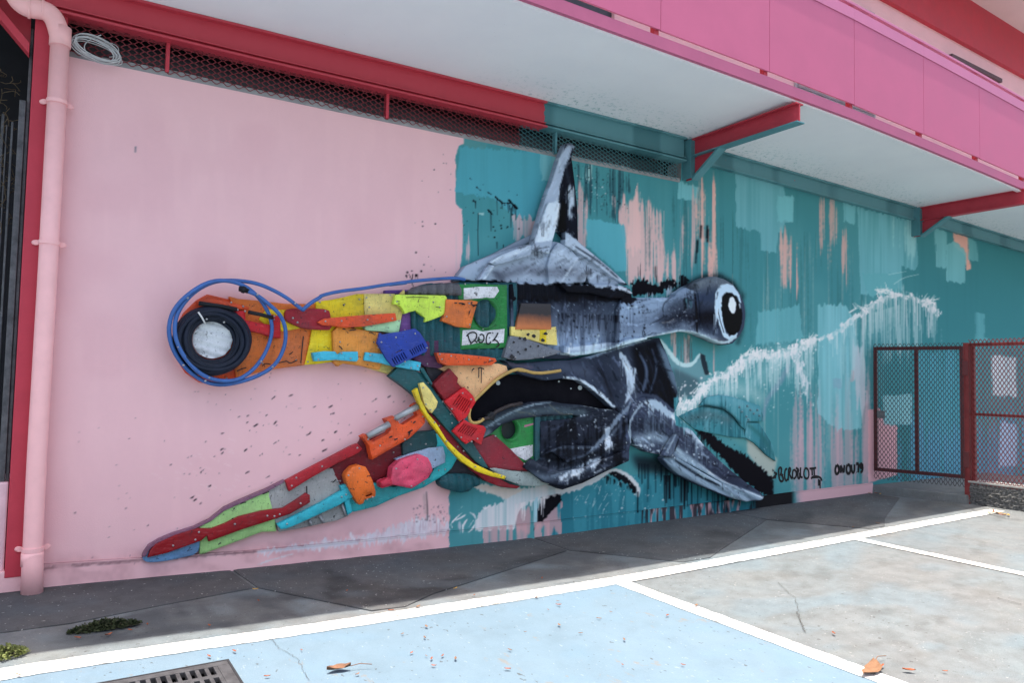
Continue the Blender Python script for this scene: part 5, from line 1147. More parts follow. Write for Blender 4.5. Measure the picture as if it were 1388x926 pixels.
plate('plum_bracket', c3([(480, 572), (640, 562), (645, 610), (612, 640), (616, 802), (540, 795), (470, 782), (370, 722), (490, 640)]), pm('plum', (82, 40, 84)), .13, .06, fn=lambda A, u, v, d: .01*np.exp(-((v-477)/1.2)**2), screws=c3([(535, 600), (490, 762)]))
# ---- bottle bank, upper: ribbed body, green plate, throat
def ribs(per, h, x0): return lambda A, u, v, d: h*sstep(-.35, .35, np.sin((u-x0)*2*math.pi/per))
M_bin = plasticmat('bin_teal', (22, 78, 90)); M_grn = plasticmat('bin_green', (34, 118, 60)); M_bing = plasticmat('bin_grey', (88, 90, 98))
bb = plate('bin_body', [(556, 394), (566, 388), (580, 384), (625, 383), (700, 383), (704, 440), (700, 486), (640, 488), (570, 482), (558, 450)], M_bin, .12, .10, s=.018, amp=0, r=.03, fn=ribs(12.4, .035, 557), label='dark teal ribbed body of a recycling bin')
plate('bin_rim', c7([(-40, 110), (60, 60), (150, 48), (330, 30), (470, 30), (505, 100), (500, 160), (340, 155), (0, 150), (-40, 150)]), M_bing, .16, .08, s=.018, amp=0, r=.03, fn=ribs(12.0, .035, 560), label='grey ribbed rim on top of the bin')
th = c7(ell(760, 345, 122, 152)); gp_ = c7([(474, 42), (620, 36), (985, 48), (990, 705), (500, 725), (488, 380)])
gpl = plate('bin_plate', gp_, M_grn, .165, .05, s=.03, r=.008, amp=.002, holes=[th], screws=c7([(770, 30), (545, 38), (730, 512)]), label='green face plate with round throw-in hole')
def throat(par, th, d0, d1, mat, back):
    a = W(*np.array(th).T, -d0); c = a.mean(0); n = len(a); b = c+(a-c)*.93; b[:, 1] = -d1; cc = W(*np.array(th).T, -d0-.022); e = c+(cc-c)*1.0; e[:, 1] = -d0-.02; f2 = c+(a-c)*1.08; f2[:, 1] = -d0-.012
    V = list(f2)+list(e)+list(b); F = [(k, (k+1) % n, n+(k+1) % n, n+k) for k in range(n)]+[(n+k, n+(k+1) % n, 2*n+(k+1) % n, 2*n+k) for k in range(n)]
    o = mk('throw_in_ring', V, F, mat, None, True); o.parent = par
    o = mk('throw_in_flap', list(b), [tuple(range(n))], back, None); o.parent = par
throat(gpl, th, .165, .06, M_grn, paintmat('bin_dark', (.012, .02, .022), .5, .4, .2, 9))
flap = plate('flap_patch', c7([(640, 380), (690, 320), (750, 370), (760, 420), (690, 448), (640, 420)]), plasticmat('bin_slate', (58, 98, 106)), .085, .02, s=.03, r=.004, parent=gpl)
M_sign = paintmat('white_sticker', (.72, .73, .75), .5, .12, .1, 12, .3, specks=1.2)
st1 = plate('sticker', c7([(530, 82), (700, 66), (880, 68), (900, 110), (850, 182), (640, 192), (532, 200)]), M_sign, .169, .004, s=.04, r=.002, amp=0, parent=gpl)
st2 = plate('sticker', c7([(520, 522), (660, 516), (720, 535), (860, 518), (958, 508), (948, 652), (860, 660), (700, 652), (600, 672), (510, 682)]), M_sign, .169, .004, s=.04, r=.002, amp=0, parent=gpl)
def inkon(par, strokes, w, depth, name='lettering'):
    V = []; F = []
    for st in strokes:
        p = chaikin(np.asarray(st, float), 2, False); q = W(p[:, 0], p[:, 1], -depth)[:, [0, 2]]; d = np.gradient(q, axis=0); n = np.stack([-d[:, 1], d[:, 0]], -1); n /= np.linalg.norm(n, axis=1)[:, None]+1e-9
        k = len(V); m = len(q); V += [(a[0]+b[0]*w/2, -depth-.0002*(len(F) % 7), a[1]+b[1]*w/2) for a, b in zip(q, n)]+[(a[0]-b[0]*w/2, -depth-.0002*(len(F) % 7), a[1]-b[1]*w/2) for a, b in zip(q, n)]
        F += [(k+i, k+i+1, k+m+i+1, k+m+i) for i in range(m-1)]
    o = mk(name, V, F, M_ink, None); o.parent = par; return o
inkon(gpl, [c7(p) for p in ([(558, 585), (590, 550), (640, 540), (668, 565), (660, 610), (630, 640), (598, 668)], [(572, 570), (585, 620), (608, 662)], [(640, 625), (670, 655)], [(690, 590), (680, 630), (700, 655), (735, 640), (745, 590), (720, 560), (695, 575)], [(815, 550), (780, 555), (762, 610), (768, 665), (795, 668), (815, 640)], [(888, 548), (870, 590), (830, 638)], [(850, 620), (880, 635), (905, 678), (870, 700)], [(796, 598), (802, 604)], [(692, 612), (698, 620)])], .014, .1725)
plate('orange_tile', c3([(650, 220), (780, 226), (862, 228), (914, 240), (880, 350), (852, 462), (800, 456), (740, 450), (680, 425), (614, 400), (640, 330)]), pm('orange', ORG), .205, .05, s=.025, fn=crease(636, 633, 1.6, .01), screws=c3([(835, 256), (650, 366), (842, 432)]), label='orange plate overlapping the green bin face')
plate('lime_plate', c3([(230, 180), (420, 184), (640, 188), (656, 206), (645, 300), (640, 338), (600, 365), (530, 392), (468, 412), (476, 378), (440, 345), (395, 314), (350, 325), (305, 341), (282, 292), (250, 264), (208, 260)]), pm('lime', (192, 226, 84)), .19, .05, s=.025, screws=c3([(236, 240), (540, 245), (592, 287)]), label='lime green plate with a torn lower edge')
plate('yellow_tip', c3([(262, 178), (300, 140), (304, 178)]), pm('pale_yellow', PYEL), .13, .04, s=.03)
# ---- lower colour pieces
plate('bin_skirt', c7([(330, 640), (500, 720), (980, 720), (985, 830), (700, 850), (300, 800)]), M_bin, .145, .05, s=.02, amp=0, fn=lambda A, u, v, d: -.02*np.exp(-(((v-481)/2.2)**2))*(np.sin((u-640)*2*math.pi/11.5) > .2), label=None)
plate('peach_panel', c4([(440, 90), (520, 62), (700, 66), (800, 60), (855, 75), (862, 110), (800, 150), (740, 205), (690, 262), (668, 295), (630, 240), (560, 190), (500, 120)]), pm('peach', (232, 178, 134)), .13, .07, amp=.008, fn=lambda A, u, v, d: .05*np.exp(-((u-670)/30)**2)*np.exp(-((v-510)/30)**2), label='smooth peach coloured panel over the jaw')
plate('orange_bar', c3([(568, 668), (700, 674), (870, 690), (1000, 704), (1062, 716), (1072, 740), (1030, 772), (860, 774), (660, 776), (600, 750)]), pm('orange_red2', (206, 82, 38)), .235, .06, s=.025, screws=c3([(592, 680), (612, 722), (690, 695), (836, 726), (1012, 728)]), label='orange red bar over the peach panel')
plate('dark_strut', c4([(350, 60), (460, 70), (480, 180), (440, 230), (380, 150)]), pm('near_black', (36, 38, 48)), .09, .06)
plate('teal_blade', c4([(130, 140), (180, 88), (260, 90), (330, 120), (400, 210), (480, 320), (570, 440), (650, 555), (720, 660), (752, 716), (715, 712), (660, 665), (580, 570), (500, 480), (410, 380), (330, 295), (240, 220)]), pm('teal_blade', (30, 84, 92)), .15, .07, bulge=.02, fn=lambda A, u, v, d: .02*np.exp(-((v-(502+(u-560)*1.18))/3.5)**2), screws=c4([(508, 376), (520, 434), (460, 300), (696, 652), (372, 180)]), label='long dark teal blade crossing the jaw')
plate('teal_fin_offcut', c4([(318, 86), (345, 88), (402, 185), (396, 196), (360, 150)]), pm('teal_blade', (30, 84, 92)), .19, .04)
plate('red_strip', c4([(385, 372), (440, 400), (520, 490), (600, 590), (690, 690), (780, 760), (880, 815), (952, 832), (930, 846), (830, 836), (740, 800), (650, 735), (560, 640), (470, 530), (395, 440)]), pm('strip_red', (134, 28, 42)), .10, .07, bulge=.015, screws=c4([(556, 582), (440, 450)]), label='dark red curved strip under the yellow strip')
plate('maroon_panel', c4([(640, 560), (700, 540), (785, 508), (900, 610), (1018, 738), (900, 730), (760, 716), (700, 640)]), pm('maroon', (128, 36, 52)), .13, .06, amp=.008, fn=lambda A, u, v, d: .015*np.exp(-((v-(590+(u-670)*.95))/2)**2), screws=c4([(790, 516), (972, 690), (596, 610)]), label='maroon car panel under the green bin hole')
plate('leaf_offcut', c4([(320, 186), (345, 178), (390, 230), (435, 300), (425, 335), (398, 372), (352, 322)]), pm('pale_yellow', PYEL), .20, .04, s=.025, screws=c4([(342, 212), (358, 316), (388, 350)]), label='pale yellow leaf shaped offcut')
plate('yellow_strip', c4([(283, 232), (308, 214), (330, 290), (370, 370), (425, 435), (490, 540), (570, 620), (660, 688), (760, 735), (862, 768), (856, 788), (780, 772), (690, 742), (590, 680), (510, 595), (440, 495), (385, 425), (330, 345)]), pm('yellow', YEL), .225, .05, s=.025, amp=.01, screws=c4([(412, 430), (486, 548), (668, 708), (832, 766)]), label='wavy bright yellow strip')
plate('red_box', c4([(408, 192), (510, 92), (562, 150), (556, 182), (592, 216), (480, 292)]), pm('box_red', (124, 28, 38)), .19, .07, fn=lambda A, u, v, d: .012*np.exp(-((v-(535-.72*(u-600)))/1.4)**2))
plate('red_grille', c4([(478, 298), (600, 208), (652, 258), (674, 300), (612, 402), (570, 424), (520, 350)]), pm('grille_red', (190, 28, 38)), .22, .03, s=.03, holes=bars(*c4([(572, 258), (645, 300), (528, 322), (602, 372)]), 7, .5), screws=c4([(588, 246), (640, 285), (520, 345)]), label='red slotted grille, upper of two')
plate('red_grille', c4([(528, 486), (600, 412), (640, 436), (722, 452), (738, 472), (706, 572), (655, 540), (612, 566)]), pm('grille_red', (190, 28, 38)), .215, .03, s=.03, holes=bars(*c4([(600, 440), (680, 470), (560, 490), (640, 520)]), 7, .5), screws=c4([(682, 532), (645, 550), (580, 524)]), label='red slotted grille, lower and broken')
# lower fin pieces
plate('maroon_sheet', c6b([(505, 440), (560, 400), (650, 330), (690, 270), (700, 240), (770, 250), (860, 215), (950, 260), (975, 330), (960, 400), (900, 460), (790, 525), (640, 545), (550, 562)]), pm('sheet_maroon', (108, 22, 34)), .055, .05, amp=.006, screws=c6b([(895, 340), (560, 520)]), label='dark maroon sheet behind the orange clamp')
plate('grey_panel', c6b([(105, 570), (215, 525), (360, 450), (515, 442), (545, 510), (575, 570), (612, 740), (540, 770), (480, 782), (340, 812), (180, 842), (150, 760), (120, 640)]), pm('grey', (146, 150, 154)), .065, .055, amp=.007, fn=lambda A, u, v, d: -.012*np.exp(-((v-(668-.26*(u-366)))/1.2)**2), screws=c6b([(152, 566), (545, 520)]), label='grey plastic panel between green and maroon')
for a, b in (((368, 765), (382, 800)), ((432, 738), (458, 782)), ((572, 668), (600, 742))): tube('grey_rib', W(*np.array(c6b([a, b])).T, -.085), .011, paintmat('rib_grey', (.3, .31, .32), .6), shark, 6)
plate('green_panel', c5([(468, 592), (540, 542), (640, 460), (760, 405), (942, 328), (968, 400), (988, 470), (1002, 622), (900, 626), (760, 680), (500, 776), (468, 782)]), pm('sage', (152, 198, 130)), .06, .05, amp=.006, screws=c5([(760, 420)]), label='light green panel of the lower fin')
plate('blue_tip', c5([(66, 815), (78, 770), (105, 728), (180, 685), (260, 648), (470, 590), (478, 690), (452, 782), (330, 810), (200, 836), (100, 840)]), pm('sky_blue', (108, 154, 204)), .055, .05, amp=.004, smooth=1, label='light blue panel at the fin tip')
plate('rim_strip', c5([(66, 800), (80, 765), (110, 722), (180, 678), (270, 640), (430, 590), (540, 535), (640, 455), (760, 398), (940, 322), (1060, 262), (1052, 282), (940, 345), (770, 420), (640, 478), (545, 552), (430, 606), (270, 658), (180, 700), (120, 742), (88, 800)]), pm('mauve_edge', (122, 88, 112)), .075, .05, s=.03, r=.006, label=None)
plate('long_red_strip', c5([(105, 805), (125, 755), (160, 715), (300, 650), (450, 604), (550, 604), (640, 570), (740, 520), (900, 480), (1050, 460), (1130, 410), (1210, 354), (1236, 368), (1238, 420), (1100, 500), (980, 540), (760, 610), (530, 694), (520, 650), (480, 686), (250, 770)]), pm('oxblood', (134, 18, 28)), .10, .05, amp=.012, screws=c5([(282, 722), (462, 628), (437, 680), (712, 570), (938, 512), (988, 515), (1025, 502), (1170, 425)]), label='long twisted oxblood red strip on the lower fin')
plate('red_bar', c6b([(220, 520), (360, 445), (500, 372), (640, 298), (672, 286), (702, 318), (680, 342), (520, 422), (380, 500), (242, 586)]), pm('bar_red', (158, 32, 44)), .115, .05, screws=c6b([(257, 550), (285, 500), (447, 428), (668, 312)]), label='straight red bar at the top edge of the fin')
plate('cyan_strip', c6b([(168, 795), (300, 730), (440, 660), (560, 590), (612, 560), (664, 602), (640, 622), (540, 680), (430, 730), (300, 790), (222, 822), (190, 824)]), pm('aqua', (48, 170, 192)), .125, .05, s=.025, screws=c6b([(228, 790), (570, 620), (598, 606)]), label='aqua strip on the grey panel')
bump_ = [(461, 660), (470, 656), (508, 655), (534, 661), (560, 655), (582, 648), (592, 630), (586, 604), (590, 588), (612, 590), (617, 600), (620, 622), (612, 636), (600, 646), (575, 661), (540, 673), (510, 687), (480, 694.5), (474, 692), (468, 678)]
plate('turquoise_bumper', bump_, pm('turquoise', (44, 164, 176)), .08, .065, amp=.008, fn=lambda A, u, v, d: .012*np.exp(-((v-(664-.16*(u-480)))/1.6)**2), screws=c4([(438, 730), (344, 810), (478, 725)]), label='turquoise bumper forming the lower edge of the fin')
plate('aqua_end', c6b([(562, 552), (602, 540), (640, 715), (610, 735), (580, 600)]), pm('aqua', (48, 170, 192)), .115, .05)
plate('teal_sheet', c4([(212, 565), (250, 520), (300, 490), (418, 478), (432, 556), (424, 592), (320, 610), (218, 640)]), pm('deep_teal', (24, 66, 74)), .10, .05, screws=c4([(356, 566), (262, 568)]))
plate('steel_blue_sheet', c4([(168, 662), (260, 625), (380, 590), (468, 583), (482, 640), (480, 682), (400, 722), (200, 682)]), pm('steel_blue', (144, 170, 204)), .12, .05, screws=c4([(428, 598), (230, 655)]), label='light steel blue sheet behind the pink canister')
plate('shutter_base', c4([(480, 740), (560, 640), (640, 700), (700, 790), (640, 800), (500, 780)]), pm('near_black', (30, 32, 40)), .06, .05)
plate('barrel_end', [(596, 652), (600, 645), (612, 642), (640, 643), (655, 655), (640, 662), (632, 668), (620, 668), (606, 664), (598, 660)], M_bin, .10, .10, s=.018, amp=0, bulge=.05, smooth=1, fn=lambda A, u, v, d: .02*sstep(-.3, .3, np.sin((u-600)*2*math.pi/11)), label='dark teal ribbed barrel end under the jaw')
cl = plate('orange_clamp', c6b([(698, 242), (728, 226), (748, 262), (768, 275), (865, 222), (880, 195), (848, 132), (908, 112), (935, 160), (958, 168), (1052, 108), (1020, 50), (1048, 28), (1072, 70), (1096, 105), (1092, 150), (1060, 190), (1000, 250), (860, 330), (762, 388), (745, 300), (722, 268)]), pm('clamp_orange', (208, 80, 36)), .17, .09, s=.022, fn=lambda A, u, v, d: .018*np.exp(-((v-(606-.62*(u-525)))/3)**2), screws=c6b([(810, 298), (965, 258), (1078, 116), (902, 130), (736, 258)]), label='orange tool clamp on grey rods')
M_pipe = paintmat('rod_grey', (.36, .38, .39), .4, .15, .1, 12, .5, .4)
tube('rod', W(*np.array(c6b([(732, 240), (868, 162)])).T, -.17), .03, M_pipe, shark, 12); tube('rod', W(*np.array(c6b([(905, 128), (1046, 52)])).T, -.17), .03, M_pipe, shark, 12)
plate('flat_jerrycan', c6b([(594, 492), (604, 468), (640, 432), (682, 420), (722, 432), (745, 470), (770, 530), (786, 590), (782, 618), (735, 632), (716, 640), (708, 662), (682, 670), (660, 640), (625, 580), (604, 530)]), pm('can_orange', (212, 104, 40)), .17, .09, s=.022, bulge=.03, amp=.012, holes=[c6b([(722, 612), (758, 598), (764, 608), (728, 622)])], screws=c6b([(612, 484), (680, 440), (764, 622), (730, 636)]), label='flattened orange jerrycan with handle slot')
def dent(A, u, v, d):
    cx, cy = c4([(258, 790)])[0]; return -.03*np.exp(-(((u-cx)/7)**2+((v-cy)/4)**2))+.006*np.sin((u*.3-v*.8)*.35)*np.clip(d/.05, 0, 1)-.02*np.exp(-((v-(640-.9*(u-545)))/1.6)**2)*np.clip(d/.05, 0, 1)
plate('crushed_canister', c4([(74, 808), (100, 792), (140, 788), (150, 718), (200, 668), (260, 645), (320, 630), (372, 652), (392, 690), (402, 732), (372, 780), (320, 815), (270, 846), (215, 835), (150, 822), (120, 836), (80, 842)]), pm('rose', (208, 74, 108), rough=.4), .19, .10, s=.02, bulge=.04, amp=.012, fn=dent, screws=c4([(170, 720), (305, 662), (265, 830)]), label='crushed rose pink canister lying on its side')
neck = plate('canister_neck', c4([(74, 806), (118, 780), (145, 790), (148, 824), (84, 844)]), pm('neck_red', (190, 40, 70)), .24, .06, s=.02, bulge=.02)
# ---- mouth
plate('mouth_cavity', [(640, 552), (650, 538), (668, 520), (688, 508), (720, 508), (770, 511), (800, 522), (836, 549), (834, 557), (800, 556), (745, 553), (710, 560), (670, 575), (648, 580), (640, 570)], flat('mouth_black', (.006, .006, .009), .8, .03), .03, .02, s=.05, amp=0)
for (a, b), rr in ((cJ([(616, 265)])[0], .030), (cJ([(450, 216)])[0], .012), (cJ([(545, 272)])[0], .01), (c4([(812, 182)])[0], .03)):
    plate('paint_splash', ell(a, b, rr*95, rr*105, 12), paintmat('splash_grey', (.42, .5, .52), .5), .034, .003, s=.05, r=.002, amp=0)
plate('lower_jaw', [(644, 585), (654, 572), (672, 560), (700, 550), (722, 545), (747, 544), (762, 547), (786, 549), (812, 554), (834, 556), (822, 566), (790, 566), (775, 562), (752, 564), (735, 565), (722, 566), (700, 569), (682, 575), (666, 588), (652, 596)], None, .135, .07, s=.014, paint=True, bulge=.02, label='dented grey lower lip above the second bin hole')
# second bottle bank
g2 = [(662, 584), (680, 574), (700, 566), (726, 564), (727, 622), (716, 626), (690, 604), (672, 592)]
th2 = ell(692, 582.5, 12.2, 14.6)
gp2 = plate('bin_plate', [(655, 590), (668, 566), (700, 562), (727, 562), (727, 625), (700, 630), (675, 612)], plasticmat('bin_green2', (38, 130, 66)), .09, .05, s=.03, r=.006, amp=.002, holes=[th2], label='green face plate with a hole forming the second nostril')
throat(gp2, th2, .09, .02, plasticmat('bin_green2', (38, 130, 66)), paintmat('bin_dark', (.012, .02, .022), .5, .4, .2, 9))
plate('sticker', c4([(888, 596), (960, 582), (1030, 570), (1030, 640), (985, 670), (930, 640)]), M_sign, .095, .004, s=.05, r=.002, amp=0, parent=gp2)
plate('pink_tape', cJ([(178, 560), (250, 542), (252, 556), (180, 576)]), paintmat('tape_pink', (.42, .18, .24), .6), .094, .004, s=.05, r=.002, amp=0, parent=gp2)
plate('bin_post', [(726, 564), (733, 564), (733, 626), (726, 626)], M_bin, .13, .10, s=.03)
plate('bin_body', [(726, 562), (780, 560), (790, 580), (775, 640), (725, 640)], M_bin, .07, .06, s=.018, amp=0, fn=ribs(9, .03, 726))
# lip hose
lp = np.array(c4([(720, 408), (690, 430), (655, 436), (632, 418), (626, 370), (648, 305), (710, 245), (760, 195), (810, 152), (880, 112), (940, 92), (1000, 110)])+cJ([(110, 122), (160, 122), (230, 146), (300, 152), (390, 142), (462, 130)])); lp = chaikin(lp, 2, False)
tube('lip_hose', np.array([W(a, b, -.20) for a, b in lp]), .0165, paintmat('tan_hose', (.47, .31, .09), .5, .2, .1, 12, .4), shark, 8, label='tan yellow hose along the upper lip')
tube('lip_rod', np.array([W(a, b, -.19) for a, b in c4([(690, 418), (760, 398), (800, 360), (880, 325), (960, 310)])]), .02, paintmat('rusty_black', (.03, .022, .022), .5, .5, .4, 14), shark, 8)
plate('connector', c4([(745, 385), (775, 362), (800, 372), (795, 395), (785, 420), (760, 410)]), M_blk, .21, .05, s=.03, amp=.006)

# ---- sprayed half
gpaint = dict(mat=None, paint=True)
# fin and its mound
plate('fin_black_plate', cA([(735, 120), (745, 200), (755, 280), (770, 420), (775, 640), (740, 620), (700, 600), (650, 545), (655, 450), (668, 330), (690, 220)]), None, .07, .06, s=.016, paint=True, bulge=.02, label='black curved plate behind the dorsal fin')  # plate behind the fin, sprayed black
plate('mound_plate', cA([(70, 838), (130, 762), (200, 730), (300, 690), (420, 650), (520, 628), (640, 620), (720, 640), (790, 720), (828, 790), (815, 850), (780, 870), (560, 866), (300, 850)]), None, .10, .09, s=.014, paint=True, bulge=.06, amp=.01, label='pale grey mound at the foot of the fin')
plate('mound_edge', cA([(62, 850), (120, 768), (200, 728), (290, 690), (430, 618), (525, 575), (515, 620), (420, 655), (290, 720), (215, 780), (190, 840)]), None, .065, .05, s=.016, paint=True)
plate('bumper_strip', cA([(270, 738), (330, 700), (420, 662), (505, 640), (520, 660), (500, 700), (420, 722), (300, 756)]), None, .19, .05, s=.014, paint=True, label='pale bent strip left of the fin')
plate('mound_post', cA([(205, 838), (265, 752), (300, 756), (245, 842)]), None, .18, .05, s=.014, paint=True)
fl_ = plate('fin_blade', cA([(700, 62), (722, 58), (742, 84), (728, 130), (700, 190), (680, 260), (672, 340), (664, 420), (655, 500), (632, 590), (606, 682), (560, 670), (508, 652), (530, 580), (560, 470), (590, 370), (630, 260), (660, 160)]), None, .16, .08, s=.013, paint=True, fn=lambda A, u, v, d: .04*np.exp(-((u-(775-(v-200)*.30))/6)**2), label='tall pale fin blade rising over the vent')
plate('fin_foot', cA([(605, 398), (678, 394), (664, 480), (610, 690), (512, 664), (540, 570)]), None, .215, .03, s=.013, paint=True)
plate('mound_cheek', cA([(620, 680), (660, 626), (720, 650), (790, 730), (830, 800), (815, 850), (700, 866), (610, 860), (600, 760)]), None, .16, .08, s=.014, paint=True, bulge=.03)
plate('right_fender', cA([(700, 640), (702, 562), (740, 590), (860, 690), (960, 775), (1060, 868), (1040, 862), (960, 815), (840, 722), (770, 680)]), None, .19, .08, s=.014, paint=True, label='slim pale fender sloping down right of the fin')
plate('right_cheek', cA([(760, 690), (830, 720), (920, 790), (1010, 862), (940, 888), (840, 872), (820, 800)]), None, .13, .08, s=.014, paint=True, amp=.01)
plate('tail_clip', cA([(1000, 868), (1050, 880), (1085, 915), (1065, 930), (1020, 905)]), None, .15, .07, s=.014, paint=True)
# head
def barrel(cy, ry, h): return lambda A, u, v, d: h*np.sqrt(np.clip(1-((v-cy)/ry)**2, 0, 1))
plate('head_plate', [(688, 386), (700, 383), (760, 384), (830, 388), (852, 392), (856, 420), (852, 462), (820, 472), (790, 480), (770, 487), (735, 486), (700, 489), (692, 488), (690, 450)], None, .10, .09, s=.013, paint=True, amp=.006, fn=lambda A, u, v, d: .05*np.sqrt(np.clip(1-((v-432)/52)**2, 0, 1))+.012*np.exp(-((u-817)/2.5)**2)+.015*(np.sin((u-690)*.55) > 0)*(v < 408)*(u < 750), label='large head plate sprayed black fading to pale grey')
plate('cowl', [(760, 386), (830, 386), (850, 392), (845, 404), (828, 404), (800, 397), (770, 396)], None, .20, .06, s=.014, paint=True)
plate('head_middle', cE([(0, 285), (150, 292), (300, 292), (470, 285), (500, 245), (560, 215), (640, 165), (700, 140), (700, 620), (600, 596), (520, 590), (400, 615), (250, 645), (60, 690), (-60, 720), (-60, 400)]), None, .13, .10, s=.012, paint=True, amp=.006, fn=barrel(432, 40, .06), label='pale bumper section of the head')
plate('head_rim', cE([(-500, 780), (-490, 718), (-440, 735), (-100, 690), (0, 690), (60, 660), (250, 640), (250, 660), (60, 710), (-120, 765), (-300, 800), (-420, 808)]), None, .20, .06, s=.013, paint=True, label='white painted rolled lip under the head')
plate('nose_piece', cE([(672, 160), (720, 128), (790, 102), (860, 98), (930, 122), (1000, 170), (1055, 250), (1090, 340), (1102, 440), (1090, 560), (1050, 640), (1000, 700), (940, 712), (860, 690), (780, 655), (700, 625), (690, 500), (690, 300)]), None, .15, .12, s=.011, paint=True, bulge=.05, amp=.003, fn=barrel(425, 48, .05), label='rounded nose with painted black and white eye')
def fade_mat():
    m, nt, b = nodes('orange_fade'); g = nt.nodes.new('ShaderNodeNewGeometry'); sp = nt.nodes.new('ShaderNodeSeparateXYZ'); nt.links.new(g.outputs['Position'], sp.inputs[0]); n = noise(nt, 22, 4, .6, pos(nt))
    z0 = float(W(*c8([(300, 440)])[0], -.19)[2]); a = nt.nodes.new('ShaderNodeMath'); a.operation = 'MULTIPLY_ADD'; nt.links.new(n, a.inputs[0]); a.inputs[1].default_value = .06; nt.links.new(sp.outputs['Z'], a.inputs[2])
    mr = nt.nodes.new('ShaderNodeMapRange'); mr.inputs['From Min'].default_value = z0+.05; mr.inputs['From Max'].default_value = z0+.19; nt.links.new(a.outputs[0], mr.inputs['Value'])
    c = mixc(nt, mr.outputs[0], (.55, .17, .05), (.02, .016, .018)); nt.links.new(c, b.inputs['Base Color']); b.inputs['Roughness'].default_value = .5; return m
plate('fade_tile', c8([(180, 205), (310, 208), (442, 212), (448, 440), (300, 440), (130, 440), (150, 330)]), fade_mat(), .20, .03, s=.03, r=.005, label='orange tile sprayed black towards its top')
plate('spattered_tile', c8([(88, 414), (130, 418), (340, 442), (490, 416), (502, 582), (390, 572), (250, 532), (88, 496)]), pm('pale_yellow', PYEL), .185, .03, s=.03, r=.005, label='pale yellow tile with black spatter')
plate('yellow_chip', c8([(345, 444), (405, 444), (402, 560), (345, 545)]), pm('yellow', YEL), .192, .02, s=.03, r=.004)
M_sp = paintmat('spatter_black', (.012, .012, .015), .4)
for k, (a, b, r0) in enumerate(c8([(240, 485), (292, 500), (210, 530), (170, 520), (395, 490), (375, 540), (110, 560), (335, 588), (215, 620), (95, 685), (150, 640), (265, 592)]) and [(240, 485, 15), (292, 500, 20), (210, 528, 18), (165, 522, 14), (396, 480, 16), (372, 540, 18), (110, 556, 12), (330, 590, 10), (216, 622, 16), (92, 688, 22), (150, 645, 8), (262, 594, 8)]):
    rr_ = np.random.default_rng(k); q = [(a+r0*rr_.uniform(.5, 1.3)*math.cos(t), b+r0*rr_.uniform(.5, 1.3)*math.sin(t)) for t in np.linspace(0, 6.28, 11)[:-1]]
    plate('paint_splash', c8(q), M_sp, .225, .004, s=.06, r=.002, amp=0)
plate('jaw_plate', c8([(22, 690), (50, 590), (80, 500), (180, 510), (330, 562), (392, 592), (545, 640), (480, 665), (380, 692), (240, 712), (120, 718)]), pm('slate_plate', (104, 112, 126)), .20, .05, s=.025, fn=crease(737.5, 737.5, 1.0, -.006), screws=c8([(70, 602), (125, 690), (375, 690)]), label='slate grey plate spattered with black above the mouth')
plate('upper_lip', [(683, 487), (700, 493), (735, 490), (775, 488), (800, 483), (812, 500), (826, 530), (838, 550), (833, 557), (822, 545), (800, 526), (785, 516), (765, 513), (740, 516), (712, 509), (698, 503)], None, .13, .10, s=.014, paint=True, amp=.006, label='dark grey upper lip sweeping to the mouth corner')
plate('throat_plate', [(795, 484), (830, 474), (862, 464), (892, 458), (904, 480), (915, 510), (922, 545), (914, 560), (880, 552), (860, 560), (850, 575), (838, 556), (826, 530), (808, 498)], None, .09, .08, s=.013, paint=True, fn=lambda A, u, v, d: .014*np.sin((u-800-.25*(v-480))*.28)+.012*np.sin((u-.4*v)*.17), label='black folded plate of the throat with white brush marks')
plate('chin_plate', [(733, 572), (775, 568), (800, 560), (835, 556), (850, 568), (856, 600), (852, 625), (820, 640), (790, 655), (762, 664), (735, 652), (716, 634), (733, 622)], None, .14, .12, s=.013, paint=True, amp=.006, fn=lambda A, u, v, d: .010*np.sin((v+.45*u)*.22), label='dark chin plate with white brush strokes')
plate('chin_flap', [(735, 618), (748, 610), (765, 604), (790, 604), (815, 606), (800, 616), (780, 624), (770, 628), (760, 620), (748, 613)], None, .215, .05, s=.013, paint=True)
plate('chin_lip', [(712, 634), (722, 622), (735, 632), (760, 640), (795, 634), (822, 622), (850, 610), (850, 622), (815, 642), (790, 652), (765, 660), (740, 655)], None, .20, .05, s=.013, paint=True)
plate('silver_blade', c4([(760, 720), (790, 712), (900, 735), (1015, 742), (1100, 752), (1180, 770), (1240, 780), (1150, 815), (1060, 832), (960, 828), (870, 795)]), plasticmat('silver', (146, 164, 168)), .13, .06, bulge=.02, screws=c4([(930, 808), (1080, 800)]), label='silver grey blade at the point of the chin')
# right fin
plate('pectoral_fin', cP([(70, 200), (110, 120), (170, 96), (250, 110), (320, 170), (420, 240), (500, 320), (580, 420), (680, 520), (780, 610), (880, 690), (980, 760), (1008, 790), (1000, 812), (860, 745), (720, 700), (560, 600), (430, 540), (330, 505), (200, 480), (110, 430), (68, 350)]), None, .12, .11, s=.013, paint=True, bulge=.04, amp=.008, label='long grey right fin reaching down to the ledge')
plate('fin_bumper', cP([(296, 530), (330, 500), (400, 520), (560, 610), (712, 695), (860, 745), (1004, 795), (996, 815), (880, 826), (780, 800), (680, 760), (560, 710), (420, 640), (340, 575)]), None, .17, .09, s=.013, paint=True, fn=lambda A, u, v, d: .010*np.sin((v-.62*u)*.5), label='pale bumper along the lower edge of the right fin')
plate('fin_bracket', cP([(305, 505), (345, 430), (400, 345), (428, 335), (400, 430), (372, 520)]), None, .215, .05, s=.014, paint=True)
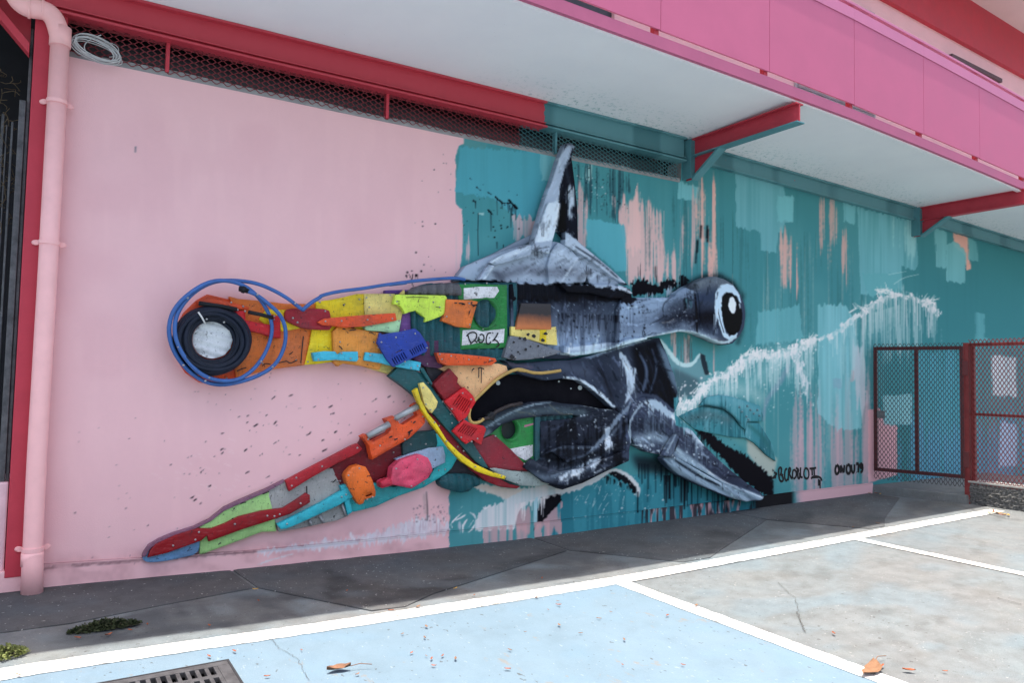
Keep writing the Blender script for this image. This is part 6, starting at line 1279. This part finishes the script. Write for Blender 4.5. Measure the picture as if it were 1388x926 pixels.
# tail
plate('tail_crest', cT([(405, 372), (440, 330), (500, 318), (560, 325), (640, 350), (705, 372), (722, 420), (718, 452), (640, 452), (632, 492), (605, 470), (570, 420), (520, 388), (450, 372)]), None, .045, .03, s=.016, paint=True, amp=.003, label='teal washed tail crest with rivets')
plate('tail_web', cT([(300, 425), (360, 395), (420, 372), (520, 385), (580, 430), (620, 490), (634, 535), (560, 530), (470, 512), (380, 490)]), None, .02, .018, s=.018, paint=True)
plate('tail_fluke', cT([(640, 455), (700, 458), (735, 510), (770, 570), (785, 650), (740, 620), (680, 560), (630, 530)]), None, .03, .025, s=.016, paint=True, label='lower tail fluke washed teal')
_riv = screwmesh().copy(); _riv.materials.clear(); _riv.materials.append(paintmat('rivet_teal', (.13, .27, .30), .6))
for a, b in cT([(600, 378), (612, 400), (640, 372), (655, 392), (635, 425), (672, 410), (690, 392), (645, 440), (700, 420)]):
    k = bpy.data.objects.new('screw', screwmesh()); COL.objects.link(k); adopt(k, shark); k.location = W(a, b, -.047); k.scale = (2, 2, 2); k.name = 'rivet'; k.data = _riv

# black paint marks thrown over the coloured pieces
def mark(obname, cr, strokes, w, depth):
    for p in strokes: inkon(bpy.data.objects[obname], [cr(p)], w, depth, 'paint_mark')
mark('drum_panel', c1, [[(720, 678), (738, 660), (772, 668)], [(800, 660), (850, 652), (876, 645), (892, 664), (940, 640)], [(888, 606), (900, 598), (912, 588)], [(978, 490), (970, 560), (962, 660)], [(560, 710), (590, 695), (620, 688)]], .009, .098)
mark('drum_side', c2, [[(520, 470), (532, 466), (545, 475)], [(578, 482), (605, 476), (635, 474)], [(742, 500), (760, 497), (782, 512)], [(490, 612), (505, 622), (520, 642)], [(778, 578), (786, 582)], [(725, 768), (735, 770)]], .010, .158)
mark('orange_tile', c3, [[(715, 250), (738, 252)], [(752, 255), (780, 252), (806, 266)], [(775, 262), (800, 262)], [(862, 240), (858, 270), (900, 272)], [(872, 280), (905, 265)], [(842, 318), (838, 345)]], .012, .222)
mark('peach_panel', c4, [[(684, 92), (700, 84), (722, 96)], [(690, 92), (690, 128), (688, 150)], [(706, 92), (706, 140), (705, 182)], [(646, 106), (652, 96), (662, 92)], [(618, 205), (625, 215)], [(600, 240), (612, 230)]], .011, .196)
mark('orange_clamp', c6b, [[(985, 218), (1000, 208), (1015, 200)], [(1000, 205), (992, 235)], [(1018, 156), (1034, 146)], [(868, 248), (888, 240)], [(900, 262), (922, 254)]], .014, .205)
mark('orange_bar', c3, [[(1000, 748), (1020, 738), (1042, 734)], [(960, 752), (985, 748)]], .008, .245)
mark('yellow_panel', c2, [[(522, 266), (534, 272)], [(590, 460), (620, 458)]], .012, .118)
mark('green_panel', c5, [[(750, 428), (770, 420), (792, 418)], [(700, 470), (712, 458)], [(690, 535), (702, 528)], [(905, 362), (950, 345)]], .008, .072)
mark('grey_panel', c6b, [[(512, 530), (524, 522), (534, 510)], [(350, 552), (352, 600)], [(362, 718), (372, 710)]], .010, .082)
mark('lime_plate', c3, [[(238, 236), (262, 240)], [(536, 244), (546, 248)], [(310, 205), (420, 202), (500, 207)], [(560, 285), (600, 290)]], .006, .202)

# ------------------------------------------------------------------ drain pipe
pipe = empty('drain_pipe', (0, -.1, 0), 'pink drain pipe running down the crimson column', 'pipe')
M_pp = paintmat('pipe_pink', s2l((222, 176, 182))*np.array([1.3, 1.18, 1.08]), .5, .06, .08, 6, .35)
PYY_ = -.115; cx0 = float(np.mean([W(a, b, PYY_)[0] for a, b in ((79, 60), (75.5, 130), (65, 328), (51, 740))])); ztop = float(W(79, 40, PYY_)[2])
rp = .061
bend = [W(a, b, PYY_) for a, b in ((8, -40), (18, -12), (27, 4), (40, 11), (52, 12), (64, 15), (73, 24), (78, 36))]
body = chaikin(np.vstack([bend, [[cx0, PYY_, ztop-.06]]]), 2, False)
tube('upper_bend', body, rp*1.10, M_pp, pipe, 20)
tube('bend_seam', [W(39, 11, PYY_)-np.array([.004, 0, 0]), W(39, 11, PYY_)+np.array([.012, 0, 0])], rp*1.14, M_pp, pipe, 20); tube('bend_seam', [W(57, 12.5, PYY_)-np.array([.004, 0, 0]), W(57, 12.5, PYY_)+np.array([.012, 0, .0])], rp*1.14, M_pp, pipe, 20)
tube('pipe_length', [(cx0, PYY_, ztop), (cx0, PYY_, 2.2), (cx0-.004, PYY_, 1.0), (cx0, PYY_, .36), (cx0+.004, PYY_-.01, .24), (cx0+.01, PYY_-.02, float(gz(cx0))-.01)], [rp, rp, rp, rp, rp*1.08, rp*1.10], M_pp, pipe, 20, label='straight pink pipe length')
tube('socket', [(cx0, PYY_, ztop+.02), (cx0, PYY_, ztop-.12)], rp*1.13, M_pp, pipe, 20); zb_ = float(W(51, 762, PYY_)[2]); tube('socket', [(cx0, PYY_, zb_+.07), (cx0, PYY_, zb_-.02)], rp*1.12, M_pp, pipe, 20)
for py_ in (136, 329, 743):
    z = float(W(66, py_, PYY_)[2]); a = np.linspace(-.2, math.pi+.2, 16)
    V = []; 
    for t in a:
        for rr, dz in ((rp, -.014), (rp+.006, -.014), (rp+.006, .014), (rp, .014)): V.append((cx0-rr*math.cos(t), PYY_-rr*math.sin(t), z+dz))
    F = [(4*i+k, 4*i+(k+1) % 4, 4*i+4+(k+1) % 4, 4*i+4+k) for i in range(15) for k in range(4)]
    cl_ = mk('clamp', V, F, M_pp, pipe)
    for s_ in (-1, 1):
        e = ell(0, 0, .021, .019, 14); V = [(cx0+s_*(rp+.016)+u_, PYY_+.04, z+v_) for u_, v_ in e]+[(cx0+s_*(rp+.026)+u_, PYY_+.055, z+v_) for u_, v_ in e]; n = 14
        lug = mk('clamp_lug', V, [tuple(range(n)), tuple(range(2*n-1, n-1, -1))]+[(k, (k+1) % n, n+(k+1) % n, n+k) for k in range(n)], M_pp, None); lug.parent = cl_
# ------------------------------------------------------------------ coil of wire on the vent sill
M_wire = paintmat('wire_grey', (.50, .50, .50), .5, .2, .05, 10, .4)
wc = W(131, 69, -.06); V = []; F = []
r_ = np.random.default_rng(11)
for k in range(11):
    a = np.linspace(0, 2*math.pi, 44, endpoint=False); rx = .155*r_.uniform(.80, 1.05); rz = .085*r_.uniform(.75, 1.12); ph = r_.uniform(0, 6.28)
    ox, oz = r_.normal(0, .012), r_.normal(-.004, .010); x = rx*np.cos(a); z = rz*np.sin(a)
    v, f = tubedata(np.stack([wc[0]+ox+x-.25*z, wc[1]-.02-.012*k*.4+.012*np.sin(a+ph), wc[2]+oz+z-.12*x], -1), .0042, 5, True); F += [tuple(i+len(V) for i in q) for q in f]; V += v
wire = mk('wire_coil', V, F, M_wire, None, True); tag(wire, 'loose coil of grey wire hanging from the vent by the drain pipe', 'wire')
tl = tube('wire_end', chaikin(np.array([W(a, b, -.09) for a, b in ((136, 80), (118, 74), (113, 62), (120, 54), (137, 47))]), 2, False), .0042, M_wire, None, 5); tl.parent = wire
tl = tube('wire_end', chaikin(np.array([W(a, b, -.05) for a, b in ((148, 77), (158, 76), (162, 66), (155, 59), (142, 57))]), 2, False), .0036, M_wire, None, 5); tl.parent = wire

# ------------------------------------------------------------------ step, low wall, gate, fence
M_step = groundmat('step_concrete', (.16, .165, .165), (.22, .22, .215), (.16, .19, .195)); 
gx, gy = 10.42, -1.14
step = hexa('step', [(10.40, .05, -.05), (10.72, -1.20, -.05), (14, -1.20, -.05), (14, .05, -.05), (10.42, .05, .125), (10.74, -1.19, .125), (14, -1.19, .125), (14, .05, .125)], M_step, None, .012, kind='structure')
setpaint(step.data, np.full((len(step.data.vertices), 3), .9))
def roughmat():
    m, nt, b = nodes('rough_cast'); v = pos(nt); n1 = noise(nt, 34, 5, .75, v); n2 = noise(nt, 3, 4, .6, v)
    c = mixc(nt, ramp(nt, n1, [(.36, 0.0), (.64, 1.0)]), (.045, .045, .045), (.26, .255, .245)); c = mixc(nt, ramp(nt, n2, [(.45, 0.0), (.7, .6)]), c, (.10, .10, .095))
    nt.links.new(c, b.inputs['Base Color']); b.inputs['Roughness'].default_value = .95; bump(nt, b, n1, 1.0, .04); return m
lw = empty('low_wall', (10.85, -2.5, 0), 'rough cast grey low wall under the mesh fence', 'wall')
nz_, ny_ = 26, 150; zz_ = np.linspace(-.05, .30, nz_); yy_ = np.linspace(-1.20, -4.6, ny_); Yg, Zg = np.meshgrid(yy_, zz_)
r_ = np.random.default_rng(4); Xg = 10.80-.018*r_.random(Yg.shape)*np.clip((.30-Zg)/.03, 0, 1)+.0*Yg
gridmesh('rough_face', Xg, Yg, Zg, roughmat(), lw, smooth=False)
Xe = np.linspace(10.80, 11.02, 10); Xe2, Ze2 = np.meshgrid(Xe, zz_); gridmesh('rough_face', Xe2, -1.20+.014*r_.random(Xe2.shape), Ze2, roughmat(), lw, smooth=False)
box('coping', 10.785, 11.04, -4.6, -1.185, .295, .325, paintmat('coping_concrete', (.36, .345, .32), .9, .15, .4, 9, .2), lw, .008); box('wall_core', 10.815, 11.02, -4.6, -1.215, -.05, .294, M_conc, lw, 0)
M_gate = paintmat('gate_oxide', (.10, .016, .018), .5, .2, .15, 9, .35); M_fence = paintmat('fence_red', (.20, .032, .032), .5, .2, .15, 9, .35); M_gm = paintmat('gate_mesh_dark', (.035, .018, .022), .5, .2, .1, 9, .3)
A = np.array([10.43, -.05]); B = np.array([10.795, -1.15]); dB = (B-A)/np.linalg.norm(B-A); LB = float(np.linalg.norm(B-A)); nB = np.array([-dB[1], dB[0]])
gate = empty('gate', (10.6, -.6, .12), 'dark red framed mesh gate standing against the painted wall', 'gate')
def gbar(name, s0, s1, z0, z1, t=.02, mat=M_gate, par=gate, off=0):
    q = lambda s, o: A+dB*s+nB*(o+off); P = [q(s0, -t), q(s1, -t), q(s1, t), q(s0, t)]
    return hexa(name, [(*p, z0) for p in P]+[(*p, z1) for p in P], mat, par, .004)
g0, g1 = .345, 2.19
gbar('frame_bar', 0, .05, g0, g1); gbar('frame_bar', LB-.05, LB, g0, g1); gbar('frame_bar', .05, LB-.05, g1-.05, g1, .019); gbar('frame_bar', .05, LB-.05, g0, g0+.05, .019); gbar('frame_bar', LB*.49-.024, LB*.49+.024, g0+.05, g1-.05, .018)
hexmesh('wire_mesh', (*(A-nB*.026), g0-.13), (*dB, 0), (0, 0, 1), int(LB/.056*2), int((g1-g0+.19)/.040), .056, .040, .0030, M_gm, gate, clip=lambda s, t: t > 0 and s < LB, flatf=.22)
lk = gbar('lock_box', .06, .15, 1.13, 1.24, .04, M_zinc, gate, -.03); gbar('hinge', LB-.02, LB+.05, 1.78, 1.98, .03, M_gate); gbar('hinge', LB-.02, LB+.05, .50, .72, .03, M_gate)
fen = empty('fence', (10.83, -2.2, .3), 'red mesh fence on the low wall beside the gate', 'fence')
box('fence_post', 10.79, 10.87, -1.21, -1.14, float(gz(10.8))-.03, 2.235, M_fence, fen, .005)
box('fence_rail', 10.81, 10.85, -4.6, -1.21, 2.185, 2.23, M_fence, fen, .004); box('fence_rail', 10.812, 10.848, -4.6, -1.21, 1.225, 1.262, M_fence, fen, .004); box('fence_rail', 10.81, 10.85, -1.275, -1.225, .33, 2.185, M_fence, fen, .004); box('fence_post', 10.80, 10.86, -3.2, -3.14, .32, 2.2, M_fence, fen, .004)
hexmesh('wire_mesh', (10.795, -1.212, .30), (0, -1, 0), (0, 0, 1), int(3.3/.052*2), int(1.99/.040), .052, .040, .0034, M_fence, fen, flatf=.10)

# ------------------------------------------------------------------ drain grate in the blue bay
M_iron = paintmat('cast_iron', (.045, .045, .05), .6, .4, .4, 14, .3)
gr = empty('drain_grate', (.55, -2.2, float(gz(.55))), 'black cast iron drain grate set in the blue bay', 'grate')
zg = float(gz(.55))
box('pit', GX0-.01, GX1+.01, GY0-.01, GY1+.01, zg-.30, zg-.26, M_void, gr, 0)
for a in ((GX0-.012, GX0, GY0-.012, GY1+.012), (GX1, GX1+.012, GY0-.012, GY1+.012), (GX0, GX1, GY0-.012, GY0), (GX0, GX1, GY1, GY1+.012)): box('pit_wall', *a, zg-.3, zg+.003+.004, M_void, gr, 0)
zt_ = zg+.006
box('frame_edge', GX0, GX1, GY1-.055, GY1, zt_-.03, zt_, M_iron, gr, .003); box('frame_edge', GX0, GX1, GY0, GY0+.055, zt_-.03, zt_, M_iron, gr, .003); box('frame_edge', GX0, GX0+.05, GY0+.055, GY1-.055, zt_-.03, zt_, M_iron, gr, .003); box('frame_edge', GX1-.06, GX1, GY0+.055, GY1-.055, zt_-.03, zt_, M_iron, gr, .003)
box('frame_edge', GX0+.05, GX1-.06, -2.225, -2.185, zt_-.03, zt_-.001, M_iron, gr, .003)
for k in range(14):
    x = GX0+.065+k*.0465
    box('bar', x, x+.021, GY0+.055, GY1-.055, zt_-.03, zt_-.002, M_iron, gr, .003)

# ------------------------------------------------------------------ fallen leaves, weeds
M_leaf = [paintmat('leaf_'+n, c, .7, .3, .3, 30, .2) for n, c in (('rust', (.23, .062, .024)), ('brown', (.17, .085, .05)), ('tan', (.19, .10, .055)), ('yellow', (.45, .28, .06)))]
def leaf(px, py, L, kind, ang, label, group=None, curl=.25, stem=0.0):
    p = G(px, py); n = 7; V = []; F = []; r = random.Random(int(px*7+py)); w = L*r.uniform(.28, .42); bend_ = r.uniform(-.15, .15)
    for i in range(n):
        t = i/(n-1); ww = w*math.sin(math.pi*min(max(t*.94+.03, 0), 1))**.8; x = (t-.5)*L; c = bend_*L*math.sin(math.pi*t)
        for s_ in (-1, 0, 1): V.append((x, c+s_*ww*r.uniform(.85, 1.1)*.5, .006+L*curl*(abs(s_)*.5*r.uniform(.5, 1)+(2*t-1)**2*.35)))
    for i in range(n-1):
        for k in (0, 1): F.append((3*i+k, 3*i+k+1, 3*i+4+k, 3*i+3+k))
    ca, sa = math.cos(ang), math.sin(ang); V = [(p[0]+x*ca-y*sa, p[1]+x*sa+y*ca, p[2]+.004+z) for x, y, z in V]
    o = mk('dry_leaf', V, F, M_leaf[kind], None, True); tag(o, label, 'leaf', group)
    if stem:
        e = Vector(V[3*(n-1)+1]); q = [e, e+Vector((ca, sa, .1))*stem*.5, e+Vector((ca*.9+.2, sa-.2, -.02))*stem]; t_ = tube('stem', [tuple(a) for a in q], .0022, M_leaf[1], None, 5); t_.parent = o
    return o
leaf(1178, 910, .26, 2, .3, 'large curled tan leaf lying on the white line beside the blue bay', curl=.14, stem=.13)
leaf(459, 912, .13, 1, -.1, 'slim brown leaf with a long stem lying on the blue bay', curl=.3, stem=.10)
leaf(1196, 906, .05, 0, .2, 'small rust leaf touching the large curled leaf'); leaf(1232, 912, .07, 0, -.8, 'rust leaf on bare concrete beside the large curled leaf')
KN = ('rust coloured', 'dark brown', 'pale tan', 'yellow')
def scatter(spots, kinds, lo, hi, where, group):
    for a, b in spots:
        k = random.choice(kinds); leaf(a, b, random.uniform(lo, hi), k, random.uniform(0, 3), 'small %s leaf lying on %s' % (KN[k], where), 'small %s leaves on %s' % (KN[k], where))
scatter([(409, 884), (283, 893), (317, 886), (362, 920), (484, 917), (578, 852), (545, 862), (576, 867), (558, 888), (578, 892), (585, 896), (600, 892), (617, 896), (588, 905), (691, 884), (688, 910), (743, 829), (757, 822), (756, 817), (787, 861), (846, 870), (844, 904), (828, 832), (926, 904), (905, 837), (812, 841), (758, 850), (712, 859)], (0, 0, 1, 2), .02, .042, 'the blue painted bay', 1)
scatter([(25, 918), (727, 812), (912, 772), (943, 823)], (0, 2), .03, .05, 'a white painted line', 1)
scatter([(1130, 861), (1281, 913)], (0,), .03, .05, 'the bare concrete bay beside the blue one', 1)
scatter([(530, 830), (567, 825), (643, 809), (735, 786), (1156, 716), (1190, 711)], (0, 2), .03, .05, 'the sunlit strip between shadow and line', 1)
scatter([(346, 801), (350, 817), (105, 868), (147, 863), (176, 857), (200, 849), (617, 800), (470, 803), (283, 851)], (0, 3), .025, .05, 'the shaded pavement', 1)
scatter([(1340+k*3.0, 692+k*.8+random.uniform(-3, 5)) for k in range(10)], (0, 3), .05, .09, 'concrete along the foot of the low wall', 1)
scatter([(1178+k*5, 668+random.uniform(-1, 3)) for k in range(6)], (0, 3), .05, .09, 'pavement against the gate step', 1)
M_weed = paintmat('weed_green', (.03, .04, .016), .7, .5, .2, 20, .2); M_weed2 = paintmat('weed_light', (.14, .16, .05), .7, .4, .2, 20, .2); M_stem = paintmat('weed_stem', (.05, .045, .03), .8, .3, .2, 20, .2)
def weed(px, py, rx, ry, h, n, mat, label):
    p = G(px, py); e = empty('weed', tuple(p), label, 'weed'); r = np.random.default_rng(int(px)); V = []; F = []; SV = []; SF = []
    for k in range(n):
        a = r.uniform(0, 6.28); q = r.random()**.6; c = np.array([p[0]+rx*q*math.cos(a), p[1]+ry*q*math.sin(a), p[2]+h*(1-q*q)*r.random()+.006])
        d = r.normal(0, 1, 3); d[2] = abs(d[2])*.6; d /= np.linalg.norm(d); s_ = np.cross(d, r.normal(0, 1, 3)); s_ /= np.linalg.norm(s_); L = r.uniform(.012, .026); i = len(V)
        V += [c, c+d*L*.5+s_*L*.3, c+d*L, c+d*L*.5-s_*L*.3]; F.append((i, i+1, i+2, i+3))
        if k % 9 == 0:
            v, f = tubedata([(p[0]+rx*.2*math.cos(a), p[1]+ry*.2*math.sin(a), p[2]), c], .0015, 4); SF += [tuple(j+len(SV) for j in q_) for q_ in f]; SV += v
    mk('foliage', V, F, mat, e); mk('stems', SV, SF, M_stem, e)
weed(142, 853, .20, .055, .05, 1400, M_weed, 'dark flat weed growing from the pavement joint'); weed(4, 890, .11, .09, .05, 700, M_weed2, 'pale green weed growing at the pavement corner')
# dry twigs in the dark opening
tw = empty('dry_vine', (-.35, .15, 2.2), 'dry brown vine tangled in the dark opening', 'vine')
M_tw = paintmat('twig', (.12, .085, .05), .8, .4, .2, 20, .2); r_ = np.random.default_rng(2); V = []; F = []
for k in range(46):
    s0 = W(r_.uniform(-6, 22), r_.uniform(95, 300), .1+.3*r_.random()); pts = [s0]; d = r_.normal(0, 1, 3)
    for j in range(5): d = d*.6+r_.normal(0, .6, 3); pts.append(pts[-1]+d*.03)
    v, f = tubedata(np.array(pts), .0025, 4); F += [tuple(i+len(V) for i in q) for q in f]; V += v
mk('twigs', V, F, M_tw, tw)
